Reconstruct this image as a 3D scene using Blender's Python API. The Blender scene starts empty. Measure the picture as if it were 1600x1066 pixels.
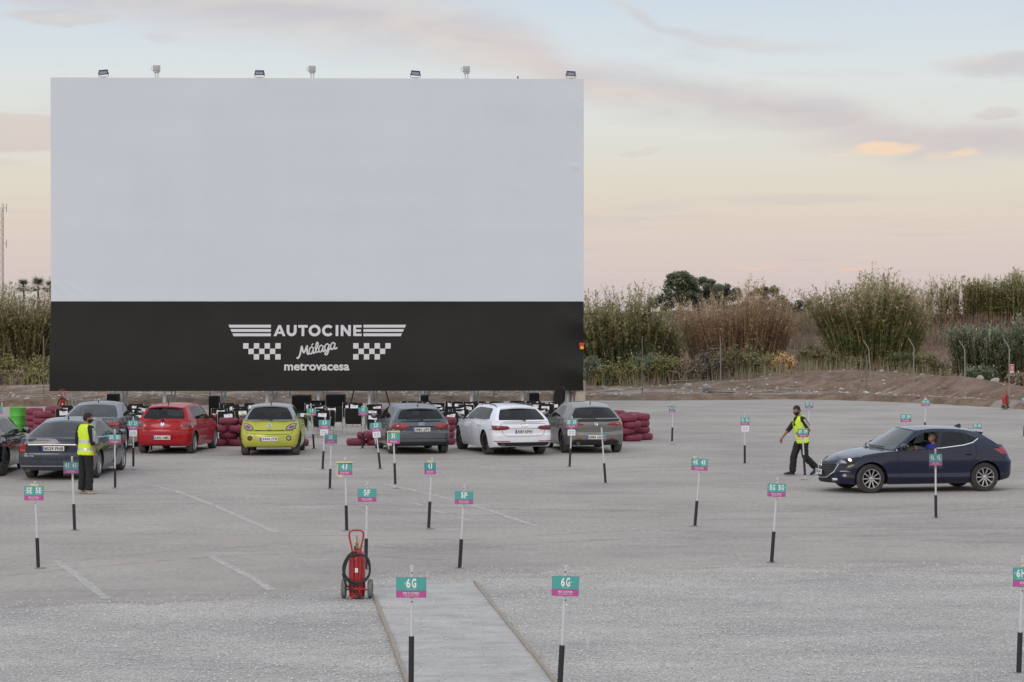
import bpy, bmesh, math, random
import numpy as np
from mathutils import Vector, Matrix, Euler
from mathutils.bvhtree import BVHTree
from mathutils.geometry import tessellate_polygon

random.seed(7)
RNG = np.random.default_rng(11)
scene = bpy.context.scene
COL = scene.collection
PI = math.pi
R = math.radians

# ------------------------------------------------------------------ camera frame
F = 3700.0          # focal length in photo pixels (1600 wide)
CAMH = 4.0
HOR = 490.0


def gd(py):
    """distance of a ground point seen at photo row py"""
    return CAMH * F / (py - HOR)


def gp(px, py):
    d = gd(py)
    return ((px - 800) * d / F, d)


def atd(px, py, d):
    """point at distance d seen at photo pixel"""
    return Vector(((px - 800) * d / F, d, CAMH - (py - HOR) * d / F))


# ------------------------------------------------------------------ materials
MATS = {}


def s2l(c):
    c = c / 255.0
    return c / 12.92 if c <= 0.04045 else ((c + 0.055) / 1.055) ** 2.4


def rgb(r, g, b):
    return (s2l(r), s2l(g), s2l(b))


def new_mat(name):
    m = bpy.data.materials.new(name)
    m.use_nodes = True
    nt = m.node_tree
    nt.nodes.clear()
    out = nt.nodes.new('ShaderNodeOutputMaterial')
    return m, nt, out


def pm(name, col, rough=0.6, metal=0.0, coat=0.0, spec=0.5, var=0.12, scale=8.0, bump=0.0, bscale=60.0,
       emit=0.0, sheen=0.0):
    """principled material with procedural colour / roughness variation"""
    if name in MATS:
        return MATS[name]
    m, nt, out = new_mat(name)
    N, Lk = nt.nodes, nt.links
    b = N.new('ShaderNodeBsdfPrincipled')
    tc = N.new('ShaderNodeTexCoord')
    nz = N.new('ShaderNodeTexNoise')
    nz.inputs['Scale'].default_value = scale
    nz.inputs['Detail'].default_value = 4
    Lk.new(tc.outputs['Object'], nz.inputs['Vector'])
    mx = N.new('ShaderNodeMix')
    mx.data_type = 'RGBA'
    mx.inputs[6].default_value = (*[c * (1 - var) for c in col], 1)
    mx.inputs[7].default_value = (*[min(1, c * (1 + var)) for c in col], 1)
    Lk.new(nz.outputs[0], mx.inputs[0])
    Lk.new(mx.outputs[2], b.inputs['Base Color'])
    mr = N.new('ShaderNodeMapRange')
    mr.inputs['To Min'].default_value = max(0.02, rough * 0.85)
    mr.inputs['To Max'].default_value = min(1, rough * 1.15)
    Lk.new(nz.outputs[0], mr.inputs['Value'])
    Lk.new(mr.outputs[0], b.inputs['Roughness'])
    b.inputs['Metallic'].default_value = metal
    b.inputs['Specular IOR Level'].default_value = spec
    b.inputs['Coat Weight'].default_value = coat
    b.inputs['Coat Roughness'].default_value = 0.03
    if sheen:
        b.inputs['Sheen Weight'].default_value = sheen
    if emit:
        b.inputs['Emission Color'].default_value = (*col, 1)
        b.inputs['Emission Strength'].default_value = emit
    if bump:
        n2 = N.new('ShaderNodeTexNoise')
        n2.inputs['Scale'].default_value = bscale
        n2.inputs['Detail'].default_value = 5
        Lk.new(tc.outputs['Object'], n2.inputs['Vector'])
        bp = N.new('ShaderNodeBump')
        bp.inputs['Strength'].default_value = bump
        bp.inputs['Distance'].default_value = 0.01
        Lk.new(n2.outputs[0], bp.inputs['Height'])
        Lk.new(bp.outputs[0], b.inputs['Normal'])
    Lk.new(b.outputs[0], out.inputs[0])
    MATS[name] = m
    return m


def glass_mat(name, tint=(0.25, 0.28, 0.28), refl=1.0):
    if name in MATS:
        return MATS[name]
    m, nt, out = new_mat(name)
    N, Lk = nt.nodes, nt.links
    tr = N.new('ShaderNodeBsdfTransparent')
    tr.inputs[0].default_value = (*tint, 1)
    gl = N.new('ShaderNodeBsdfGlossy')
    gl.inputs['Roughness'].default_value = 0.03
    geo = N.new('ShaderNodeNewGeometry')
    dt = N.new('ShaderNodeVectorMath')
    dt.operation = 'DOT_PRODUCT'
    Lk.new(geo.outputs['Normal'], dt.inputs[0])
    Lk.new(geo.outputs['Incoming'], dt.inputs[1])
    ab = N.new('ShaderNodeMath')
    ab.operation = 'ABSOLUTE'
    Lk.new(dt.outputs['Value'], ab.inputs[0])
    om = N.new('ShaderNodeMath')
    om.operation = 'SUBTRACT'
    om.inputs[0].default_value = 1.0
    Lk.new(ab.outputs[0], om.inputs[1])
    pw = N.new('ShaderNodeMath')
    pw.operation = 'POWER'
    pw.inputs[1].default_value = 4.6
    Lk.new(om.outputs[0], pw.inputs[0])
    fr = N.new('ShaderNodeMath')
    fr.operation = 'MULTIPLY_ADD'
    fr.inputs[1].default_value = min(.92 * refl, 1.3)
    fr.use_clamp = True
    fr.inputs[2].default_value = .035 * refl
    Lk.new(pw.outputs[0], fr.inputs[0])
    tc = N.new('ShaderNodeTexCoord')
    nz = N.new('ShaderNodeTexNoise')
    nz.inputs['Scale'].default_value = 1.5
    Lk.new(tc.outputs['Object'], nz.inputs['Vector'])
    mr = N.new('ShaderNodeMath')
    mr.operation = 'MULTIPLY_ADD'
    mr.inputs[1].default_value = 0.02
    Lk.new(nz.outputs[0], mr.inputs[0])
    Lk.new(fr.outputs[0], mr.inputs[2])
    mx = N.new('ShaderNodeMixShader')
    Lk.new(mr.outputs[0], mx.inputs[0])
    Lk.new(tr.outputs[0], mx.inputs[1])
    Lk.new(gl.outputs[0], mx.inputs[2])
    Lk.new(mx.outputs[0], out.inputs[0])
    MATS[name] = m
    return m


def leaf_mat(name, rough=0.55):
    """foliage: colour from the 'Col' attribute with noise, slightly translucent"""
    if name in MATS:
        return MATS[name]
    m, nt, out = new_mat(name)
    N, Lk = nt.nodes, nt.links
    at = N.new('ShaderNodeAttribute')
    at.attribute_name = 'Col'
    tc = N.new('ShaderNodeTexCoord')
    nz = N.new('ShaderNodeTexNoise')
    nz.inputs['Scale'].default_value = 0.9
    nz.inputs['Detail'].default_value = 4
    Lk.new(tc.outputs['Object'], nz.inputs['Vector'])
    mr = N.new('ShaderNodeMapRange')
    mr.inputs['From Min'].default_value = 0.3
    mr.inputs['From Max'].default_value = 0.7
    mr.inputs['To Min'].default_value = 1.3
    mr.inputs['To Max'].default_value = 2.15
    Lk.new(nz.outputs[0], mr.inputs['Value'])
    mx = N.new('ShaderNodeMix')
    mx.data_type = 'RGBA'
    mx.blend_type = 'MULTIPLY'
    mx.inputs[0].default_value = 1
    Lk.new(at.outputs['Color'], mx.inputs[6])
    Lk.new(mr.outputs[0], mx.inputs[7])
    b = N.new('ShaderNodeBsdfPrincipled')
    b.inputs['Roughness'].default_value = rough
    b.inputs['Specular IOR Level'].default_value = 0.25
    Lk.new(mx.outputs[2], b.inputs['Base Color'])
    t = N.new('ShaderNodeBsdfTranslucent')
    Lk.new(mx.outputs[2], t.inputs[0])
    ms = N.new('ShaderNodeMixShader')
    ms.inputs[0].default_value = 0.38
    Lk.new(b.outputs[0], ms.inputs[1])
    Lk.new(t.outputs[0], ms.inputs[2])
    Lk.new(ms.outputs[0], out.inputs[0])
    MATS[name] = m
    return m


def paint(name, col, metal=0.35, rough=0.32, dust=.18, coat=.6):
    m = pm(name, col, rough=rough, metal=metal, coat=coat, spec=.12, var=0.05, scale=3.0)
    # road dust gathering toward the sills
    nt = m.node_tree
    N, Lk = nt.nodes, nt.links
    b = next(n for n in N if n.type == 'BSDF_PRINCIPLED')
    src = b.inputs['Base Color'].links[0].from_socket
    tc = next(n for n in N if n.type == 'TEX_COORD')
    sp = N.new('ShaderNodeSeparateXYZ')
    Lk.new(tc.outputs['Object'], sp.inputs[0])
    mr = N.new('ShaderNodeMapRange')
    mr.inputs['From Min'].default_value = .95
    mr.inputs['From Max'].default_value = .18
    mr.inputs['To Min'].default_value = dust * .12
    mr.inputs['To Max'].default_value = dust * 1.6
    Lk.new(sp.outputs[2], mr.inputs['Value'])
    nz = N.new('ShaderNodeTexNoise')
    nz.inputs['Scale'].default_value = 5
    nz.inputs['Detail'].default_value = 4
    Lk.new(tc.outputs['Object'], nz.inputs['Vector'])
    mu = N.new('ShaderNodeMath')
    mu.operation = 'MULTIPLY'
    Lk.new(mr.outputs[0], mu.inputs[0])
    Lk.new(nz.outputs[0], mu.inputs[1])
    mx = N.new('ShaderNodeMix')
    mx.data_type = 'RGBA'
    Lk.new(mu.outputs[0], mx.inputs[0])
    Lk.new(src, mx.inputs[6])
    mx.inputs[7].default_value = (.26, .235, .21, 1)
    Lk.new(mx.outputs[2], b.inputs['Base Color'])
    return m


M_black = pm('black_plastic', (0.018, 0.018, 0.02), 0.5)
M_gloss = pm('gloss_black_trim', (0.008, 0.008, 0.01), 0.12)
M_rubber = pm('tyre_rubber', (0.035, 0.034, 0.034), 0.85, var=0.3, scale=20, bump=0.3)
M_dustrub = pm('dusty_tyre_tread', (0.10, 0.095, 0.09), 0.95, var=0.3, scale=15, bump=0.4)
M_alloy = pm('silver_alloy', (0.55, 0.56, 0.58), 0.28, metal=0.9)
M_darkalloy = pm('dark_alloy', (0.04, 0.04, 0.045), 0.3, metal=0.6)
M_chrome = pm('chrome', (0.8, 0.8, 0.82), 0.1, metal=1.0)
M_inter = pm('car_interior', (0.014, 0.014, 0.016), 0.8)
M_red = pm('tail_lamp_red', (0.27, 0.008, 0.011), 0.15, coat=1.0, var=0.3, scale=30)
M_redl = pm('tail_lamp_light', (0.45, 0.12, 0.11), 0.15, coat=1.0)
M_redd = pm('tail_lamp_dark', (0.13, 0.006, 0.01), 0.15, coat=1.0, var=0.3, scale=30)
M_lampw = pm('clear_lamp', (0.32, 0.32, 0.33), 0.15, metal=0.4, coat=1.0, var=.3, scale=40)
M_plate = pm('number_plate_white', (0.72, 0.72, 0.70), 0.4, var=0.05)
M_blue = pm('plate_blue', (0.03, 0.09, 0.42), 0.4)
M_ink = pm('ink_black', (0.02, 0.02, 0.03), 0.5)
M_gap = pm('panel_gap', (0.004, 0.004, 0.005), 0.7)
M_glass = glass_mat('car_glass', (0.19, 0.22, 0.225))
M_glassw = glass_mat('windscreen_glass', (0.38, 0.43, 0.43), 4.2)
M_glassd = glass_mat('car_glass_tinted', (0.09, 0.10, 0.105))
M_mirror = pm('mirror_glass', (0.22, 0.27, 0.27), 0.04, metal=1.0, var=0.02)


# ------------------------------------------------------------------ mesh builder
class MB:
    def __init__(self):
        self.v, self.f, self.m, self.mats = [], [], [], []

    def mi(self, mat):
        if mat not in self.mats:
            self.mats.append(mat)
        return self.mats.index(mat)

    def add(self, verts, faces, mat, M=None):
        o = len(self.v)
        if M is not None:
            verts = [M @ Vector(p) for p in verts]
        self.v.extend([tuple(p) for p in verts])
        k = self.mi(mat)
        for f in faces:
            self.f.append(tuple(i + o for i in f))
            self.m.append(k)
        return self

    def box(self, c, s, mat, rot=None, bev=0.0, seg=2):
        bm = bmesh.new()
        bmesh.ops.create_cube(bm, size=1)
        bmesh.ops.scale(bm, vec=s, verts=bm.verts)
        if bev:
            bmesh.ops.bevel(bm, geom=bm.edges[:], offset=bev, segments=seg, profile=0.5, affect='EDGES')
        M = Matrix.Translation(c)
        if rot is not None:
            M = M @ (rot.to_4x4() if isinstance(rot, Matrix) else Euler(rot).to_matrix().to_4x4())
        vs = [v.co.copy() for v in bm.verts]
        bm.verts.index_update()
        fs = [[v.index for v in f.verts] for f in bm.faces]
        bm.free()
        return self.add(vs, fs, mat, M)

    def tube(self, pts, r, mat, n=8, closed=False, caps=True, flat=1.0):
        pts = [Vector(p) for p in pts]
        k = len(pts)
        rs = r if isinstance(r, (list, tuple)) else [r] * k
        up = None
        vs, fs = [], []
        for i, p in enumerate(pts):
            if closed:
                d = pts[(i + 1) % k] - pts[i - 1]
            else:
                d = pts[min(i + 1, k - 1)] - pts[max(i - 1, 0)]
            d.normalize()
            if up is None:
                up = Vector((0, 0, 1)) if abs(d.z) < 0.9 else Vector((0, 1, 0))
            a = d.cross(up)
            if a.length < 1e-6:
                a = d.orthogonal()
            a.normalize()
            b = a.cross(d)
            b.normalize()
            up = b
            for j in range(n):
                t = 2 * PI * j / n
                vs.append(p + (a * math.cos(t) + b * math.sin(t) * flat) * rs[i])
        rng = k if closed else k - 1
        for i in range(rng):
            i2 = (i + 1) % k
            for j in range(n):
                j2 = (j + 1) % n
                fs.append((i * n + j, i * n + j2, i2 * n + j2, i2 * n + j))
        if caps and not closed:
            fs.append(tuple(range(n - 1, -1, -1)))
            fs.append(tuple((k - 1) * n + j for j in range(n)))
        return self.add(vs, fs, mat)

    def lathe(self, prof, mat, n=24, M=None, closed=False):
        """profile of (r, z) turned about z"""
        vs, fs = [], []
        k = len(prof)
        for (r, z) in prof:
            for j in range(n):
                t = 2 * PI * j / n
                vs.append((r * math.cos(t), r * math.sin(t), z))
        for i in range(k if closed else k - 1):
            i2 = (i + 1) % k
            for j in range(n):
                j2 = (j + 1) % n
                fs.append((i * n + j, i * n + j2, i2 * n + j2, i2 * n + j))
        if not closed:
            if prof[0][0] > 1e-6:
                fs.append(tuple(range(n - 1, -1, -1)))
            if prof[-1][0] > 1e-6:
                fs.append(tuple((k - 1) * n + j for j in range(n)))
        return self.add(vs, fs, mat, M)

    def loft(self, rings, mat, caps=True, closed_ring=True):
        n = len(rings[0])
        vs = [p for r in rings for p in r]
        fs = []
        for i in range(len(rings) - 1):
            for j in range(n if closed_ring else n - 1):
                j2 = (j + 1) % n
                fs.append((i * n + j, i * n + j2, (i + 1) * n + j2, (i + 1) * n + j))
        if caps:
            fs.append(tuple(range(n - 1, -1, -1)))
            fs.append(tuple((len(rings) - 1) * n + j for j in range(n)))
        return self.add(vs, fs, mat)

    def prism(self, poly, d, mat, M=None):
        """polygon in local xz, extruded from y=0 to y=d"""
        n = len(poly)
        vs = [(x, 0, z) for x, z in poly] + [(x, d, z) for x, z in poly]
        tri = tessellate_polygon([[Vector((x, z, 0)) for x, z in poly]])
        fs = [tuple(t) for t in tri] + [tuple(i + n for i in reversed(t)) for t in tri]
        for i in range(n):
            j = (i + 1) % n
            fs.append((i, j, j + n, i + n))
        return self.add(vs, fs, mat, M)

    def build(self, name, parent=None, smooth=35, mat=None):
        me = bpy.data.meshes.new(name)
        me.from_pydata(self.v, [], self.f)
        for m in self.mats:
            me.materials.append(m)
        if self.m:
            me.polygons.foreach_set('material_index', self.m)
        if smooth:
            me.polygons.foreach_set('use_smooth', [True] * len(me.polygons))
            me.set_sharp_from_angle(angle=R(smooth))
        me.update()
        o = bpy.data.objects.new(name, me)
        COL.objects.link(o)
        if parent is not None:
            o.parent = parent
        return o


def fix_normals(o):
    bm = bmesh.new()
    bm.from_mesh(o.data)
    bmesh.ops.recalc_face_normals(bm, faces=bm.faces[:])
    bm.to_mesh(o.data)
    bm.free()


def tag(o, label=None, cat=None, group=None, kind=None):
    if label:
        o['label'] = label
    if cat:
        o['category'] = cat
    if group:
        o['group'] = group
    if kind:
        o['kind'] = kind
    return o


def thing(name, label, cat, loc=(0, 0, 0), rz=0.0, group=None):
    o = bpy.data.objects.new(name, None)
    COL.objects.link(o)
    o.empty_display_size = 0.3
    o.location = loc
    o.rotation_euler = (0, 0, rz)
    return tag(o, label, cat, group)


def dup(root, loc, rz=0.0, label=None, group=None, rot=None):
    r = root.copy()
    COL.objects.link(r)
    r.location = loc
    r.rotation_euler = rot if rot is not None else (0, 0, rz)
    if label:
        r['label'] = label
    if group:
        r['group'] = group
    for ch in list(root.children):
        c = ch.copy()
        COL.objects.link(c)
        c.parent = r
        for g in list(ch.children):
            d = g.copy()
            COL.objects.link(d)
            d.parent = c
    return r


_txt = {}


def text_geo(s, bold=0.0):
    """(verts, faces, width, height) of a string in the xy plane, cap height scaled to 1, origin lower left"""
    key = (s, bold)
    if key in _txt:
        return _txt[key]
    cu = bpy.data.curves.new('lettering', 'FONT')
    cu.body = s
    cu.size = 1.0
    cu.offset = bold
    cu.resolution_u = 3
    ob = bpy.data.objects.new('lettering', cu)
    COL.objects.link(ob)
    dg = bpy.context.evaluated_depsgraph_get()
    me = bpy.data.meshes.new_from_object(ob.evaluated_get(dg))
    vs = [v.co.copy() for v in me.vertices]
    fs = [tuple(p.vertices) for p in me.polygons]
    bpy.data.objects.remove(ob)
    bpy.data.meshes.remove(me)
    bpy.data.curves.remove(cu)
    x0 = min(v.x for v in vs)
    x1 = max(v.x for v in vs)
    y0 = min(v.y for v in vs)
    y1 = max(v.y for v in vs)
    vs = [((v.x - x0), (v.y - y0)) for v in vs]
    _txt[key] = (vs, fs, x1 - x0, y1 - y0)
    return _txt[key]


def put_text(mb, s, cx, cz, w, h, mat, M, bold=0.0, y=0.0):
    """lettering fitted in a w x h box centred at (cx, cz) of the local xz plane (facing -y)"""
    vs, fs, tw, th = text_geo(s, bold)
    pts = [(cx - w / 2 + vx / tw * w, y, cz - h / 2 + vy / th * h) for vx, vy in vs]
    mb.add(pts, fs, mat, M)


def curve(pts):
    """monotone cubic interpolation through (x, y) control points"""
    pts = sorted(pts)
    xs = np.array([p[0] for p in pts], float)
    ys = np.array([p[1] for p in pts], float)
    h = np.diff(xs)
    d = np.diff(ys) / h
    m = np.zeros_like(ys)
    m[0], m[-1] = d[0], d[-1]
    for i in range(1, len(ys) - 1):
        if d[i - 1] * d[i] > 0:
            w1, w2 = 2 * h[i] + h[i - 1], h[i] + 2 * h[i - 1]
            m[i] = (w1 + w2) / (w1 / d[i - 1] + w2 / d[i])

    def fn(x):
        x = min(max(x, xs[0]), xs[-1])
        i = int(min(max(np.searchsorted(xs, x) - 1, 0), len(h) - 1))
        t = (x - xs[i]) / h[i]
        t2, t3 = t * t, t * t * t
        return float((2 * t3 - 3 * t2 + 1) * ys[i] + (t3 - 2 * t2 + t) * h[i] * m[i] +
                     (-2 * t3 + 3 * t2) * ys[i + 1] + (t3 - t2) * h[i] * m[i + 1])
    return fn


def sstep(a, b, x):
    t = min(max((x - a) / (b - a), 0), 1)
    return t * t * (3 - 2 * t)


def np_mesh(name, verts, faces_list, mats, cols=None, parent=None, smooth=False, matidx=None):
    """fast mesh from numpy arrays; faces_list = list of (n,k) int arrays"""
    me = bpy.data.meshes.new(name)
    nv = len(verts)
    me.vertices.add(nv)
    me.vertices.foreach_set('co', np.asarray(verts, np.float32).ravel())
    loops = np.concatenate([f.ravel() for f in faces_list]).astype(np.int32)
    tot = np.concatenate([np.full(len(f), f.shape[1], np.int32) for f in faces_list])
    start = np.concatenate([[0], np.cumsum(tot)[:-1]]).astype(np.int32)
    me.loops.add(len(loops))
    me.loops.foreach_set('vertex_index', loops)
    me.polygons.add(len(tot))
    me.polygons.foreach_set('loop_start', start)
    me.polygons.foreach_set('loop_total', tot)
    for m in mats:
        me.materials.append(m)
    if matidx is not None:
        me.polygons.foreach_set('material_index', np.asarray(matidx, np.int32))
    if smooth:
        me.polygons.foreach_set('use_smooth', np.ones(len(tot), bool))
    me.update(calc_edges=True)
    if cols is not None:
        a = me.attributes.new('Col', 'FLOAT_COLOR', 'POINT')
        c4 = np.ones((nv, 4), np.float32)
        c4[:, :3] = cols
        a.data.foreach_set('color', c4.ravel())
    o = bpy.data.objects.new(name, me)
    COL.objects.link(o)
    if parent is not None:
        o.parent = parent
    return o

# ------------------------------------------------------------------ cars
def subdiv_tris(pts, tris, maxlen):
    pts = [Vector(p) for p in pts]
    out = []
    st = [tuple(t) for t in tris]
    cache = {}

    def mid(a, b):
        k = (min(a, b), max(a, b))
        if k not in cache:
            cache[k] = len(pts)
            pts.append((pts[a] + pts[b]) / 2)
        return cache[k]
    for _ in range(6):
        nxt = []
        again = False
        for (a, b, c) in st:
            e = max((pts[a] - pts[b]).length, (pts[b] - pts[c]).length, (pts[c] - pts[a]).length)
            if e > maxlen:
                again = True
                ab, bc, ca = mid(a, b), mid(b, c), mid(c, a)
                nxt += [(a, ab, ca), (ab, b, bc), (ca, bc, c), (ab, bc, ca)]
            else:
                nxt.append((a, b, c))
        st = nxt
        if not again:
            break
    return pts, st


class Projector:
    def __init__(self, verts, faces):
        self.side_r = self.side_f = 0
        self.bvh = BVHTree.FromPolygons(verts, faces)

    def point(self, view, a, b, off):
        if view == 'rear':
            o, d = Vector((-9, a, b)), Vector((1, 0, 0))
        elif view == 'front':
            o, d = Vector((9, a, b)), Vector((-1, 0, 0))
        elif view == 'left':
            o, d = Vector((a, 9, b)), Vector((0, -1, 0))
        elif view == 'right':
            o, d = Vector((a, -9, b)), Vector((0, 1, 0))
        else:
            o, d = Vector((a, b, 9)), Vector((0, 0, -1))
        h, n, i, t = self.bvh.ray_cast(o, d)
        if h is None:
            return None
        if view in ('left', 'right') and abs(h.y) < (self.side_r if h.x < 0 else self.side_f):
            return None
        if n.dot(d) > 0:
            n = -n
        return h + n * off - d * off * 0.3

    def decal(self, mb, view, poly, mat, off=0.005, res=0.05):
        p3 = [Vector((x, y, 0)) for x, y in poly]
        tri = tessellate_polygon([p3])
        pts, tris = subdiv_tris(p3, tri, res)
        pr = [self.point(view, p.x, p.y, off) for p in pts]
        keep = [t for t in tris if all(pr[i] is not None for i in t)]
        keep = [t for t in keep if max((pr[t[0]] - pr[t[1]]).length, (pr[t[1]] - pr[t[2]]).length,
                                       (pr[t[2]] - pr[t[0]]).length) < res * 6]
        used = sorted({i for t in keep for i in t})
        ix = {u: k for k, u in enumerate(used)}
        mb.add([pr[u] for u in used], [tuple(ix[i] for i in t) for t in keep], mat)

    def ribbon(self, mb, view, line, w, mat, off=0.003, closed=False, res=0.05):
        pts = [Vector((x, y, 0)) for x, y in line]
        if closed:
            pts.append(pts[0])
        fine = [pts[0]]
        for a, b in zip(pts, pts[1:]):
            k = max(1, int((b - a).length / res))
            fine += [a + (b - a) * (i / k) for i in range(1, k + 1)]
        vs, fs = [], []
        prev_ok = False
        for i, p in enumerate(fine):
            d = (fine[min(i + 1, len(fine) - 1)] - fine[max(i - 1, 0)])
            if d.length < 1e-9:
                continue
            d.normalize()
            n = Vector((-d.y, d.x, 0)) * w / 2
            A = self.point(view, p.x + n.x, p.y + n.y, off)
            B = self.point(view, p.x - n.x, p.y - n.y, off)
            if A is None or B is None:
                prev_ok = False
                continue
            vs += [A, B]
            k = len(vs)
            if prev_ok and (vs[k - 1] - vs[k - 3]).length < 0.3:
                fs.append((k - 4, k - 3, k - 1, k - 2))
            prev_ok = True
        mb.add(vs, fs, mat)


def arc(cx, cz, r, a0, a1, n=12):
    return [(cx + r * math.cos(R(a0 + (a1 - a0) * i / n)), cz + r * math.sin(R(a0 + (a1 - a0) * i / n))) for i in range(n + 1)]


def make_wheel_meshes(r, tw, nsp, rimmat, twin=True, rimr=0.66):
    t = MB()
    hw = tw / 2
    prof = [(r * rimr, -hw * .9), (r * .8, -hw), (r * .93, -hw), (r * .98, -hw * .86)]
    tread = [(r * .98, -hw * .86), (r, -hw * .6), (r, hw * .6), (r * .98, hw * .86)]
    prof2 = [(r * .98, hw * .86), (r * .93, hw), (r * .8, hw), (r * rimr, hw * .9)]
    t.lathe(prof[::-1], M_rubber, 40, closed=False)
    t.lathe(tread, M_dustrub, 40)
    t.lathe(prof2, M_rubber, 40)
    # strip end caps made by lathe (flat discs) : drop n-gons
    keep = [(f, m) for f, m in zip(t.f, t.m) if len(f) == 4]
    t.f = [k[0] for k in keep]
    t.m = [k[1] for k in keep]
    k = MB()
    k.lathe([(r * rimr * 1.01, hw * .93), (r * rimr * .96, hw * .93), (r * rimr * .92, hw * .6), (r * rimr * .9, -hw * .7)], rimmat, 40)
    k.f = [f for f in k.f if len(f) == 4]
    k.m = k.m[:len(k.f)]
    k.lathe([(r * rimr * .93, -hw * .1), (0.0, -hw * .1)], M_gap, 24)
    k.lathe([(r * .13, hw * .35), (r * .13, hw * .72), (r * .09, hw * .78), (0, hw * .78)], rimmat, 20)
    k.lathe([(r * .38, -hw * .05), (r * .38, 0.01), (0, 0.01)], M_darkalloy, 20)
    for i in range(nsp):
        base = 2 * PI * i / nsp
        offs = (-0.13, 0.13) if twin else (0.0,)
        for o in offs:
            a0 = base + o * 0.5
            a1 = base + o * 1.3
            def P(rad, a, wd, z):
                c, s = math.cos(a), math.sin(a)
                return [(rad * c - wd * s, rad * s + wd * c, z), (rad * c + wd * s, rad * s - wd * c, z)]
            w0, w1 = (r * .035, r * .04) if twin else (r * .036, r * .042)
            A = P(r * .10, a0, w0, hw * .74) + P(r * rimr * .97, a1, w1, hw * .86)
            B = P(r * .10, a0, w0 * 1.2, hw * .45) + P(r * rimr * .97, a1, w1 * 1.2, hw * .55)
            k.add(A + B, [(0, 1, 3, 2), (4, 0, 2, 6), (1, 5, 7, 3)], rimmat)
    return t, k


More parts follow.
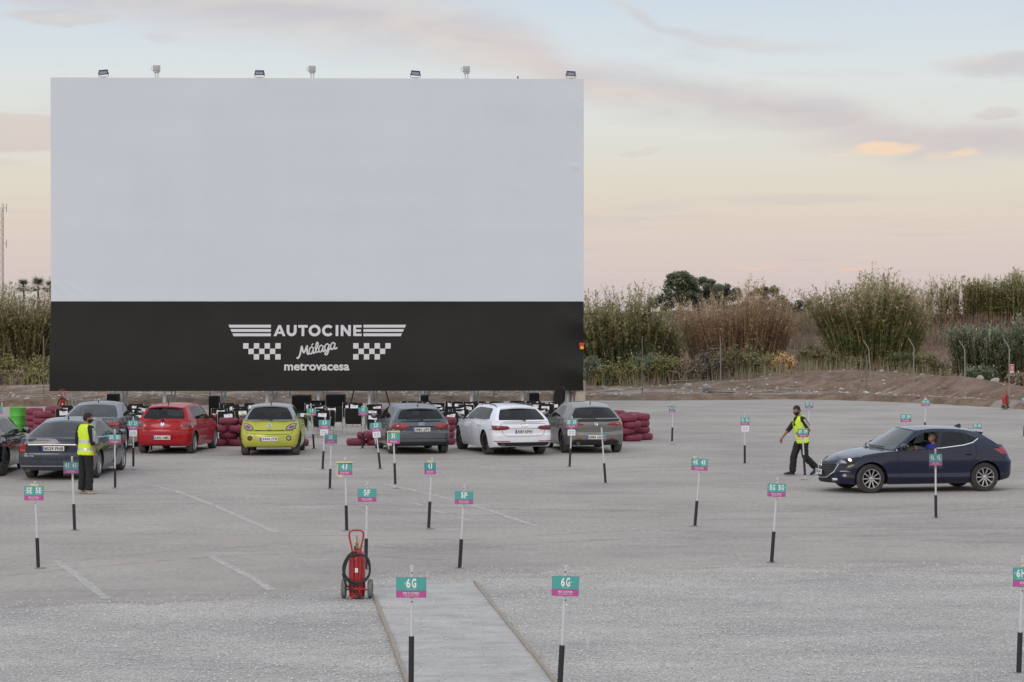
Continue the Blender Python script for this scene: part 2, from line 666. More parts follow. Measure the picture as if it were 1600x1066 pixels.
def make_car(S):
    g = S.get
    wb, W, H = S['wb'], S['W'], S['H']
    xr, xf = -wb / 2 - S['ro'], wb / 2 + S['fo']
    L = xf - xr
    zt, zb = curve(S['zt']), curve(S['zb'])
    wz, xrz, xfz = curve(S['wz']), curve(S['xrz']), curve(S['xfz'])
    r = S['r']
    pb = S['paint']
    proof = g('roofpaint', pb)
    root = thing(S['name'], S['label'], 'car', S['loc'], S['rz'], g('group'))
    rxn, ryn = S['rc'][0] / L, S['rc'][1] / (W / 2)
    fxn, fyn = S['fc'][0] / L, S['fc'][1] / (W / 2)
    rb, fb = g('rb', .05) / L, g('fb', .12) / L
    half = []
    e = 0.83
    for i in range(12):
        v = (1 - ryn) * i / 12
        half.append((rb * (v / (1 - ryn)) ** 2, v))
    for i in range(13):
        th = R(90 * i / 12)
        half.append((rb + rxn * (1 - max(math.cos(th), 0) ** e), 1 - ryn + ryn * math.sin(th) ** e))
    u0, u1 = rb + rxn, 1 - fb - fxn
    ns = int((u1 - u0) * L / 0.035)
    for i in range(1, ns):
        half.append((u0 + (u1 - u0) * i / ns, 1.0))
    for i in range(12, -1, -1):
        th = R(90 * i / 12)
        half.append((1 - fb - fxn * (1 - max(math.cos(th), 0) ** e), 1 - fyn + fyn * math.sin(th) ** e))
    for i in range(11, -1, -1):
        v = (1 - fyn) * i / 12
        half.append((1 - fb * (v / (1 - fyn)) ** 2, v))
    nh = len(half)
    ring = half + [(u, -v) for (u, v) in half[-2:0:-1]]
    nr = len(ring)

    def taper(u):
        return 1 - g('tf', .07) * sstep(.72, 1.02, u) - g('tr', .05) * sstep(.22, -.02, u)

    def pos(u, v, t):
        x0 = xr + u * L
        z = zb(x0) + (zt(x0) - zb(x0)) * t
        a, b = xr + xrz(z), xf - xfz(z)
        return Vector((a + (b - a) * u, v * wz(z) * taper(u), z))

    NT = 22
    ts = [i / NT for i in range(NT + 1)]
    P = [[pos(u, v, t) for (u, v) in ring] for t in ts]
    ra = r + g('archgap', .055)
    body, bonnet, tail = MB(), MB(), MB()
    doors = {}
    removed = set()
    wc = [(-wb / 2, r), (wb / 2, r)]
    flist = []
    for i in range(NT):
        for j in range(nr):
            j2 = (j + 1) % nr
            ids = ((i, j), (i, j2), (i + 1, j2), (i + 1, j))
            c = sum((P[a][b] for a, b in ids), Vector()) / 4
            cut = any((c.x - wx) ** 2 + (c.z - wzz) ** 2 < ra * ra for wx, wzz in wc) and abs(c.y) > .55 * W / 2
            if cut:
                removed.update(ids)
            else:
                flist.append((ids, c))
    # snap the arch edge to a circle
    kept = {q for ids, c in flist for q in ids}
    for q in removed & kept:
        p = P[q[0]][q[1]]
        for wx, wzz in wc:
            d = Vector((p.x - wx, 0, p.z - wzz))
            if abs(d.length - ra) < .09 and p.z > zb(p.x) + .012:
                d.normalize()
                P[q[0]][q[1]] = Vector((wx + d.x * ra, p.y, wzz + d.z * ra))
    vid = lambda q: q[0] * nr + q[1]
    allv = [p for row in P for p in row]
    clad_r, clad_s, clad_f = g('clad_r', 0), g('clad_s', 0), g('clad_f', 0)
    dz = g('door_z', (0.33, 9))
    groups = {}
    for ids, c in flist:
        if c.x < -wb / 2 - .45:
            cl = clad_r
        elif c.x > wb / 2 + .5:
            cl = clad_f
        else:
            cl = clad_s
        mat = M_black if c.z < cl else pb
        key = 'body'
        jj = ids[0][1]
        v = ring[jj][1]
        if abs(v) > .985 and mat is pb:
            for di, (d0, d1) in enumerate(S['doors']):
                if d0 < c.x < d1 and c.z > dz[0]:
                    key = ('door', di, 1 if v > 0 else -1)
        if g('tail') and c.x < xr + .6 and abs(c.y) < S['tail'][0] and c.z > S['tail'][1]:
            key = 'tail'
        groups.setdefault((key, mat), []).append(tuple(vid(q) for q in ids))

    def put(mb, faces, mat):
        used = sorted({i for f in faces for i in f})
        ix = {u: k for k, u in enumerate(used)}
        mb.add([allv[u] for u in used], [tuple(ix[i] for i in f) for f in faces], mat)
    for (key, mat), fs in groups.items():
        if key == 'body':
            put(body, fs, mat)
        elif key == 'tail':
            put(tail, fs, mat)
        else:
            put(doors.setdefault(key, MB()), fs, mat)
    # lid : bonnet, deck, cabin ledges
    xa, xra, xd, xrd = S['xa'], S['xra'], S['xd'], S['xrd']
    qs = [-1, -.97, -.9, -.75, -.5, -.25, 0, .25, .5, .75, .9, .97, 1]
    top = P[NT]
    lid = []
    for j in range(nh):
        p = top[j]
        cr = g('crown', .06) if p.x > 0 else g('crown_r', .03)
        if p.x > 0:
            cr *= sstep(xf + .02, xf - .5, p.x) * .8 + .2
        lid.append([Vector((p.x, p.y * q, p.z + cr * (1 - abs(q) ** 2.2))) for q in qs])
    for j in range(nh - 1):
        xm = (lid[j][0].x + lid[j + 1][0].x) / 2
        for k in range(len(qs) - 1):
            cabin = xd + .04 < xm < xa - .04
            if cabin and 0 < k < len(qs) - 2:
                continue
            f = [lid[j][k], lid[j + 1][k], lid[j + 1][k + 1], lid[j][k + 1]]
            t = bonnet if xm > xa - .04 and 1 < k < len(qs) - 3 else (tail if xm < xd + .04 and g('tail') and 0 < k < len(qs) - 2 else body)
            t.add(f, [(0, 1, 2, 3)], pb)
    # greenhouse
    roofz = curve(S['roof'])
    wra, wrd = S['wra'], S['wrd']
    inset = g('inset', .03)

    def topy(x):
        z = zt(x)
        a, b = xr + xrz(z), xf - xfz(z)
        return wz(z) * taper((x - a) / (b - a))

    def railp(s):
        x = xra + (xrd - xra) * s
        return Vector((x, wra + (wrd - wra) * s, roofz(x)))

    def basep(s):
        x = xa + (xd - xa) * s
        return Vector((x, topy(x) - inset, zt(x) - .012))
    sb = g('sbulge', .03)

    def side(s, t):
        p = basep(s).lerp(railp(s), t)
        p.y += sb * 4 * t * (1 - t)
        return p
    bxf, bxr, rcr = S['bxf'], S['bxr'], g('rcrown', .05)
    cwz = g('cowlz', .03)

    def wind(q, t):
        p = side(0, t)
        k = 1 - q * q
        return Vector((p.x + bxf * k * (1 - .45 * t), p.y * q, p.z + (cwz * (1 - t) + rcr * t) * k))

    def rearp(q, t):
        p = side(1, t)
        k = 1 - q * q
        kk = 1 - abs(q) ** g('rqp', 2.6)
        return Vector((p.x - bxr * kk * (1 - .5 * t), p.y * q, p.z + (g('rearz', .0) * (1 - t) + rcr * t) * k))

    def roofp(s, q):
        p = railp(s)
        k = 1 - q * q
        kk = 1 - abs(q) ** g('rqp', 2.6)
        return Vector((p.x + bxf * .55 * k * (1 - s) ** 3 - bxr * .5 * kk * s ** 3, p.y * q, p.z + rcr * k))

    def grid(fn, us, vs, matfn):
        pts = [[fn(u, v) for v in vs] for u in us]
        for i in range(len(us) - 1):
            for j in range(len(vs) - 1):
                um, vm = (us[i] + us[i + 1]) / 2, (vs[j] + vs[j + 1]) / 2
                mb, mat = matfn(um, vm)
                mb.add([pts[i][j], pts[i + 1][j], pts[i + 1][j + 1], pts[i][j + 1]], [(0, 1, 2, 3)], mat)

    def weld(mb):
        bm = bmesh.new()
        me = bpy.data.meshes.new('tmp')
        me.from_pydata(mb.v, [], mb.f)
        me.polygons.foreach_set('material_index', mb.m)
        bm.from_mesh(me)
        bmesh.ops.remove_doubles(bm, verts=bm.verts, dist=.0008)
        bmesh.ops.dissolve_degenerate(bm, dist=.0005, edges=bm.edges)
        bm.to_mesh(me)
        mb.v = [tuple(v.co) for v in me.vertices]
        mb.f = [tuple(p.vertices) for p in me.polygons]
        mb.m = [p.material_index for p in me.polygons]
        bm.free()
        bpy.data.meshes.remove(me)

    def dense(a, b, st):
        n = max(1, int(math.ceil((b - a) / st)))
        return [a + (b - a) * i / n for i in range(n)]
    # roof
    us = dense(0, 1, .04) + [1]
    vs = [-1 + 2 * i / 20 for i in range(21)]
    grid(roofp, us, vs, lambda a, b: (body, proof))
    # sides
    wins = S['wins']
    low, high = curve(S['low']), curve(S['high'])
    brk = sorted({0, 1} | {w[0] for w in wins} | {w[1] for w in wins})
    us = []
    for a, b in zip(brk, brk[1:]):
        us += dense(a, b, .02)
    us.append(1)
    winparts = []
    for sgn in (1, -1):
        wmb = [MB() for _ in wins]
        pts = []
        rows = 8
        tl = []
        for u in us:
            lo, hi = low(u), high(u)
            hi = max(hi, lo + .004)
            tl.append([0, lo] + [lo + (hi - lo) * k / (rows - 2) for k in range(1, rows - 1)] + [1])
            pts.append([side(u, t) for t in tl[-1]])
        nrow = len(tl[0])
        for i in range(len(us) - 1):
            um = (us[i] + us[i + 1]) / 2
            wi = next((k for k, w in enumerate(wins) if w[0] < um < w[1]), None)
            thin = high(um) - low(um) < .02
            for j in range(nrow - 1):
                f = [pts[i][j], pts[i + 1][j], pts[i + 1][j + 1], pts[i][j + 1]]
                if sgn < 0:
                    f = [Vector((p.x, -p.y, p.z)) for p in f]
                glassy = 1 <= j < nrow - 2 and not thin
                if glassy and wi is not None:
                    if not (wins[wi][2] == 'open' and sgn > 0):
                        wmb[wi].add(f, [(0, 1, 2, 3)], M_glassd if wins[wi][2] == 'dark' else M_glass)
                elif glassy and wins[0][0] < um < wins[-1][1]:
                    body.add(f, [(0, 1, 2, 3)], M_gloss)
                else:
                    body.add(f, [(0, 1, 2, 3)], proof if (j >= nrow - 2 and g('roofpaint')) or (g('pillar_roof') and um > .9) else pb)
        for k in wmb:
            if k.f:
                weld(k)
                winparts.append(('side_window', k))
    # windscreen
    ws = MB()
    us = [-1, -.93] + [-.93 + 1.86 * i / 14 for i in range(1, 14)] + [.93, 1]
    vs = [0, .05] + [.05 + .9 * i / 8 for i in range(1, 8)] + [.95, 1]
    grid(wind, us, vs, lambda a, b: (ws, M_glassw) if abs(a) < .93 and .05 < b < .95 else (body, pb if abs(a) > .93 else M_gloss))
    weld(ws)
    winparts.append(('windscreen', ws))
    # rear window
    rw = MB()
    q0, t0, t1 = S['rwin']
    us = [-1, -q0] + [-q0 + 2 * q0 * i / 14 for i in range(1, 14)] + [q0, 1]
    vs = [0, t0] + [t0 + (t1 - t0) * i / 8 for i in range(1, 8)] + [t1, 1]
    rmat = M_glassd if g('reardark', True) else M_glass
    tg = tail if g('tail') and not g('sedan') else body
    grid(rearp, us, vs, lambda a, b: (rw, rmat) if abs(a) < q0 and t0 < b < t1 else (body if abs(a) > q0 else tg, proof if g('pillar_roof') else pb))
    weld(rw)
    winparts.append(('rear_window', rw))
    # underbody, wheel wells
    zu = min(p[1] for p in S['zb']) + .03
    body.box(((xr + xf) / 2, 0, zu + .03), (L - .5, W * .62, .04), M_black)
    body.box((0, 0, zu + .02), (wb - 2 * ra - .06, W - .22, .05), M_black)
    for wx, wzz in wc:
        for sg in (1, -1):
            ring_o, ring_i = [], []
            for k in range(25):
                a = R(-25 + 230 * k / 24)
                x, z = wx + ra * math.cos(a), wzz + ra * math.sin(a)
                if z < zb(x):
                    z = zb(x)
                u = (x - xr) / L
                yo = wz(z) * taper(u) - .004
                ring_o.append((x, sg * yo, z))
                ring_i.append((x, sg * (W / 2 - .34), z))
            vs = ring_o + ring_i
            n = len(ring_o)
            body.add(vs, [(i, i + 1, n + i + 1, n + i) for i in range(n - 1)], M_gap)
            body.add(ring_i + [(wx, sg * (W / 2 - .34), wzz)], [(i, i + 1, n) for i in range(n - 1)], M_gap)
    for mb in [body, bonnet, tail] + list(doors.values()):
        if mb.f:
            weld(mb)
    # projector over everything
    av, af = [], []
    for mb in [body, bonnet, tail] + list(doors.values()) + [w[1] for w in winparts]:
        o = len(av)
        av += [Vector(p) for p in mb.v]
        af += [tuple(i + o for i in f) for f in mb.f]
    pj = Projector(av, af)
    pj.side_r, pj.side_f = W / 2 * .70, W / 2 * .5
    # body gaps drawn as dark ribbons
    for ln in g('gaps', []):
        for v in (('left', 'right') if ln[0] == 'side' else (ln[0],)):
            pj.ribbon(body, v, ln[1], ln[2] if len(ln) > 2 else .009, M_gap)
    for ln in g('trims', []):       # (view, line, width, material)
        for v in (('left', 'right') if ln[0] == 'side' else (ln[0],)):
            pj.ribbon(body, v, ln[1], ln[2], ln[3], off=.006)
    for d in g('patches', []):      # surface patches that stay in the body
        pj.decal(body, d[0], d[1], d[2], off=.004)
    ob = body.build('body', root, 30)
    fix_normals(ob)
    if bonnet.f:
        fix_normals(bonnet.build('bonnet', root, 30))
    tailo = None
    if tail.f:
        tailo = tail.build('boot_lid' if g('sedan') else 'tailgate', root, 30)
        fix_normals(tailo)
    for key, mb in doors.items():
        d = mb.build('door', root, 30)
        fix_normals(d)
        di, sg = key[1], key[2]
        hx, hz = S['handles'][di]
        h = MB()
        v = 'left' if sg > 0 else 'right'
        a = pj.point(v, hx - .09, hz, 0.004)
        b = pj.point(v, hx, hz, .035)
        c = pj.point(v, hx + .09, hz, .004)
        if a and b and c:
            h.tube([a, a.lerp(b, .8) + Vector((-.02, 0, 0)), b, c.lerp(b, .8) + Vector((.02, 0, 0)), c], .014, pb if not g('chromeh') else M_chrome, 8)
            pj.decal(h, v, [(hx + .05 * math.cos(R(q * 30)), hz - .004 + .026 * math.sin(R(q * 30))) for q in range(12)], M_gap, off=.0025)
            h.build('handle', d, 40)
    for nme, w in winparts:
        fix_normals(w.build(nme, root, 40))
    # lamps and other projected parts : (part, view, polygon, material, mirrored, offset)
    for (part, layers) in g('lamps', []):
        for sg in (1, -1):
            mb = MB()
            for (view, poly, mat, off) in layers:
                if view in ('rear', 'front'):
                    pj.decal(mb, view, [(sg * a, b) for a, b in poly], mat, off, .035)
                else:
                    pj.decal(mb, 'left' if sg > 0 else 'right', poly, mat, off, .035)
            if mb.f:
                o = mb.build(part, root, 50)
                fix_normals(o)
    for (part, layers) in g('single', []):
        mb = MB()
        for (view, poly, mat, off) in layers:
            pj.decal(mb, view, poly, mat, off, .035)
        if mb.f:
            fix_normals(mb.build(part, root, 50))
    # number plate
    for (view, y, z, txt, pw) in g('plates', []):
        p0 = pj.point(view, y, z, .0)
        pu, pd = pj.point(view, y, z + .05, 0), pj.point(view, y, z - .05, 0)
        up = (pu - pd).normalized()
        if abs(up.x) > .6:
            up = Vector((0, 0, 1))
        side_ = Vector((0, -1, 0)) if view == 'rear' else Vector((0, 1, 0))
        nrm = up.cross(side_) * -1
        if (nrm.x > 0) == (view == 'rear'):
            nrm = -nrm
        M = Matrix((( side_.x, -nrm.x, up.x, 0), (side_.y, -nrm.y, up.y, 0), (side_.z, -nrm.z, up.z, 0), (0, 0, 0, 1)))
        M = Matrix.Translation(p0 + nrm * .018) @ M
        mb = MB()
        b = MB().box((0, 0.006, 0), (pw, .012, .115), M_plate, bev=.003)
        mb.add(b.v, b.f, M_plate, M)
        b = MB().box((-pw / 2 + .022, -.0015, 0), (.042, .003, .105), M_blue)
        mb.add(b.v, b.f, M_blue, M)
        put_text(mb, txt, .02, 0, pw * .84, .078, M_ink, M, bold=.02, y=-.003)
        mb.build('number_plate', root, 40)
    # badge : rings or disc
    if g('badge'):
        kind, y, z, rad = S['badge']
        mb = MB()
        cs = [-2.25 * rad * .75, -.75 * rad, .75 * rad, 2.25 * rad * .75] if kind == 'rings' else [0]
        for c in cs:
            pts = []
            for i in range(20):
                a = 2 * PI * i / 20
                pts.append(pj.point('rear', y + c + rad * math.cos(a), z + rad * math.sin(a), .008))
            if all(pts):
                mb.tube(pts, rad * (.13 if kind == 'rings' else .16), M_chrome, 6, closed=True)
            if kind == 'disc' and all(pts):
                cen = pj.point('rear', y, z, .006)
                mb.add(pts + [cen], [(i, (i + 1) % 20, 20) for i in range(20)], g('badgemat', M_blue))
                if g('badgeline'):
                    for ln in S['badgeline']:
                        q = [pj.point('rear', y - a * rad, z + b * rad, .012) for a, b in ln]
                        if all(q):
                            mb.tube(q, rad * .1, M_chrome, 5)
        mb.build('badge', tailo or root, 50)
    for (txt, y, z, w, h) in g('scripts', []):
        p0 = pj.point('rear', y, z, .012)
        mb = MB()
        M = Matrix.Translation(p0) @ Matrix(((0, 1, 0, 0), (-1, 0, 0, 0), (0, 0, 1, 0), (0, 0, 0, 1)))
        put_text(mb, txt, 0, 0, w, h, M_chrome, M, bold=.03)
        mb.build('model_lettering', tailo or root, 0)
    # mirrors
    mx = S.get('mirx', xa - .22)
    mz = zt(mx) + g('mirz', .085)
    for sg in (1, -1):
        mb = MB()
        yb = topy(mx)
        rings = []
        for i, (yy, sc) in enumerate([(.035, .45), (.06, .85), (.13, 1.0), (.19, .95), (.225, .7), (.235, .35)]):
            rings.append([(mx + .02 + .075 * sc * math.cos(a) * (1.2 if math.cos(a) > 0 else .55), sg * (yb + yy), mz + .075 * sc * math.sin(a)) for a in [2 * PI * k / 14 for k in range(14)]])
        mb.loft(rings, g('mirmat', pb))
        mb.box((mx + .02, sg * (yb + .015), mz - .05), (.09, .09, .04), M_black, bev=.01)
        mb.box((mx - .028, sg * (yb + .135), mz), (.012, .15, .105), M_mirror, bev=.004)
        fix_normals(mb.build('wing_mirror', root, 50))
    # wheels
    tw = g('tw', .21)
    t, k = make_wheel_meshes(r, tw, S['rim'][0], S['rim'][1], S['rim'][2], g('rimr', .66))
    w0 = r0 = None
    tr = W / 2 - g('wheelin', .035) - tw / 2
    for wx in (-wb / 2, wb / 2):
        for sg in (1, -1):
            if w0 is None:
                w0 = t.build('wheel', root, 40)
                fix_normals(w0)
                r0 = k.build('rim', w0, 40)
                w, rr = w0, r0
            else:
                w, rr = w0.copy(), r0.copy()
                COL.objects.link(w)
                COL.objects.link(rr)
                w.parent = root
                rr.parent = w
            w.location = (wx, sg * tr, r)
            st = g('steer', 0) if wx > 0 else 0
            w.rotation_euler = (-PI / 2 if sg > 0 else PI / 2, random.random() * 0, st)
    # interior
    it = MB()
    cz = g('seatz', 1.0)
    for y in (.36, -.36):
        sx = g('seatx', -.25)
        it.box((sx, y, cz - .32), (.14, .48, .62), M_inter, (0, R(-14), 0), .05)
        it.box((sx - .11, y, cz + .09), (.09, .27, .18), M_inter, (0, R(-8), 0), .035)
        it.box((sx + .28, y, cz - .58), (.5, .5, .16), M_inter, bev=.05)
    rx = g('rseatx', xd + .55)
    it.box((rx, 0, cz - .35), (.14, W * .68, .52), M_inter, (0, R(-16), 0), .05)
    for y in (.4, 0, -.4):
        it.box((rx - .09, y, cz - .02), (.07, .23, .14), M_inter, bev=.03)
    it.box((xa - .02, 0, zt(xa) - .11), (.5, W * .78, .14), M_inter, bev=.04)
    it.box((-.1, 0, .42), (wb - .2, W * .82, .05), M_inter)
    it.box(((xd + rx) / 2 - .05, 0, zt(xd) - .12), (max(.2, rx - xd - .1), W * .72, .03), M_inter)
    swc = Vector((sx + .58, .36, cz - .16))
    it.tube([swc + Matrix.Rotation(R(-65), 3, 'Y') @ Vector((.18 * math.cos(a), .18 * math.sin(a), 0)) for a in [2 * PI * i / 16 for i in range(16)]], .014, M_inter, 6, closed=True)
    it.box(swc + Vector((.06, 0, -.03)), (.2, .1, .08), M_inter, (0, R(25), 0), .02)
    it.build('interior', root, 40)
    # extras
    for ex in g('extras', []):
        mb = MB()
        ex[1](mb, pj, S)
        o = mb.build(ex[0], root, 40)
        fix_normals(o)
    S['_pj'] = pj
    return root


# ---- extras used by several cars
def ex_spoiler(depth, w, drop=.03, mat=None, th=.035):
    def fn(mb, pj, S):
        m = mat or S.get('roofpaint', S['paint'])
        x0 = S['xrd'] - S['bxr'] * .5
        n = 12
        rings = []
        for i in range(n + 1):
            q = -1 + 2 * i / n
            y = q * w
            zc = curve(S['roof'])(S['xrd']) + S.get('rcrown', .05) * (1 - (y / S['wrd']) ** 2)
            xb = S['xrd'] - S['bxr'] * .5 * (1 - abs(q) ** 2.6)
            rings.append([(xb + .10, y, zc + .022), (xb - depth * (1 - .25 * q ** 4), y, zc - drop + .01), (xb - depth * (1 - .25 * q ** 4) + .005, y, zc - drop - th + .01), (xb + .10, y, zc - .03)])
        mb.loft(rings, m)
    return ('roof_spoiler', fn)


def ex_antenna(x, h=.22, fin=False, rake=.5):
    def fn(mb, pj, S):
        p = pj.point('top', x, 0, 0)
        if fin:
            rings = []
            for (dz, a, b, wd) in [(-.01, -.09, .10, .03), (.02, -.09, .06, .026), (.05, -.085, .0, .016), (.068, -.08, -.045, .006)]:
                rings.append([(p.x + a, -wd, p.z + dz), (p.x + b, 0, p.z + dz), (p.x + a, wd, p.z + dz)])
            mb.loft(rings, S['paint'])
        else:
            mb.tube([p, p + Vector((-.02, 0, .025)), p + Vector((-h * rake, 0, h))], [.022, .012, .006], M_black, 8)
    return ('roof_aerial', fn)


def ex_wiper(z, y0, y1, dz=.02):
    def fn(mb, pj, S):
        pts = [pj.point('rear', y0 + (y1 - y0) * i / 8, z + dz * i / 8, .02) for i in range(9)]
        pts = [p for p in pts if p is not None]
        mb.tube(pts, .010, M_black, 6)
        if pts:
            mb.box(pts[0], (.05, .06, .05), M_black, bev=.01)
    return ('rear_wiper', fn)


def ex_frontwipers(S0=None):
    def fn(mb, pj, S):
        for y0, y1 in ((.55, .02), (.0, -.5)):
            pts = []
            for i in range(8):
                y = y0 + (y1 - y0) * i / 7
                q = pj.point('top', S['xa'] + S['bxf'] * (1 - (y / .75) ** 2) - .03 - .05 * i / 7, y, .018)
                if q:
                    pts.append(q)
            if len(pts) > 2:
                mb.tube(pts, .011, M_black, 6)
    return ('windscreen_wiper', fn)


def ex_exhaust(y, z, rad=.035):
    def fn(mb, pj, S):
        p = pj.point('rear', y, z, 0) or Vector((-S['wb'] / 2 - S['ro'] + .1, y, z))
        M = Matrix.Translation(p + Vector((-.02, 0, 0))) @ Matrix.Rotation(R(90), 4, 'Y')
        mb.lathe([(rad, -.0), (rad, .12), (rad * .8, .12), (rad * .8, .0)], M_chrome, 16, M, closed=True)
        mb.lathe([(rad * .8, .03), (0, .03)], M_gap, 16, M)
    return ('exhaust_pipe', fn)


def ex_rails(y=.56):
    def fn(mb, pj, S):
        for sg in (1, -1):
            pts = []
            for i in range(14):
                x = S['xra'] - .25 + (S['xrd'] + .2 - S['xra'] + .25) * i / 13
                p = pj.point('top', x, sg * y, 0)
                if p:
                    pts.append(p + Vector((0, 0, .035 if 0 < i < 13 else .0)))
            mb.tube(pts, .014, M_black, 6)
    return ('roof_rails', fn)


def sym(poly):
    """half polygon (y>=0) mirrored into a full one"""
    return poly + [(-a, b) for a, b in reversed(poly)]

# ------------------------------------------------------------------ the cars in the photo
P_navy = paint('paint_navy', (0.0015, 0.006, 0.032), 0.0, 0.3, .010, 1.0)
P_slate = paint('paint_slate', (0.030, 0.042, 0.064), 0.3, 0.28, .10, .8)
P_grey = paint('paint_blue_grey', (0.095, 0.112, 0.135), 0.4, 0.3)
P_warm = paint('paint_warm_grey', (0.20, 0.195, 0.185), 0.45, 0.3)
P_sedan = paint('paint_steel_grey', (0.15, 0.16, 0.18), 0.45, 0.3)
P_red = paint('paint_red', (0.36, 0.005, 0.013), 0.05, 0.3, .05, .5)
P_lime = paint('paint_lime', (0.47, 0.49, 0.07), 0.1, 0.3, .08, .5)
P_limeroof = paint('paint_grey_roof', (0.28, 0.29, 0.30), 0.3, 0.35)
P_white = paint('paint_white', (0.79, 0.82, 0.88), 0.0, 0.3)
P_black = paint('paint_black', (0.006, 0.006, 0.007), 0.1, 0.2, .03, 1.0)


def car_loc(px, py, side_m, heading, wheel_x, half_track):
    """car origin from the ground contact of one wheel (photo pixel): side +1 = wheel on the car's left"""
    X, Y = gp(px, py)
    c, s = math.cos(R(heading)), math.sin(R(heading))
    lx, ly = wheel_x, side_m * half_track
    return (X - (lx * c - ly * s), Y - (lx * s + ly * c), 0.0), R(heading)


ROW = 'cars parked in the front row'

# --- navy hatchback driving in
loc, rz = (9.14, 53.75, 0), R(192)
zt = [(-2.15, 1.02), (-1.8, 1.06), (-1.2, 1.035), (-.5, .985), (.3, .955), (.9, .93), (1.3, .905), (1.7, .85), (2.0, .775), (2.28, .66)]
navy = dict(
    name='hatchback_car', label='dark navy hatchback rolling in with its lights on and driver window open', loc=loc, rz=rz,
    wb=2.7, ro=.80, fo=.93, W=1.79, H=1.45, r=.322, paint=P_navy, zt=zt,
    zb=[(-2.15, .33), (-1.75, .24), (-1.2, .2), (0, .19), (1.2, .19), (1.8, .2), (2.28, .22)],
    wz=[(.15, .82), (.28, .870), (.35, .884), (.43, .873), (.62, .893), (.76, .889), (.86, .872), (.95, .86), (1.06, .83)],
    xrz=[(.2, .14), (.3, .05), (.45, 0), (.68, 0), (.76, .05), (.9, .10), (1.06, .22)],
    xfz=[(.2, .05), (.3, .01), (.45, 0), (.6, .05), (.7, .14), (.8, .27)],
    rc=(.38, .34), fc=(.62, .46), rb=.07, fb=.18, tf=.09, tr=.06, crown=.075,
    xa=.80, xra=.20, xd=-1.70, xrd=-1.30, bxf=.38, bxr=.20,
    roof=[(.2, 1.375), (-.25, 1.412), (-.8, 1.392), (-1.3, 1.315)], wra=.60, wrd=.555, rcrown=.05, cowlz=.06,
    wins=[(.05, .375, 'open'), (.43, .715, 'dark'), (.73, .875, 'dark')],
    low=[(0, .03), (.05, .035), (.4, .05), (.7, .14), (.8, .26), (.875, .5), (1, .5)],
    high=[(0, .2), (.05, .45), (.1, .74), (.2, .86), (.5, .86), (.72, .80), (.875, .53), (1, .5)],
    rwin=(.84, .12, .92), tail=(.62, .62), clad_s=.235, clad_f=.0, clad_r=.40,
    doors=[(-.32, .73), (-1.10, -.32)], handles=[(-.10, .80), (-.96, .845)],
    gaps=[('side', [(.73, .93), (.74, .6), (.66, .27)]), ('side', [(-.31, .97), (-.32, .6), (-.30, .27)]),
          ('side', [(-1.12, 1.03), (-1.15, .86), (-1.02, .64), (-.97, .3)]), ('side', [(.66, .265), (-.97, .275)]),
          ('side', [(1.02, .86), (1.5, .795), (1.9, .74)]), ('top', [(2.05, .55), (2.14, .3), (2.17, 0), (2.14, -.3), (2.05, -.55)])],
    trims=[('side', [(.76, .948), (.3, .962), (-.3, .985), (-.85, 1.045), (-1.08, 1.10), (-1.23, 1.185)], .018, M_chrome)],
    patches=[('front', sym([(0, .655), (.30, .65), (.52, .62), (.47, .46), (.25, .345), (0, .335)]), M_black),
             ('front', sym([(0, .30), (.55, .30), (.62, .25), (0, .245)]), M_black),
             ('left', [(1.66, .43), (1.93, .45), (2.02, .36), (1.74, .34)], M_black),
             ('right', [(1.66, .43), (1.93, .45), (2.02, .36), (1.74, .34)], M_black)],
    lamps=[('headlight', [('side', [(1.58, .775), (1.74, .775), (1.98, .745), (2.14, .69), (2.16, .62), (2.02, .60), (1.86, .635), (1.68, .715)], M_gloss, .006),
                          ('front', [(.56, .685), (.72, .715), (.8, .70), (.8, .61), (.56, .60)], M_gloss, .005),
                          ('side', arc(2.045, .655, .042, 0, 330), None, .012), ('side', arc(1.80, .735, .03, 0, 330), None, .012),
                          ('side', [(1.87, .66), (1.98, .655), (1.99, .71), (1.90, .72)], M_lampw, .010)]),
           ('tail_light', [('side', [(-1.66, 1.0), (-1.80, .985), (-1.97, .95), (-2.1, .93), (-2.1, .84), (-1.93, .855), (-1.78, .93)], M_red, .008),
                           ('rear', [(.42, .93), (.7, .97), (.84, .97), (.84, .84), (.66, .86), (.42, .885)], M_red, .008)]),
           ('fog_light', [('side', arc(1.93, .40, .035, 0, 330), M_lampw, .010), ('side', [(1.80, .475), (1.90, .505), (2.0, .50), (2.02, .475)], M_lampw, .008)])],
    plates=[('front', 0, .45, '2735 JHK', .42)],
    rim=(10, M_alloy, False), tw=.215, steer=R(3), seatx=-.38, seatz=1.08, mirx=.60, mirmat=P_black,
    extras=[ex_spoiler(.17, .52, .012), ex_antenna(-1.02, fin=True), ex_frontwipers(), ex_exhaust(.55, .30), ex_wiper(.98, 0, .3, .03)])
M_hl = pm('headlight_lit', (1.0, 0.80, 0.55), 0.2, emit=2.2, var=0.02)
for part, layers in navy['lamps']:
    for i, l in enumerate(layers):
        if l[2] is None:
            layers[i] = (l[0], l[1], M_hl, l[3])


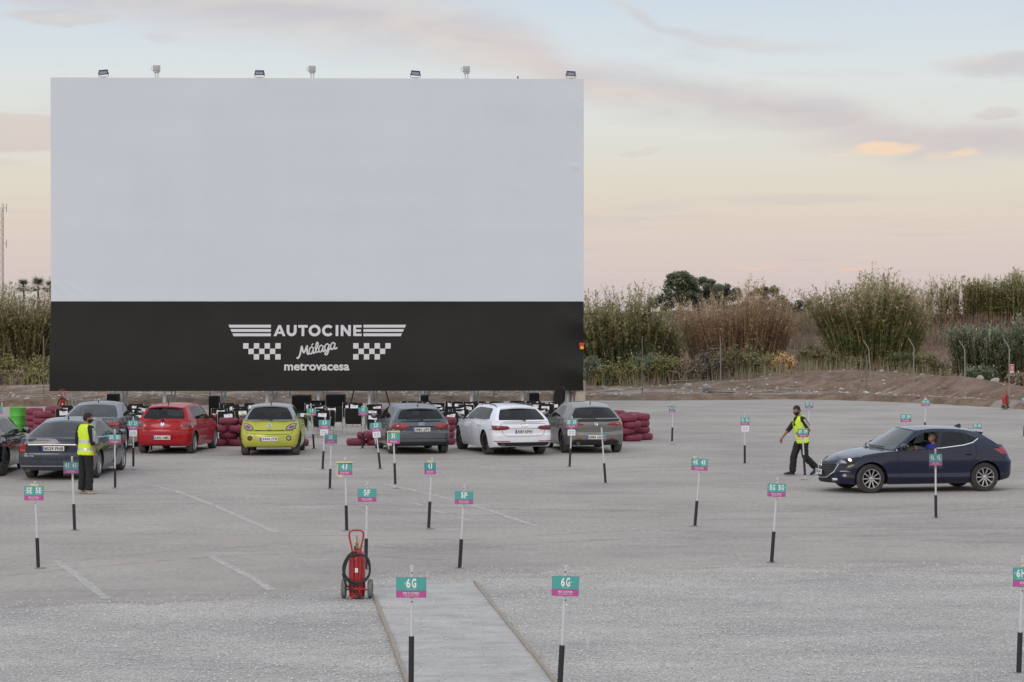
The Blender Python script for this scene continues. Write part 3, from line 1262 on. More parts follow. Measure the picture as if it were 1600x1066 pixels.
def chrome_wing(mb, pj, S):
    pts = []
    for a, b in [(.56, .645), (.50, .47), (.27, .335), (0, .322), (-.27, .335), (-.50, .47), (-.56, .645)]:
        q = pj.point('front', a, b, .012)
        if q:
            pts.append(q)
    mb.tube(pts, .014, M_chrome, 6)
    for z in (.62, .575, .53):
        l = [pj.point('front', -.44 + .88 * i / 8, z, .008) for i in range(9)]
        mb.tube([p for p in l if p], .008, M_gloss, 5)
    ring = [pj.point('front', .075 * math.cos(2 * PI * i / 16), .585 + .055 * math.sin(2 * PI * i / 16), .02) for i in range(16)]
    mb.tube(ring, .008, M_chrome, 5, closed=True)
    v = [pj.point('front', a, .585 + b, .02) for a, b in [(-.07, .01), (-.035, .025), (0, -.01), (.035, .025), (.07, .01)]]
    mb.tube(v, .008, M_chrome, 5)


navy['extras'].append(('grille_trim', chrome_wing))

GEN_XF = [(.2, .06), (.3, .01), (.45, 0), (.6, .04), (.7, .12), (.85, .3)]


def hatch(**k):
    wb, ro, fo = k['wb'], k['ro'], k['fo']
    xr, xf = -wb / 2 - ro, wb / 2 + fo
    hw = k['W'] / 2
    zbelt = k['belt']
    d = dict(
        zt=[(xr, zbelt + .03), (xr + .35, zbelt + .05), (-.5, zbelt + .03), (.4, zbelt), (wb / 2 - .35, zbelt - .02), (wb / 2 + .1, zbelt - .07),
            (wb / 2 + fo * .6, zbelt - .16), (xf, zbelt - .30)],
        zb=[(xr, k.get('zrear', .26)), (xr + .45, .22), (-wb / 2 + .4, .19), (0, .19), (wb / 2, .19), (xf, .23)],
        wz=[(.15, hw - .08), (.3, hw - .03), (.5, hw - .004), (.68, hw), (.8, hw - .014), (.92, hw - .045), (1.1, hw - .085)],
        xfz=GEN_XF, rc=(.30, .30), fc=(.55, .42), rb=.05, fb=.15, tf=.09, tr=.05,
        xa=wb / 2 - .52, xra=wb / 2 - 1.12, bxf=.34, cowlz=.05, H=1.45)
    d.update(k)
    return d


# --- red hatchback
loc, rz = car_loc(300.5, 708.3, -1, 83.5, -1.235, .72)
red = hatch(
    name='hatchback_car', label='shiny red hatchback parked tail out beside the steel grey saloon', loc=loc, rz=rz, group=ROW,
    wb=2.47, ro=.68, fo=.82, W=1.66, belt=.92, r=.30, paint=P_red, zrear=.235,
    xrz=[(.2, .12), (.26, .04), (.38, 0), (.58, 0), (.64, .045), (.8, .07), (.97, .13)],
    xd=-1.66, xrd=-1.40, bxr=.13, roof=[(.12, 1.345), (-.4, 1.385), (-1.0, 1.365), (-1.4, 1.315)], wra=.565, wrd=.535, rcrown=.045,
    wins=[(.05, .40, 'clear'), (.44, .70, 'clear'), (.72, .80, 'clear')],
    low=[(0, .05), (.6, .06), (.8, .12), (1, .12)], high=[(0, .25), (.05, .5), (.12, .82), (.3, .88), (.7, .86), (.8, .82), (1, .8)],
    rwin=(.86, .13, .87), tail=(.60, .60), reardark=False,
    doors=[(-.22, .62), (-1.02, -.22)], handles=[(-.05, .82), (-.85, .84)],
    gaps=[('side', [(.62, .9), (.62, .5), (.55, .28)]), ('side', [(-.22, .93), (-.22, .28)]), ('side', [(-1.02, .95), (-1.02, .75), (-.9, .5), (-.88, .3)]),
          ('rear', sym([(0, .60), (.50, .60), (.53, .66), (.58, .92)])), ('rear', [(-.79, .60), (-.56, .60)]), ('rear', [(.79, .60), (.56, .60)])],
    patches=[('rear', sym([(0, .275), (.5, .275), (.62, .25), (0, .25)]), M_black)],
    lamps=[('tail_light', [('rear', [(.53, .925), (.70, .93), (.80, .88), (.80, .72), (.56, .715), (.53, .76)], M_red, .007),
                           ('rear', arc(.665, .80, .055, 0, 330), M_redd, .010), ('rear', [(.55, .735), (.76, .74), (.76, .725), (.55, .72)], M_redl, .010),
                           ('side', [(-1.58, .92), (-1.78, .88), (-1.85, .86), (-1.85, .72), (-1.72, .75)], M_red, .007)])],
    plates=[('rear', 0, .475, '6382 HMD', .50)],
    badge=('disc', 0, .845, .055), badgeline=[[(-.5, .6), (-.2, -.6), (0, .1), (.2, -.6), (.5, .6)]],
    scripts=[('POLO', .43, .715, .13, .032), ('TSI', -.42, .715, .08, .03)],
    rim=(5, M_alloy, True), tw=.195, seatx=-.30, seatz=1.0,
    extras=[ex_spoiler(.10, .50, .02), ex_antenna(-1.15, .26), ex_wiper(.975, .0, .42, .03)])

# --- lime city car
loc, rz = car_loc(463.0, 710.8, -1, 91.5, -1.155, .725)
lime = hatch(
    name='hatchback_car', label='lime green city car with pale grey roof parked tail out by the tyre stack', loc=loc, rz=rz, group=ROW,
    wb=2.31, ro=.64, fo=.75, W=1.70, belt=.95, r=.315, paint=P_lime, roofpaint=P_limeroof, pillar_roof=True, zrear=.24,
    xrz=[(.2, .12), (.27, .05), (.40, .0), (.60, .02), (.66, .06), (.8, .13), (.97, .22)],
    xd=-1.46, xrd=-1.16, bxr=.16, roof=[(.04, 1.36), (-.4, 1.40), (-.8, 1.385), (-1.16, 1.34)], wra=.56, wrd=.51, rcrown=.05,
    wins=[(.05, .48, 'clear'), (.52, .80, 'dark')],
    low=[(0, .05), (.6, .06), (.8, .12), (1, .12)], high=[(0, .25), (.05, .5), (.12, .82), (.3, .88), (.6, .86), (.8, .5), (1, .5)],
    rwin=(.90, .06, .92), tail=(.62, .60), reardark=True, rc=(.36, .36),
    doors=[(-.45, .60)], handles=[(-.28, .83)], rb=.08,
    gaps=[('side', [(.60, .9), (.6, .28)]), ('side', [(-.45, .93), (-.45, .28)]),
          ('rear', sym([(0, .605), (.60, .615), (.68, .70)])), ('rear', sym([(0, .70), (.40, .71), (.42, .72)]))],
    patches=[('rear', sym([(0, .262), (.60, .262), (.66, .245), (0, .235)]), M_black),
             ('rear', sym([(0, .735), (.07, .735), (.06, .715), (0, .71)]), M_black),
             ('rear', arc(.545, .50, .075, 0, 330), M_black), ('rear', arc(-.545, .50, .075, 0, 330), M_black)],
    lamps=[('tail_light', [('rear', [(.44, .735), (.50, .84), (.61, .90), (.745, .905), (.72, .76), (.62, .715), (.47, .72)], M_gloss, .007),
                           ('rear', [(.47, .745), (.52, .83), (.62, .885), (.72, .89), (.70, .775), (.61, .735), (.49, .735)], M_lampw, .010),
                           ('rear', [(.53, .775), (.57, .835), (.66, .85), (.69, .80), (.60, .76)], M_red, .014)])],
    single=[('fog_light', [('rear', arc(.545, .50, .048, 0, 330), M_redd, .010)]), ('reversing_light', [('rear', arc(-.545, .50, .048, 0, 330), M_lampw, .010)]),
            ('brake_light', [('rear', [(-.09, 1.395), (.09, 1.395), (.09, 1.37), (-.09, 1.37)], M_red, .012)])],
    plates=[('rear', 0, .475, '4426 JYB', .50)], badge=('disc', 0, .85, .055), badgemat=M_lampw,
    badgeline=[[(-.9, -.1), (0, .1), (.1, -.1), (.9, .1)]],
    rim=(7, M_darkalloy, False), tw=.215, seatx=-.28, seatz=1.0, rimr=.72,
    extras=[ex_spoiler(.06, .47, .0), ex_antenna(-.95, .10), ex_wiper(1.0, -.05, .3, .02)])

# --- blue grey hatchback
loc, rz = car_loc(611.5, 708.6, 1, 101.5, -1.32, .76)
bluegrey = hatch(
    name='hatchback_car', label='blue grey hatchback with a paper card in its rear window and dark bumper base', loc=loc, rz=rz, group=ROW,
    wb=2.60, ro=.78, fo=.85, W=1.76, belt=.92, r=.318, paint=P_grey, zrear=.27,
    xrz=[(.2, .12), (.30, .03), (.40, 0), (.60, 0), (.66, .06), (.80, .04), (.97, .16)],
    xd=-1.82, xrd=-1.50, bxr=.14, roof=[(.15, 1.325), (-.4, 1.365), (-1.0, 1.345), (-1.5, 1.275)], wra=.59, wrd=.545, rcrown=.045,
    wins=[(.05, .38, 'clear'), (.42, .66, 'clear'), (.68, .82, 'clear')],
    low=[(0, .05), (.6, .06), (.82, .2), (1, .2)], high=[(0, .25), (.05, .5), (.12, .82), (.3, .88), (.7, .84), (.82, .7), (1, .7)],
    rwin=(.88, .10, .90), tail=(.62, .60), clad_r=.36, clad_s=.22, reardark=False,
    doors=[(-.26, .68), (-1.06, -.26)], handles=[(-.08, .80), (-.9, .82)],
    gaps=[('side', [(.68, .9), (.66, .28)]), ('side', [(-.26, .93), (-.26, .28)]), ('side', [(-1.06, .95), (-1.06, .75), (-.94, .5), (-.92, .3)]),
          ('rear', sym([(0, .595), (.42, .60), (.60, .72), (.64, .92)])), ('rear', sym([(0, .79), (.36, .79)])[:2], .02), ('rear', [(-.36, .79), (0, .79)], .02)],
    trims=[('rear', [(-.78, .445), (0, .452), (.78, .445)], .012, M_gloss)],
    lamps=[('tail_light', [('rear', [(.37, .805), (.45, .865), (.72, .88), (.84, .85), (.84, .75), (.60, .725), (.40, .745)], M_red, .007),
                           ('rear', [(.45, .79), (.60, .79), (.60, .765), (.46, .775)], M_redl, .010), ('rear', [(.63, .855), (.82, .84), (.82, .80), (.64, .80)], M_redd, .010),
                           ('side', [(-1.80, .87), (-1.95, .865), (-2.05, .85), (-2.05, .74), (-1.92, .76)], M_red, .007)])],
    plates=[('rear', 0, .705, '3981 LPY', .50)], badge=('rings', 0, .86, .034),
    scripts=[('A3', .50, .655, .07, .035), ('TDI', -.50, .655, .09, .03)],
    rim=(5, M_alloy, True), tw=.215, seatx=-.35, seatz=1.0, mirmat=P_black,
    extras=[ex_spoiler(.10, .51, .03), ex_antenna(-1.3, .07, rake=1.2), ex_wiper(.985, -.02, .42, .02)])

# --- white estate
loc, rz = car_loc(761.5, 710.2, 1, 106.5, -1.41, .79)
white = hatch(
    name='estate_car', label='white estate with black roof rails parked between two grey hatchbacks', loc=loc, rz=rz, group=ROW,
    wb=2.80, ro=1.03, fo=.88, W=1.82, belt=.93, r=.33, paint=P_white, zrear=.26,
    xrz=[(.2, .14), (.32, .03), (.42, 0), (.58, 0), (.64, .05), (.80, .04), (.97, .13)],
    xd=-2.20, xrd=-1.72, bxr=.15, roof=[(.28, 1.325), (-.4, 1.37), (-1.2, 1.36), (-1.72, 1.315)], wra=.60, wrd=.56, rcrown=.045,
    wins=[(.05, .34, 'clear'), (.37, .60, 'dark'), (.615, .84, 'dark')],
    low=[(0, .05), (.7, .06), (.84, .10), (1, .1)], high=[(0, .25), (.05, .5), (.1, .80), (.25, .86), (.8, .86), (.84, .82), (1, .8)],
    rwin=(.88, .10, .88), tail=(.66, .56), clad_r=.0, reardark=True,
    doors=[(-.2, .80), (-1.02, -.2)], handles=[(-.02, .82), (-.84, .83)],
    gaps=[('side', [(.8, .9), (.78, .28)]), ('side', [(-.2, .93), (-.2, .28)]), ('side', [(-1.02, .95), (-1.05, .78), (-1.0, .5), (-.98, .3)]),
          ('rear', sym([(0, .555), (.50, .56), (.60, .62), (.66, .90)]))],
    trims=[('rear', [(-.42, .765), (0, .77), (.42, .765)], .014, M_chrome), ('side', [(.8, .955), (-.4, .965), (-1.5, .97)], .02, M_chrome)],
    patches=[('rear', sym([(0, .385), (.78, .385), (.72, .30), (.62, .275), (0, .275)]), M_black)],
    lamps=[('tail_light', [('rear', [(.40, .775), (.46, .835), (.70, .85), (.88, .85), (.88, .74), (.80, .72), (.50, .735)], M_redd, .007),
                           ('rear', [(.46, .785), (.78, .775), (.78, .76), (.5, .76)], M_red, .010),
                           ('side', [(-2.05, .85), (-2.25, .85), (-2.36, .84), (-2.36, .73), (-2.2, .745)], M_redd, .007)]),
           ('reflector', [('rear', [(.42, .425), (.84, .425), (.84, .405), (.42, .405)], M_red, .007)])],
    plates=[('rear', 0, .685, '4387 KFW', .50)], badge=('rings', 0, .85, .037),
    rim=(5, M_darkalloy, True), tw=.235, seatx=-.22, seatz=1.0, rimr=.72, mirmat=P_black,
    extras=[ex_spoiler(.10, .52, .02), ex_rails(.545), ex_wiper(.99, -.03, .42, .02), ex_exhaust(.60, .31)])

# --- warm grey hatchback
loc, rz = car_loc(882, 707.2, 1, 99.5, -1.315, .77)
warm = hatch(
    name='hatchback_car', label='warm grey hatchback parked beside the heap of maroon tyres', loc=loc, rz=rz, group=ROW,
    wb=2.62, ro=.80, fo=.90, W=1.79, belt=.95, r=.322, paint=P_warm, zrear=.27,
    xrz=[(.2, .14), (.30, .04), (.42, .0), (.56, 0), (.64, .05), (.76, .03), (.86, .03), (.99, .16)],
    xd=-1.86, xrd=-1.46, bxr=.20, roof=[(.15, 1.335), (-.4, 1.385), (-1.0, 1.37), (-1.46, 1.30)], wra=.58, wrd=.53, rcrown=.05,
    wins=[(.05, .40, 'clear'), (.44, .74, 'clear')],
    low=[(0, .05), (.5, .07), (.74, .2), (1, .2)], high=[(0, .25), (.05, .5), (.12, .82), (.3, .88), (.6, .84), (.74, .55), (1, .5)],
    rwin=(.88, .08, .88), tail=(.66, .62), reardark=True, rc=(.40, .38), rb=.08,
    doors=[(-.3, .68), (-1.04, -.3)], handles=[(-.12, .82), (-.9, .95)],
    gaps=[('side', [(.68, .9), (.66, .28)]), ('side', [(-.3, .93), (-.3, .28)]), ('side', [(-1.04, .95), (-1.06, .78), (-.96, .5), (-.94, .3)]),
          ('rear', sym([(0, .625), (.50, .635), (.60, .72), (.64, .92)]))],
    patches=[('rear', sym([(0, .405), (.60, .405), (.70, .33), (.64, .27), (0, .27)]), M_black)],
    lamps=[('tail_light', [('rear', [(.34, .835), (.42, .875), (.70, .905), (.84, .89), (.84, .77), (.70, .80), (.40, .81)], M_red, .007),
                           ('rear', [(.60, .865), (.70, .865), (.70, .84), (.60, .84)], M_redl, .010),
                           ('side', [(-1.8, .90), (-1.95, .905), (-2.05, .89), (-2.05, .77), (-1.92, .83)], M_red, .007)]),
           ('reflector', [('rear', [(.40, .44), (.55, .445), (.55, .42), (.40, .415)], M_red, .007)])],
    plates=[('rear', 0, .475, '6983 GHK', .54)], badge=('disc', 0, .85, .045), badgemat=M_lampw,
    rim=(5, M_darkalloy, False), tw=.22, seatx=-.35, seatz=1.0,
    extras=[ex_spoiler(.09, .49, .03), ex_antenna(-1.22, .08, rake=.8), ex_wiper(.985, -.02, .40, .02), ex_exhaust(.50, .30)])


def sedan(**k):
    wb, ro, fo = k['wb'], k['ro'], k['fo']
    xr, xf = -wb / 2 - ro, wb / 2 + fo
    hw = k['W'] / 2
    zb_ = k['belt']
    d = dict(
        sedan=True,
        zt=[(xr, zb_ + .05), (xr + .5, zb_ + .045), (-.6, zb_ + .02), (.4, zb_ - .01), (wb / 2 - .35, zb_ - .03), (wb / 2 + .1, zb_ - .08),
            (wb / 2 + fo * .6, zb_ - .16), (xf, zb_ - .30)],
        zb=[(xr, .24), (xr + .5, .2), (-wb / 2 + .4, .18), (wb / 2, .18), (xf, .22)],
        wz=[(.15, hw - .07), (.3, hw - .025), (.5, hw - .004), (.68, hw), (.82, hw - .014), (.95, hw - .05), (1.1, hw - .10)],
        xfz=GEN_XF, rc=(.24, .22), fc=(.55, .42), rb=.06, fb=.15, tf=.09, tr=.05, crown_r=.02,
        xa=wb / 2 - .55, xra=wb / 2 - 1.2, bxf=.34, cowlz=.05, H=1.45,
        xrz=[(.2, .12), (.28, .03), (.40, 0), (.58, 0), (.64, .03), (.85, .02), (.97, .05), (1.05, .08)],
        wins=[(.05, .38, 'clear'), (.41, .68, 'clear'), (.695, .84, 'clear')],
        low=[(0, .05), (.6, .06), (.84, .12), (1, .12)], high=[(0, .25), (.05, .5), (.12, .82), (.3, .88), (.66, .84), (.84, .6), (1, .6)],
        rwin=(.9, .06, .92), reardark=False)
    d.update(k)
    return d


# --- slate saloon in front
loc, rz = car_loc(149.5, 746.4, -1, 87.5, -1.42, .80)
slate = sedan(
    name='saloon_car', label='dark slate blue saloon with a chrome boot strip beside the standing attendant', loc=loc, rz=rz,
    wb=2.84, ro=1.08, fo=.95, W=1.85, belt=.95, r=.325, paint=P_slate,
    xd=-1.95, xrd=-1.05, bxr=.20, roof=[(.22, 1.345), (-.3, 1.395), (-.8, 1.37), (-1.05, 1.33)], wra=.60, wrd=.575, rcrown=.05,
    tail=(.72, .50), doors=[(-.22, .80), (-1.08, -.22)], handles=[(-.05, .82), (-.9, .84)],
    gaps=[('side', [(.8, .9), (.78, .28)]), ('side', [(-.22, .93), (-.22, .28)]), ('side', [(-1.08, .95), (-1.1, .78), (-1.05, .5), (-1.0, .3)]),
          ('rear', sym([(0, .505), (.45, .51), (.60, .60), (.66, .70), (.66, .96)]))],
    trims=[('rear', [(-.62, .855), (0, .862), (.62, .855)], .026, M_chrome), ('rear', [(-.86, .34), (0, .345), (.86, .34)], .02, M_chrome),
           ('side', [(.8, .945), (-.4, .96), (-1.5, .985)], .02, M_chrome)],
    patches=[('rear', sym([(0, .83), (.40, .83), (.33, .70), (0, .695)]), M_gap)],
    lamps=[('tail_light', [('rear', [(.67, .865), (.84, .875), (.89, .85), (.89, .67), (.67, .67)], M_red, .007),
                           ('rear', [(.68, .73), (.80, .735), (.80, .705), (.68, .70)], M_redl, .010),
                           ('side', [(-2.33, .865), (-2.46, .86), (-2.46, .68), (-2.36, .69)], M_red, .007)])],
    plates=[('rear', 0, .765, '8529 FNB', .54)], badge=('rings', 0, .925, .04),
    rim=(9, M_alloy, False), tw=.225, seatx=-.3, seatz=1.02, tailname='boot_lid',
    extras=[ex_antenna(-.85, .06, rake=.8), ex_exhaust(.62, .245)])

# --- steel grey saloon behind it
loc, rz = car_loc(191.5, 706.2, -1, 90.5, -1.41, .80)
steel = sedan(
    name='saloon_car', label='steel grey saloon half hidden behind the slate saloon', loc=loc, rz=rz, group=ROW,
    wb=2.82, ro=1.0, fo=.85, W=1.86, belt=.97, r=.335, paint=P_sedan,
    xd=-1.90, xrd=-1.0, bxr=.20, roof=[(.25, 1.345), (-.3, 1.395), (-.8, 1.37), (-1.0, 1.34)], wra=.60, wrd=.57, rcrown=.05,
    tail=(.72, .50), doors=[(-.22, .80), (-1.05, -.22)], handles=[(-.05, .84), (-.9, .86)],
    gaps=[('side', [(.8, .9), (.78, .28)]), ('side', [(-.22, .93), (-.22, .28)]), ('side', [(-1.05, .95), (-1.1, .78), (-1.05, .5), (-1.0, .3)]),
          ('rear', sym([(0, .52), (.5, .53), (.62, .62), (.66, .98)]))],
    lamps=[('tail_light', [('rear', [(.40, .82), (.50, .875), (.75, .90), (.9, .89), (.9, .82), (.72, .78), (.5, .775)], M_red, .007),
                           ('rear', [(.50, .835), (.84, .86), (.84, .84), (.5, .81)], M_redl, .010),
                           ('side', [(-2.0, .905), (-2.2, .90), (-2.38, .89), (-2.38, .80), (-2.2, .83)], M_red, .007)])],

    rim=(5, M_alloy, True), tw=.23, seatx=-.3, seatz=1.02,
    extras=[ex_antenna(-.8, .06, rake=.8), ex_exhaust(.6, .25)])

# --- black car cut by the left frame edge
loc, rz = car_loc(3.5, 743.2, -1, 90.5, -1.32, .78)
black = hatch(
    name='hatchback_car', label='glossy black hatchback cut by the left edge, beside the slate saloon', loc=loc, rz=rz,
    wb=2.64, ro=.80, fo=.88, W=1.80, belt=.96, r=.33, paint=P_black,
    xrz=[(.2, .12), (.30, .03), (.40, 0), (.60, 0), (.66, .06), (.80, .06), (.97, .16)],
    xd=-1.82, xrd=-1.50, bxr=.14, roof=[(.15, 1.39), (-.4, 1.43), (-1.0, 1.41), (-1.5, 1.345)], wra=.60, wrd=.55, rcrown=.045,
    wins=[(.05, .38, 'clear'), (.42, .66, 'clear'), (.68, .82, 'clear')],
    low=[(0, .05), (.6, .06), (.82, .2), (1, .2)], high=[(0, .25), (.05, .5), (.12, .82), (.3, .88), (.7, .84), (.82, .7), (1, .7)],
    rwin=(.88, .10, .90), tail=(.62, .60),
    doors=[(-.26, .68), (-1.06, -.26)], handles=[(-.08, .84), (-.9, .86)],
    gaps=[('side', [(.68, .9), (.66, .28)]), ('side', [(-.26, .93), (-.26, .28)]), ('side', [(-1.06, .95), (-1.06, .75), (-.94, .5), (-.92, .3)])],
    lamps=[('tail_light', [('rear', [(.45, .84), (.84, .87), (.84, .75), (.48, .75)], M_red, .007)])],

    rim=(5, M_darkalloy, True), tw=.22, seatx=-.35, seatz=1.04, extras=[ex_spoiler(.10, .51, .03)])

CARS = {}
for nm, S in (('navy', navy), ('red', red), ('lime', lime), ('bluegrey', bluegrey), ('white', white), ('warm', warm), ('slate', slate), ('steel', steel), ('black', black)):
    CARS[nm] = make_car(S)

# cards seen through two rear windows
M_paper = pm('white_paper', (0.78, 0.79, 0.84), 0.8, var=0.04)
M_card = pm('mint_card', (0.42, 0.62, 0.55), 0.8, var=0.04)


def window_card(car, S, y, z, label):
    p = S['_pj'].point('rear', y, z, -.03)
    if p is None:
        return
    mb = MB()
    mb.box((0, 0, 0), (.19, .004, .135), M_card)
    put_text(mb, 'N: 06', 0, .0, .12, .05, M_ink, Matrix.Identity(4), .02, y=-.004)
    o = mb.build('paper_card', None, 0)
    M = Matrix.Translation(Vector(S['loc'])) @ Matrix.Rotation(S['rz'], 4, 'Z') @ Matrix.Translation(p) @ Matrix.Rotation(R(-90), 4, 'Z') @ Matrix.Rotation(R(-25), 4, 'X')
    o.matrix_world = M
    tag(o, label, 'card')


window_card(CARS['bluegrey'], bluegrey, .12, 1.20, 'pale mint card with a number behind the rear glass of the blue grey hatchback')
window_card(CARS['lime'], lime, -.10, 1.16, 'pale mint card behind the dark rear glass of the lime city car')

# ------------------------------------------------------------------ ground
def tex_nodes(nt):
    N, Lk = nt.nodes, nt.links
    tc = N.new('ShaderNodeTexCoord')

    def noise(scale, detail=5, rough=.55, stretch=None, vec=None, dist=0.0):
        n = N.new('ShaderNodeTexNoise')
        n.inputs['Scale'].default_value = scale
        n.inputs['Detail'].default_value = detail
        n.inputs['Roughness'].default_value = rough
        n.inputs['Distortion'].default_value = dist
        src = vec or tc.outputs['Object']
        if stretch:
            mp = N.new('ShaderNodeMapping')
            mp.inputs['Scale'].default_value = stretch
            Lk.new(src, mp.inputs[0])
            src = mp.outputs[0]
        Lk.new(src, n.inputs['Vector'])
        return n.outputs[0]

    def ramp(val, stops):
        r = N.new('ShaderNodeValToRGB')
        el = r.color_ramp.elements
        while len(el) < len(stops):
            el.new(0.5)
        for e, (p, c) in zip(el, stops):
            e.position = p
            e.color = (*c, 1) if len(c) == 3 else c
        Lk.new(val, r.inputs[0])
        return r.outputs[0]

    def mix(f, a, b, mode='MIX'):
        m = N.new('ShaderNodeMix')
        m.data_type = 'RGBA'
        m.blend_type = mode
        for sock, v in ((m.inputs[0], f), (m.inputs[6], a), (m.inputs[7], b)):
            if isinstance(v, (int, float)):
                sock.default_value = v
            elif isinstance(v, tuple):
                sock.default_value = (*v, 1)
            else:
                Lk.new(v, sock)
        return m.outputs[2]

    def math_(op, a, b=None, c=None):
        m = N.new('ShaderNodeMath')
        m.operation = op
        for s, v in zip(m.inputs, (a, b, c)):
            if v is None:
                continue
            if isinstance(v, (int, float)):
                s.default_value = v
            else:
                Lk.new(v, s)
        return m.outputs[0]

    def bsdf(col, rough=.95, bumps=(), spec=.2):
        b = N.new('ShaderNodeBsdfPrincipled')
        Lk.new(col, b.inputs['Base Color'])
        b.inputs['Roughness'].default_value = rough
        b.inputs['Specular IOR Level'].default_value = spec
        prev = None
        for h, s, d in bumps:
            bp = N.new('ShaderNodeBump')
            bp.inputs['Strength'].default_value = s
            bp.inputs['Distance'].default_value = d
            Lk.new(h, bp.inputs['Height'])
            if prev:
                Lk.new(prev, bp.inputs['Normal'])
            prev = bp.outputs[0]
        if prev:
            Lk.new(prev, b.inputs['Normal'])
        return b
    return tc, noise, ramp, mix, math_, bsdf


def asphalt_mat():
    m, nt, out = new_mat('dusty_asphalt')
    tc, noise, ramp, mix, mth, bsdf = tex_nodes(nt)
    g = noise(30, 4, .7)
    gr = ramp(noise(1, 4, .7, (11, 2.4, 1)), [(.25, (.80, .80, .80)), (.75, (1.18, 1.18, 1.18))])
    base = ramp(g, [(.28, (.275, .250, .230)), (.5, (.378, .347, .323)), (.72, (.48, .442, .412))])
    big = ramp(noise(.22, 3, .6), [(.32, (.76, .755, .76)), (.68, (1.13, 1.11, 1.09))])
    c = mix(1.0, mix(1.0, base, gr, 'MULTIPLY'), big, 'MULTIPLY')
    # dusty warm smears stretched across the lot
    sm = ramp(noise(.5, 4, .62, (.25, 1.5, 1), dist=.6), [(.40, (0, 0, 0)), (.62, (1, 1, 1))])
    c = mix(mth('MULTIPLY', sm, .62), c, (.39, .345, .312))
    # pale chalky scuffs
    sc = ramp(noise(1.6, 5, .78, (.35, 1.0, 1), dist=.4), [(.60, (0, 0, 0)), (.70, (1, 1, 1))])
    c = mix(mth('MULTIPLY', sc, .60), c, (.50, .495, .49))
    # dark tyre scrub and stains
    st = ramp(noise(.8, 4, .7, (.22, 1.3, 1), dist=1.0), [(.30, (1, 1, 1)), (.40, (0, 0, 0))])
    c = mix(mth('MULTIPLY', st, .5), c, (.17, .16, .155))
    sp = ramp(noise(3.2, 4, .7, (1, 1.6, 1)), [(.66, (0, 0, 0)), (.74, (1, 1, 1))])
    c = mix(mth('MULTIPLY', sp, .45), c, (.12, .115, .11))
    b = bsdf(c, .95, [(g, .4, .012)])
    nt.links.new(b.outputs[0], out.inputs[0])
    return m


def gravel_mat(name='pale_gravel', light=1.0):
    m, nt, out = new_mat(name)
    tc, noise, ramp, mix, mth, bsdf = tex_nodes(nt)
    N = nt.nodes
    v = N.new('ShaderNodeTexVoronoi')
    v.inputs['Scale'].default_value = 42
    nt.links.new(tc.outputs['Object'], v.inputs['Vector'])
    cell = ramp(v.outputs['Color'], [(.1, (.35 * light, .335 * light, .315 * light)), (.5, (.475 * light, .457 * light, .433 * light)), (.9, (.61 * light, .59 * light, .565 * light))])
    edge = ramp(v.outputs['Distance'], [(.35, (1, 1, 1)), (.85, (.62, .61, .60))])
    c = mix(1, cell, edge, 'MULTIPLY')
    big = ramp(noise(.45, 5, .7, (.6, 1.3, 1)), [(.33, (.78, .775, .78)), (.66, (1.13, 1.105, 1.075))])
    c = mix(1, c, big, 'MULTIPLY')
    b = bsdf(c, .95, [(v.outputs['Distance'], .35, .012)])
    # the gravel thins out toward its edge
    at = N.new('ShaderNodeAttribute')
    at.attribute_name = 'Col'
    nf = noise(9, 4, .75)
    f = mth('MULTIPLY', mth('SUBTRACT', mth('ADD', mth('MULTIPLY', at.outputs['Fac'], 1.5), nf), .62), 2.2)
    f = mth('MINIMUM', mth('MAXIMUM', f, 0.0), 1.0)
    tr = N.new('ShaderNodeBsdfTransparent')
    ms = N.new('ShaderNodeMixShader')
    nt.links.new(f, ms.inputs[0])
    nt.links.new(tr.outputs[0], ms.inputs[1])
    nt.links.new(b.outputs[0], ms.inputs[2])
    nt.links.new(ms.outputs[0], out.inputs[0])
    return m


def sand_mat():
    m, nt, out = new_mat('packed_sand')
    tc, noise, ramp, mix, mth, bsdf = tex_nodes(nt)
    c = ramp(noise(38, 5, .8), [(.3, (.36, .37, .36)), (.55, (.485, .463, .44)), (.75, (.60, .578, .55))])
    big = ramp(noise(2.2, 5, .75, (.7, 1.1, 1)), [(.32, (.78, .77, .77)), (.66, (1.1, 1.09, 1.08))])
    c = mix(1, c, big, 'MULTIPLY')
    b = bsdf(c, .97, [(noise(30, 3), .6, .02)])
    nt.links.new(b.outputs[0], out.inputs[0])
    return m


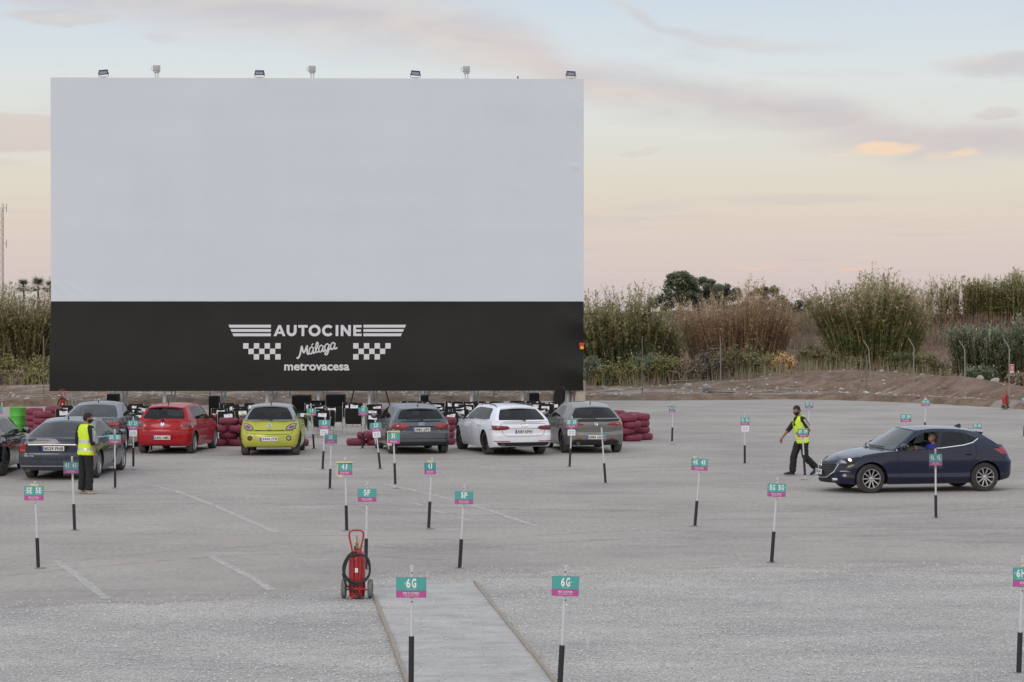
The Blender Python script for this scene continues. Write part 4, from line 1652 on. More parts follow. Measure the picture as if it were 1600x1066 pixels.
def dirt_mat():
    m, nt, out = new_mat('dry_dirt')
    tc, noise, ramp, mix, mth, bsdf = tex_nodes(nt)
    geo = nt.nodes.new('ShaderNodeNewGeometry')
    sep = nt.nodes.new('ShaderNodeSeparateXYZ')
    nt.links.new(geo.outputs['Position'], sep.inputs[0])
    c = ramp(noise(1.2, 5, .75), [(.3, (.13, .09, .064)), (.5, (.23, .163, .119)), (.7, (.33, .247, .188))])
    pale = ramp(noise(.28, 4, .7, (.3, 1.2, 1), dist=.5), [(.50, (0, 0, 0)), (.62, (1, 1, 1))])
    low = mth('SUBTRACT', 1.0, mth('MULTIPLY', mth('SUBTRACT', sep.outputs[2], .3), 2.0))
    low = mth('MINIMUM', mth('MAXIMUM', low, 0.0), 1.0)
    c = mix(mth('MULTIPLY', mth('MULTIPLY', pale, .75), low), c, (.44, .385, .34))
    # dry grass tone on the high bank
    hi = mth('MINIMUM', mth('MAXIMUM', mth('MULTIPLY', mth('SUBTRACT', sep.outputs[2], 1.2), .5), 0.0), 1.0)
    c = mix(mth('MULTIPLY', hi, .88), c, ramp(noise(2.5, 4, .75), [(.3, (.06, .04, .028)), (.7, (.135, .095, .062))]))
    peb = ramp(noise(9, 4, .7), [(.66, (0, 0, 0)), (.72, (1, 1, 1))])
    c = mix(mth('MULTIPLY', peb, .4), c, (.40, .37, .34))
    b = bsdf(c, 1, [(noise(3, 4, .75), 1.0, .22)], spec=.1)
    nt.links.new(b.outputs[0], out.inputs[0])
    return m


M_asphalt = asphalt_mat()
M_gravel = gravel_mat()
M_sand = sand_mat()
M_dirt = dirt_mat()

# far edge of the asphalt : photo rows turned into ground points
EDGE = [(-900, 640), (-400, 638), (0, 636), (220, 634), (440, 632), (640, 629), (800, 627), (900, 626.3), (1060, 625.6), (1180, 624.6), (1250, 624.4), (1350, 626.5),
        (1450, 630.5), (1530, 635), (1600, 640), (1700, 648), (1850, 664), (2100, 700)]
edge_pts = [gp(*p) for p in EDGE]
ex_ = np.array([p[0] for p in edge_pts])
ey_ = np.array([p[1] for p in edge_pts])


def edge_y(x):
    return float(np.interp(x, ex_, ey_))


def wob(x, s=1.0, k=0):
    return (math.sin(x * 1.7 * s + k) + .6 * math.sin(x * 4.1 * s + 1.3 + k) + .4 * math.sin(x * 9.7 * s + .7 * k))


def hnoise(x, y):
    return (math.sin(x * .31 + y * .17) + math.sin(x * .83 - y * .61 + 2) * .5 + math.sin(x * 1.9 + y * 1.3 + 1) * .25 + math.sin(x * 4.1 - y * 3.3) * .12)


def terrain_z(x, y):
    e = edge_y(x) + .25 * wob(x, .35)
    d = y - e
    if d < -.6:
        return -.25
    z = -.25 + .25 * sstep(-.6, 0, d)
    z += (.24 + .05 * hnoise(x * 3, y * 3)) * sstep(-.1, .5, d)
    right = sstep(3.5, 12, x)
    # spoil mound behind the fence on the right
    m = sstep(5, 11, d + .5 * hnoise(x, y)) * (.10 + .54 * sstep(8.5, 14, x) * (1 - .8 * sstep(20, 24.5, x)) + .10 * hnoise(x * .8, y * .5))
    z += right * m
    z += (.05 * hnoise(x * 2, y * 2) + .035 * hnoise(x * 5, y * 5.7)) * sstep(.5, 3, d)
    # bank
    bank = sstep(135, 150, y + 2.0 * math.sin(x * .13))
    hb = 3.2 + .15 * hnoise(x * .2, y * .2)
    z += bank * hb * (right * .95 + (1 - right) * .55)
    return z


def axis(segs):
    o = []
    for a, b, s in segs:
        n = max(1, int(round((b - a) / s)))
        o += [a + (b - a) * i / n for i in range(n)]
    o.append(segs[-1][1])
    return o


xs = axis([(-1500, -200, 130), (-200, -40, 8), (-40, 46, .6), (46, 200, 8), (200, 1500, 130)])
ys = axis([(-300, 20, 40), (20, 92, 6), (92, 98, .8), (98, 126, .4), (126, 160, .9), (160, 260, 10), (260, 2500, 160)])
vs = [(x, y, terrain_z(x, y)) for y in ys for x in xs]
nx = len(xs)
fs = np.array([(j * nx + i, j * nx + i + 1, (j + 1) * nx + i + 1, (j + 1) * nx + i) for j in range(len(ys) - 1) for i in range(nx - 1)])
terrain = np_mesh('terrain', vs, [fs], [M_dirt], smooth=True)
tag(terrain, 'bare brown dirt strip, mound and bank beyond the lot', kind='structure')

# asphalt lot : one sheet whose far edge follows the measured line
axs = axis([(-120, -50, 10), (-50, 50, .7), (50, 120, 10)])
rows = 26
vs = []
for i in range(rows + 1):
    t = i / rows
    for x in axs:
        y1 = edge_y(x) + .12 * wob(x, .9, 2)
        y0 = -60
        y = y0 + (y1 - y0) * t
        vs.append((x, y, 0.0))
n = len(axs)
fs = np.array([(j * n + i, j * n + i + 1, (j + 1) * n + i + 1, (j + 1) * n + i) for j in range(rows) for i in range(n - 1)])
lot = np_mesh('asphalt_lot', vs, [fs], [M_asphalt])
tag(lot, 'dusty grey asphalt car park', kind='structure')

# gravel field in the foreground
GE = [(-700, 962), (0, 945), (300, 938), (470, 929), (530, 922), (560, 908), (640, 898), (760, 894), (900, 890), (1250, 886), (1600, 881), (2300, 876)]
gpx = [gp(*p) for p in GE]
gex, gey = np.array([p[0] for p in gpx]), np.array([p[1] for p in gpx])


def gravel_edge(x):
    return float(np.interp(x, gex, gey))


gxs = axis([(-60, -14, 4), (-14, 16, .10), (16, 60, 4)])
gys = [0, .04, .09, .15, .22, .3, .4, .55, .75, 1.0, 1.3, 1.7, 2.2, 3, 4, 5, 6.5, 8, 10, 12, 15, 20, 30]
vs = []
fade = []
for dy in gys:
    for x in gxs:
        fade.append([sstep(0, 1.5, dy + .35 * wob(x, .5, 5) * (dy < 2.5))] * 3)
        y = gravel_edge(x) + .10 * wob(x, 1.1, 1) + .05 * wob(x, 4.3, 3) - dy
        z = .006 + .030 * sstep(0, .8, dy) + (.006 * hnoise(x * 3, y * 3) if dy > .1 else 0)
        vs.append((x, y, z))
n = len(gxs)
fs = np.array([(j * n + i, (j + 1) * n + i, (j + 1) * n + i + 1, j * n + i + 1) for j in range(len(gys) - 1) for i in range(n - 1)])
gravel = np_mesh('gravel_ground', vs, [fs], [M_gravel], np.array(fade), smooth=True)
tag(gravel, 'pale crushed gravel in the foreground', kind='structure')

# packed sand walkway between timber edgings
A0, A1 = Vector((-1.91, 32.9, 0)), Vector((-1.05, 24.6, 0))
B0, B1 = Vector((-.564, 34.8, 0)), Vector((.53, 24.6, 0))
vs, k = [], 40
for i in range(k + 1):
    t = i / k
    a = A0.lerp(A1, t * 1.11 - .11)
    b = B0.lerp(B1, t)
    for j in range(9):
        p = a.lerp(b, j / 8)
        vs.append((p.x, p.y, .056 + .004 * hnoise(p.x * 4, p.y * 4)))
fs = np.array([(i * 9 + j, i * 9 + j + 1, (i + 1) * 9 + j + 1, (i + 1) * 9 + j) for i in range(k) for j in range(8)])
walk = np_mesh('sand_path', vs, [fs], [M_sand], smooth=True)
tag(walk, 'packed pale sand walkway between timber edgings', kind='structure')

M_wood = pm('weathered_timber', (.31, .265, .215), .9, var=.45, scale=12, bump=.4, bscale=40)


def board(p, q, label, dz=0.0):
    mb = MB()
    d = q - p
    L_ = d.length
    mb.box((0, L_ / 2, .022), (.042, L_ - .012, .088), M_wood, bev=.006)
    o = mb.build('timber_edging', None, 30)
    o.location = (p.x, p.y, .012 + dz)
    o.rotation_euler = (0, 0, math.atan2(d.y, d.x) - PI / 2)
    tag(o, label, 'edging board', 'timber boards edging the walkway')


bl = [('long left edging board running from the fire extinguisher', A0, A1, 0, .44), ('middle board of the left walkway edging', A0, A1, .44, .78), ('nearest board of the left walkway edging', A0, A1, .78, 1.0),
      ('farthest board of the right walkway edging', B0, B1, 0, .36), ('middle board of the right walkway edging', B0, B1, .36, .72), ('nearest board of the right walkway edging', B0, B1, .72, 1.0)]
for i, (lb, a, b, t0, t1) in enumerate(bl):
    off = Vector((.012 * (i % 2), 0, 0))
    board(a.lerp(b, t0) + off, a.lerp(b, t1) - off * .4, lb, .004 * (i % 3))

# loose stones (crushed rock) : one scatter
NST = 34000
yy = 23.8 + RNG.random(NST) ** 1.0 * 14.0
xx = (RNG.random(NST) * 2 - 1) * (yy * .235)
ge = np.interp(xx, gex, gey)
on = yy < ge + np.where(RNG.random(NST) < .3, .55, .1) * RNG.standard_normal(NST) + .02
tw_ = np.clip((yy - 24.6) / (32.9 - 24.6), 0, 1)
pl = -1.05 + (-1.91 + 1.05) * tw_ + .05
pr = .53 + (-.564 - .53) * np.clip((yy - 24.6) / (34.8 - 24.6), 0, 1) - .05
inpath = (xx > pl) & (xx < pr) & (yy < 34.3)
on &= ~(inpath & (RNG.random(NST) > .45))
xx, yy = xx[on], yy[on]
n = len(xx)
sz = .006 + .011 * RNG.random(n) ** 3
octa = np.array([(1, 0, 0), (0, 1, 0), (-1, 0, 0), (0, -1, 0), (0, 0, 1), (0, 0, -1)], float)
of = np.array([(0, 1, 4), (1, 2, 4), (2, 3, 4), (3, 0, 4)])
jit = 1 + .5 * (RNG.random((n, 6, 3)) - .5)
ang = RNG.random(n) * 6.28
o3 = octa[None] * jit * sz[:, None, None] * np.array([1.2, .9, .75])
ca, sa = np.cos(ang)[:, None], np.sin(ang)[:, None]
X = o3[:, :, 0] * ca - o3[:, :, 1] * sa + xx[:, None]
Y = o3[:, :, 0] * sa + o3[:, :, 1] * ca + yy[:, None]
Z = o3[:, :, 2] + np.where(inpath[on], .057, .042)[:, None] + sz[:, None] * .2
V = np.stack([X, Y, Z], -1).reshape(-1, 3)
FF = (of[None] + (np.arange(n) * 6)[:, None, None]).reshape(-1, 3)
tone = (.38 + .27 * RNG.random(n))[:, None] * np.array([1, .96, .91])
cols = np.repeat(tone, 6, axis=0)


def attr_mat(name, rough=.95):
    m, nt, out = new_mat(name)
    N, Lk = nt.nodes, nt.links
    at = N.new('ShaderNodeAttribute')
    at.attribute_name = 'Col'
    tc = N.new('ShaderNodeTexCoord')
    nz = N.new('ShaderNodeTexNoise')
    nz.inputs['Scale'].default_value = 60
    Lk.new(tc.outputs['Object'], nz.inputs['Vector'])
    mr = N.new('ShaderNodeMapRange')
    mr.inputs['To Min'].default_value = .75
    mr.inputs['To Max'].default_value = 1.25
    Lk.new(nz.outputs[0], mr.inputs['Value'])
    mx = N.new('ShaderNodeMix')
    mx.data_type = 'RGBA'
    mx.blend_type = 'MULTIPLY'
    mx.inputs[0].default_value = 1
    Lk.new(at.outputs['Color'], mx.inputs[6])
    Lk.new(mr.outputs[0], mx.inputs[7])
    b = N.new('ShaderNodeBsdfPrincipled')
    b.inputs['Roughness'].default_value = rough
    Lk.new(mx.outputs[2], b.inputs['Base Color'])
    Lk.new(b.outputs[0], out.inputs[0])
    return m


stones = np_mesh('loose_gravel', V, [FF], [attr_mat('crushed_stone')], cols)
tag(stones, 'loose crushed stones over the gravel', 'gravel', kind='stuff')


# painted stall lines, worn
def worn_paint():
    m, nt, out = new_mat('worn_white_paint')
    tc, noise, ramp, mix, mth, bsdf = tex_nodes(nt)
    c = ramp(noise(9, 5), [(.3, (.53, .51, .485)), (.7, (.65, .63, .60))])
    b = bsdf(c, .9)
    tr = nt.nodes.new('ShaderNodeBsdfTransparent')
    ms = nt.nodes.new('ShaderNodeMixShader')
    f = ramp(noise(7, 7, .75), [(.32, (.14, .14, .14)), (.60, (.85, .85, .85))])
    nt.links.new(f, ms.inputs[0])
    nt.links.new(tr.outputs[0], ms.inputs[1])
    nt.links.new(b.outputs[0], ms.inputs[2])
    nt.links.new(ms.outputs[0], out.inputs[0])
    return m


M_line = worn_paint()
LINES = [([(88, 878), (110, 893), (140, 917), (166, 937)], .16), ([(48, 878.5), (138, 876.5)], .07), ([(326, 869), (360, 887), (395, 905), (424, 923)], .15), ([(288, 872), (328, 870)], .07),
         ([(205, 757), (240, 760), (275, 768), (330, 789), (380, 811), (432, 833)], .17), ([(430, 833), (500, 832)], .06), ([(520, 751), (600, 757), (668, 772), (760, 797), (838, 823)], .15),
         ([(640, 786), (662, 791)], .12), ([(674, 798), (696, 803)], .12), ([(714, 809), (736, 815)], .12), ([(570, 830), (620, 829)], .05), ([(1065, 727), (1110, 733), (1170, 741)], .12),
         ([(440, 733), (480, 738)], .10), ([(1330, 702), (1600, 706)], .08), ([(940, 672), (1150, 669)], .08), ([(1400, 640), (1600, 652)], .10), ([(1240, 806), (1420, 799)], .08)]
mb = MB()
for pts, w in LINES:
    P2 = [Vector((*gp(*p), 0)) for p in pts]
    fine = []
    for a, b in zip(P2, P2[1:]):
        k = max(2, int((b - a).length / .3))
        fine += [a.lerp(b, i / k) for i in range(k)]
    fine.append(P2[-1])
    vs = []
    for i, p in enumerate(fine):
        d = (fine[min(i + 1, len(fine) - 1)] - fine[max(i - 1, 0)]).normalized()
        nrm = Vector((-d.y, d.x, 0)) * w * .42
        j = 1 + .15 * random.uniform(-1, 1)
        vs += [p + nrm * j + Vector((0, 0, .005)), p - nrm * j + Vector((0, 0, .005))]
    mb.add(vs, [(2 * i, 2 * i + 1, 2 * i + 3, 2 * i + 2) for i in range(len(fine) - 1)], M_line)
tag(mb.build('painted_stall_lines', None, 0), 'worn white stall lines on the asphalt', kind='structure')

def spl(pts, k=7):
    out = []
    n = len(pts)
    for i in range(n - 1):
        p0, p1, p2, p3 = pts[max(i - 1, 0)], pts[i], pts[i + 1], pts[min(i + 2, n - 1)]
        for j in range(k):
            t = j / k
            out.append(tuple(.5 * (2 * p1[c] + (p2[c] - p0[c]) * t + (2 * p0[c] - 5 * p1[c] + 4 * p2[c] - p3[c]) * t * t + (3 * p1[c] - p0[c] - 3 * p2[c] + p3[c]) * t ** 3) for c in (0, 1)))
    out.append(pts[-1])
    return out



def track_mat():
    m, nt, out = new_mat('tyre_scrub')
    tc, noise, ramp, mix, mth, bsdf = tex_nodes(nt)
    b = bsdf(ramp(noise(3, 3), [(.3, (.13, .125, .12)), (.7, (.19, .18, .17))]), .9)
    tr = nt.nodes.new('ShaderNodeBsdfTransparent')
    ms = nt.nodes.new('ShaderNodeMixShader')
    f = ramp(noise(2.2, 5, .75), [(.40, (0, 0, 0)), (.75, (.20, .20, .20))])
    nt.links.new(f, ms.inputs[0])
    nt.links.new(tr.outputs[0], ms.inputs[1])
    nt.links.new(b.outputs[0], ms.inputs[2])
    nt.links.new(ms.outputs[0], out.inputs[0])
    return m


M_track = track_mat()
mb = MB()
for pts in ([(1020, 668), (1240, 655), (1420, 652), (1640, 668)], [(1010, 690), (1250, 676), (1620, 690)], [(900, 740), (1180, 732), (1400, 722), (1640, 724)], [(210, 742), (520, 736), (860, 742), (1020, 736)],
            [(60, 800), (420, 796), (820, 806), (1180, 812), (1620, 792)], [(700, 860), (1000, 842), (1280, 846), (1620, 832)], [(-40, 905), (220, 880), (470, 866), (690, 876)], [(1240, 640), (1420, 646), (1640, 662)],
            [(300, 716), (520, 722), (760, 716)], [(-30, 772), (200, 782), (330, 776)]):
    for off in (0, 1.5):
        P2 = [Vector((*gp(*p), 0)) for p in pts]
        P2 = [Vector((a, b, 0)) for a, b in spl([(p.x, p.y + off) for p in P2], 14)]
        vs = []
        for i, p in enumerate(P2):
            d = (P2[min(i + 1, len(P2) - 1)] - P2[max(i - 1, 0)]).normalized()
            nrm = Vector((-d.y, d.x, 0)) * .11
            vs += [p + nrm + Vector((0, 0, .003)), p - nrm + Vector((0, 0, .003))]
        mb.add(vs, [(2 * i, 2 * i + 1, 2 * i + 3, 2 * i + 2) for i in range(len(P2) - 1)], M_track)
tag(mb.build('tyre_tracks', None, 0), 'faint dark tyre tracks across the asphalt', kind='structure')

# ------------------------------------------------------------------ the big screen
SC_D = 98.7
SA = R(1.6)      # slight turn of the screen
sx0, sx1 = (82 - 800) * SC_D / F, (912.5 - 800) * SC_D / F
SW = (sx1 - sx0) / math.cos(SA)
pxm = SC_D / F


def sz_(py):
    return CAMH - (py - HOR) * pxm


Z0, Z1, Z2 = sz_(610.5), sz_(471), sz_(122.8)
SM = Matrix.Translation((sx0, SC_D - .3, 0)) @ Matrix.Rotation(SA, 4, 'Z')


def canvas_mat(name, lo, hi, rough, seams):
    m, nt, out = new_mat(name)
    tc, noise, ramp, mix, mth, bsdf = tex_nodes(nt)
    c = ramp(noise(.35, 4, .6), [(.3, lo), (.7, hi)])
    sp_ = .25 if lo[0] < .1 else .3
    c = mix(1.0, c, ramp(noise(1, 4, .7, (1.3, 1, .12)), [(.3, (.992, .992, .99)), (.7, (1.005, 1.005, 1.005))]), 'MULTIPLY')
    c = mix(1.0, c, ramp(noise(1, 2, .5, (.03, 1, 1.4)), [(.35, (.988, .988, .99)), (.65, (1.006, 1.006, 1.004))]), 'MULTIPLY')
    b = bsdf(c, rough, [(noise(1.2, 4, .6), .12, .06)], spec=sp_)
    nt.links.new(b.outputs[0], out.inputs[0])
    return m


M_scr = canvas_mat('white_projection_fabric', (.63, .695, .755), (.655, .72, .78), .75, 0)
M_blk = canvas_mat('black_banner_fabric', (.011, .011, .0105), (.017, .017, .016), .6, 0)
M_steel = pm('galvanised_steel', (.42, .44, .45), .45, metal=.6, var=.15)
M_whitepost = pm('white_painted_post', (.62, .65, .68), .5, var=.1)
M_conc = pm('pale_concrete', (.42, .38, .31), .9, var=.15, scale=3, bump=.3)
M_white = pm('white_vinyl', (.62, .63, .66), .6, var=.03)

screen = thing('cinema_screen', 'huge white outdoor cinema screen above a black banner', 'screen', (0, 0, 0))


def sheet(name, z0, z1, mat, nx_, nz_, fn, edgefn=None):
    vs = []
    for j in range(nz_ + 1):
        for i in range(nx_ + 1):
            x = SW * i / nx_
            z = z0 + (z1 - z0) * j / nz_
            dx = edgefn(i / nx_, j / nz_) if edgefn else 0
            vs.append(SM @ Vector((x + dx, fn(i / nx_, j / nz_), z)))
    n = nx_ + 1
    mb = MB()
    mb.add(vs, [(j * n + i, j * n + i + 1, (j + 1) * n + i + 1, (j + 1) * n + i) for j in range(nz_) for i in range(nx_)], mat)
    o = mb.build(name, screen, 60)
    return o


def crease(u, v, u0, v0, du, dv, amp, w):
    # a short tension crease near a corner
    L2 = du * du + dv * dv
    t = ((u - u0) * du + (v - v0) * dv) / L2
    if t < 0 or t > 1:
        return 0
    px_, pz_ = u0 + du * t - u, (v0 + dv * t - v) * .42
    return amp * math.sin(PI * t) * math.exp(-(px_ * px_ + pz_ * pz_) / (w * w))


CR = [(.965, .98, .03, -.16, .03, .004), (.975, .93, .022, -.16, .03, .004), (.955, .95, .04, -.2, .02, .004), (.975, .62, .02, -.03, .03, .006), (.0, .10, .035, -.08, .025, .004), (.02, .10, .05, -.09, .02, .004), (.07, .08, .04, -.07, .015, .004)]
sheet('white_fabric', Z1, Z2, M_scr, 220, 110, lambda u, v: -sum(crease(u, v, *c) for c in CR) + .004 * math.sin(v * 34) * math.sin(u * 9))


def banner_y(u, v):
    # fabric bulges a little at the top hem, slack wrinkles at the lower right corner
    y = -.02 - .10 * sstep(0.45, 1.0, v) * sstep(1.02, .90, v) * 0 - .16 * (1 - v) ** 2 * 0
    y -= .42 * (1 - sstep(.15, 1.08, v))
    y += .03 * math.sin(u * 40 + 2 * v) * sstep(.55, 1, v) * .5
    k = sstep(.93, 1.0, u)
    y -= k * .16 * math.sin(v * 11 + u * 18)
    return y


sheet('black_banner', Z0, Z1 - .012, M_blk, 220, 40, banner_y, lambda u, v: -.06 * sstep(.93, 1, u) * (math.sin(v * 9) * .5 + .5) * sstep(1.0, .6, v))
# frame : posts, rear lattice posts, beams and braces
fr = MB()
post_px = [100, 180, 256.5, 335.7, 416.8, 496.8, 576.6, 657.6, 736.8, 817]
for k, px in enumerate(post_px):
    x = (px - 82) * pxm
    mbp = MB()
    mbp.tube([SM @ Vector((x, .28, 0)), SM @ Vector((x, .28, Z2 - .15))], .065, M_whitepost, 10)
    mbp.box(SM @ Vector((x, .28, .012)), (.34, .34, .024), M_steel)
    mbp.build('post', screen, 40)
    for dx in (.14, .30):
        fr.tube([SM @ Vector((x + dx, 1.7, -.1)), SM @ Vector((x + dx, .45, Z2 - .3))], .035, M_steel, 6)
    zz = .2
    while zz < Z2 - .6:
        t0, t1 = zz / Z2, min(1, (zz + .5) / Z2)
        fr.tube([SM @ Vector((x + .14, 1.7 - 1.25 * t0, zz)), SM @ Vector((x + .30, 1.7 - 1.25 * t1, zz + .5))], .014, M_steel, 4)
        zz += .5
for z in (Z0 + .05, Z1, (Z1 + Z2) / 2, Z2 - .1):
    fr.box(SM @ Vector((SW / 2, .16, z)), (SW - .1, .10, .10), M_steel, (0, 0, SA))
for px, s in ((545, -1), (607, 1)):
    x = (px - 82) * pxm
    fr.tube([SM @ Vector((x, 1.8, .12)), SM @ Vector((x - s * .5, 1.0, 2.2))], .03, pm('rusty_steel', (.09, .06, .05), .8), 6)
fr.build('frame', screen, 40)
# hem strip and left edge rope line
# lettering on the banner
lg = MB()
LM = SM


def LX(px):
    return (px - 82) * pxm / math.cos(SA)


def ly(x, z):
    return banner_y(x / SW, (z - Z0) / (Z1 - Z0)) - .012


def lpoly(pts, M_=M_white):
    """flat vinyl polygon on the banner, pixel coordinates"""
    p = [(LX(a), sz_(b)) for a, b in pts]
    tri = tessellate_polygon([[Vector((x, z, 0)) for x, z in p]])
    lg.add([LM @ Vector((x, ly(x, z), z)) for x, z in p], [tuple(t) for t in tri], M_)


for i, (y0, y1) in enumerate(((507.6, 512.0), (514.3, 518.7), (521.0, 525.4))):
    a = 358 + 3.1 * i
    lpoly([(a, y0), (424, y0), (424, y1), (a + 1.8, y1)])
    b = 634.3 - 3.1 * i
    lpoly([(568, y0), (b, y0), (b - 1.8, y1), (568, y1)])
c8 = 8.32
for x0, rows_ in ((381.2, ((0, 2, 4, 6), (1, 3, 5), (2, 4, 6))), (552.2, ((0, 2, 4, 6), (1, 3, 5), (0, 2, 4)))):
    for r_, cells in enumerate(rows_):
        for c in cells:
            xx0, yy0 = x0 + c * c8, 536.2 + r_ * c8 * 1.02
            lpoly([(xx0, yy0), (xx0 + c8, yy0), (xx0 + c8, yy0 + c8 * 1.02), (xx0, yy0 + c8 * 1.02)])


def stroke(pts, w):
    """thick poly-stroke in pixel space laid on the banner"""
    n = len(pts)
    L_, R_ = [], []
    for i in range(n):
        a, b = pts[max(i - 1, 0)], pts[min(i + 1, n - 1)]
        dx, dy = b[0] - a[0], b[1] - a[1]
        l = math.hypot(dx, dy) or 1
        nx_, ny_ = -dy / l * w / 2, dx / l * w / 2
        L_.append((pts[i][0] + nx_, pts[i][1] + ny_))
        R_.append((pts[i][0] - nx_, pts[i][1] - ny_))
    vs = [(LX(a), sz_(b)) for a, b in L_ + R_]
    lg.add([LM @ Vector((x, ly(x, z), z)) for x, z in vs], [(i, i + 1, n + i + 1, n + i) for i in range(n - 1)], M_white)


T, B_, LWD = 508.0, 525.2, 4.3
h_ = B_ - T


def ell(cx, cy, rx, ry, a0, a1, n=28):
    return [(cx + rx * math.cos(R(a0 + (a1 - a0) * i / n)), cy + ry * math.sin(R(a0 + (a1 - a0) * i / n))) for i in range(n + 1)]


# A
lpoly([(428.2, B_), (435.6, T), (439.4, T), (446.8, B_), (442.4, B_), (437.5, 513.2), (432.7, B_)])
lpoly([(432.6, 521.6), (442.4, 521.6), (441.1, 518.2), (433.9, 518.2)])
# U
stroke([(450.6, T), (450.6, 517.5)] + ell(456.2, 517.6, 5.6, 5.7, 180, 0, 16) + [(461.8, T)], LWD)
# T
lpoly([(466.4, T), (481.2, T), (481.2, T + 4), (466.4, T + 4)])
lpoly([(471.7, T + 3.9), (475.9, T + 3.9), (475.9, B_), (471.7, B_)])
# O
stroke(ell(492.0, 516.6, 7.2, 6.9, 0, 360, 36), LWD)
# C
stroke(ell(512.8, 516.6, 7.2, 6.9, 320, 40, 28), LWD)
# I
lpoly([(524.7, T), (528.9, T), (528.9, B_), (524.7, B_)])
# N
lpoly([(532.6, B_), (532.6, T), (536.6, T), (544.2, 517.8), (544.2, T), (548.4, T), (548.4, B_), (544.6, B_), (536.8, 515.2), (536.8, B_)])
# E
lpoly([(552.2, T), (556.4, T), (556.4, B_), (552.2, B_)])
for y in (T, 514.8, B_ - 3.8):
    lpoly([(556.3, y), (565.2 if y != 514.8 else 564.2, y), (565.2 if y != 514.8 else 564.2, y + 3.8), (556.3, y + 3.8)])
# script word, hand drawn strokes climbing to the right
for w, pts in ((2.6, [(464.5, 558.5), (466.6, 559.3), (469.5, 554), (472.3, 540.3)]), (2.6, [(472.3, 540.3), (474.0, 548), (475.8, 551.8)]), (2.2, [(475.8, 551.8), (478.5, 545), (480.6, 539.3)]), (2.6, [(480.6, 539.3), (480.6, 549), (482.0, 553.4), (484, 551.5)]),
               (1.9, [(490, 543.5), (487, 542.2), (484, 546.5), (484.6, 552), (487.6, 552.2), (490.2, 545)]), (2.1, [(490.6, 543), (489.8, 549), (491, 552), (493, 550)]), (1.7, [(487.5, 539.8), (489.6, 536.8)]),
               (1.9, [(493, 550), (497, 541), (497.4, 536), (495.6, 535.4), (494, 541), (494, 548.5), (496, 550.5), (498.5, 548.6)]),
               (1.9, [(505, 540.8), (502, 539.6), (498.9, 543.8), (499.5, 549.2), (502.4, 549.4), (505.2, 542.4)]), (2.1, [(505.6, 540.4), (504.8, 546.4), (506, 549.4), (508, 547.4)]),
               (1.9, [(514.2, 538.6), (511.2, 537.4), (508, 541.6), (508.6, 547), (511.6, 547.2), (514.4, 540)]), (2.1, [(514.8, 538.2), (513.6, 549), (511, 554), (508.4, 552.6), (511.5, 548.8), (517, 545)]),
               (1.9, [(523.4, 536.6), (520.4, 535.4), (517.3, 539.6), (517.9, 545), (520.8, 545.2), (523.6, 538.2)]), (2.1, [(524, 536.2), (523.2, 542.2), (524.4, 545.2), (527.6, 543)])):
    stroke(spl(pts), w)
v_, f_, w_, hh_ = text_geo('metrovacesa', .028)
px0, px1, py0, py1 = 445.2, 546.4, 567.0, 578.8
pts = [(LX(px0 + a / w_ * (px1 - px0)), sz_(py1 - b / hh_ * (py1 - py0))) for a, b in v_]
lg.add([LM @ Vector((x, ly(x, z), z)) for x, z in pts], f_, M_white)
lg.build('banner_lettering', screen, 0)

# things fixed on top of the screen
M_lampglass = pm('floodlight_glass', (.20, .21, .30), .15, coat=1)
for px, py, lab in ((164, 115, 'black floodlight at the far left of the screen top'), (406.5, 114, 'black floodlight second from the left on the screen top'), (649.5, 117.5, 'black floodlight third from the left on the screen top'), (892.5, 121, 'black floodlight at the right corner of the screen top')):
    x = (px - 82) * pxm
    base = SM @ Vector((x, .05, Z2))
    t = thing('floodlight', lab, 'floodlight', base, SA, 'floodlights along the screen top')
    tilt = {164: -.10, 406.5: .0, 649.5: .08, 892.5: .06}[px]
    b = MB()
    b.box((0, -.06, .22), (.38, .10, .20), M_black, (R(-18), tilt, 0), .02)
    for k in range(5):
        b.box((-.14 + .07 * k, .0, .23), (.012, .07, .17), M_black, (R(-18), tilt, 0))
    b.build('lamp_body', t, 40)
    g_ = MB()
    g_.box((0, -.118, .20), (.30, .008, .125), M_lampglass, (R(-18), tilt, 0))
    g_.build('lamp_glass', t, 40)
    y = MB()
    y.tube([(-.21, -.05, .22), (-.205, -.04, .07), (-.15, -.03, .035), (.15, -.03, .035), (.205, -.04, .07), (.21, -.05, .22)], .014, M_steel, 6)
    y.tube([(.0, -.02, .04), (.0, -.02, -.08)], .016, M_steel, 6)
    y.tube([(.05, -.02, .04), (.05, -.02, -.08)], .012, M_steel, 6)
    y.build('bracket', t, 40)
M_box = pm('grey_polyester_box', (.42, .42, .43), .6, var=.06)
for px, py, lab in ((246, 107, 'grey junction box on twin pegs, leftmost on the screen top'), (488, 109, 'grey junction box on twin pegs, middle of the screen top'), (729, 113, 'grey junction box on twin pegs, right of the screen top')):
    x = (px - 82) * pxm
    t = thing('junction_box', lab, 'junction box', SM @ Vector((x, .1, Z2)), SA, 'junction boxes along the screen top')
    b = MB()
    b.box((0, 0, .40), (.29, .14, .25), M_box, bev=.012)
    b.box((0, 0, .25), (.24, .12, .045), M_steel, bev=.006)
    b.build('box', t, 40)
    l = MB()
    for s in (-.05, .055):
        l.tube([(s, .02, .25), (s, .02, -.12)], .026, M_whitepost, 8)
    l.build('pegs', t, 40)
    c = MB()
    c.tube([(-.14, 0, .46), (-.22, 0, .44), (-.235, 0, .38), (-.19, 0, .32), (-.14, 0, .31)], .011, M_box, 6)
    c.build('cable_loop', t, 40)
t = thing('sensor', 'tiny black sensor on the screen top near the right corner', 'sensor', SM @ Vector(((809.5 - 82) * pxm, .05, Z2)), SA)
mb = MB()
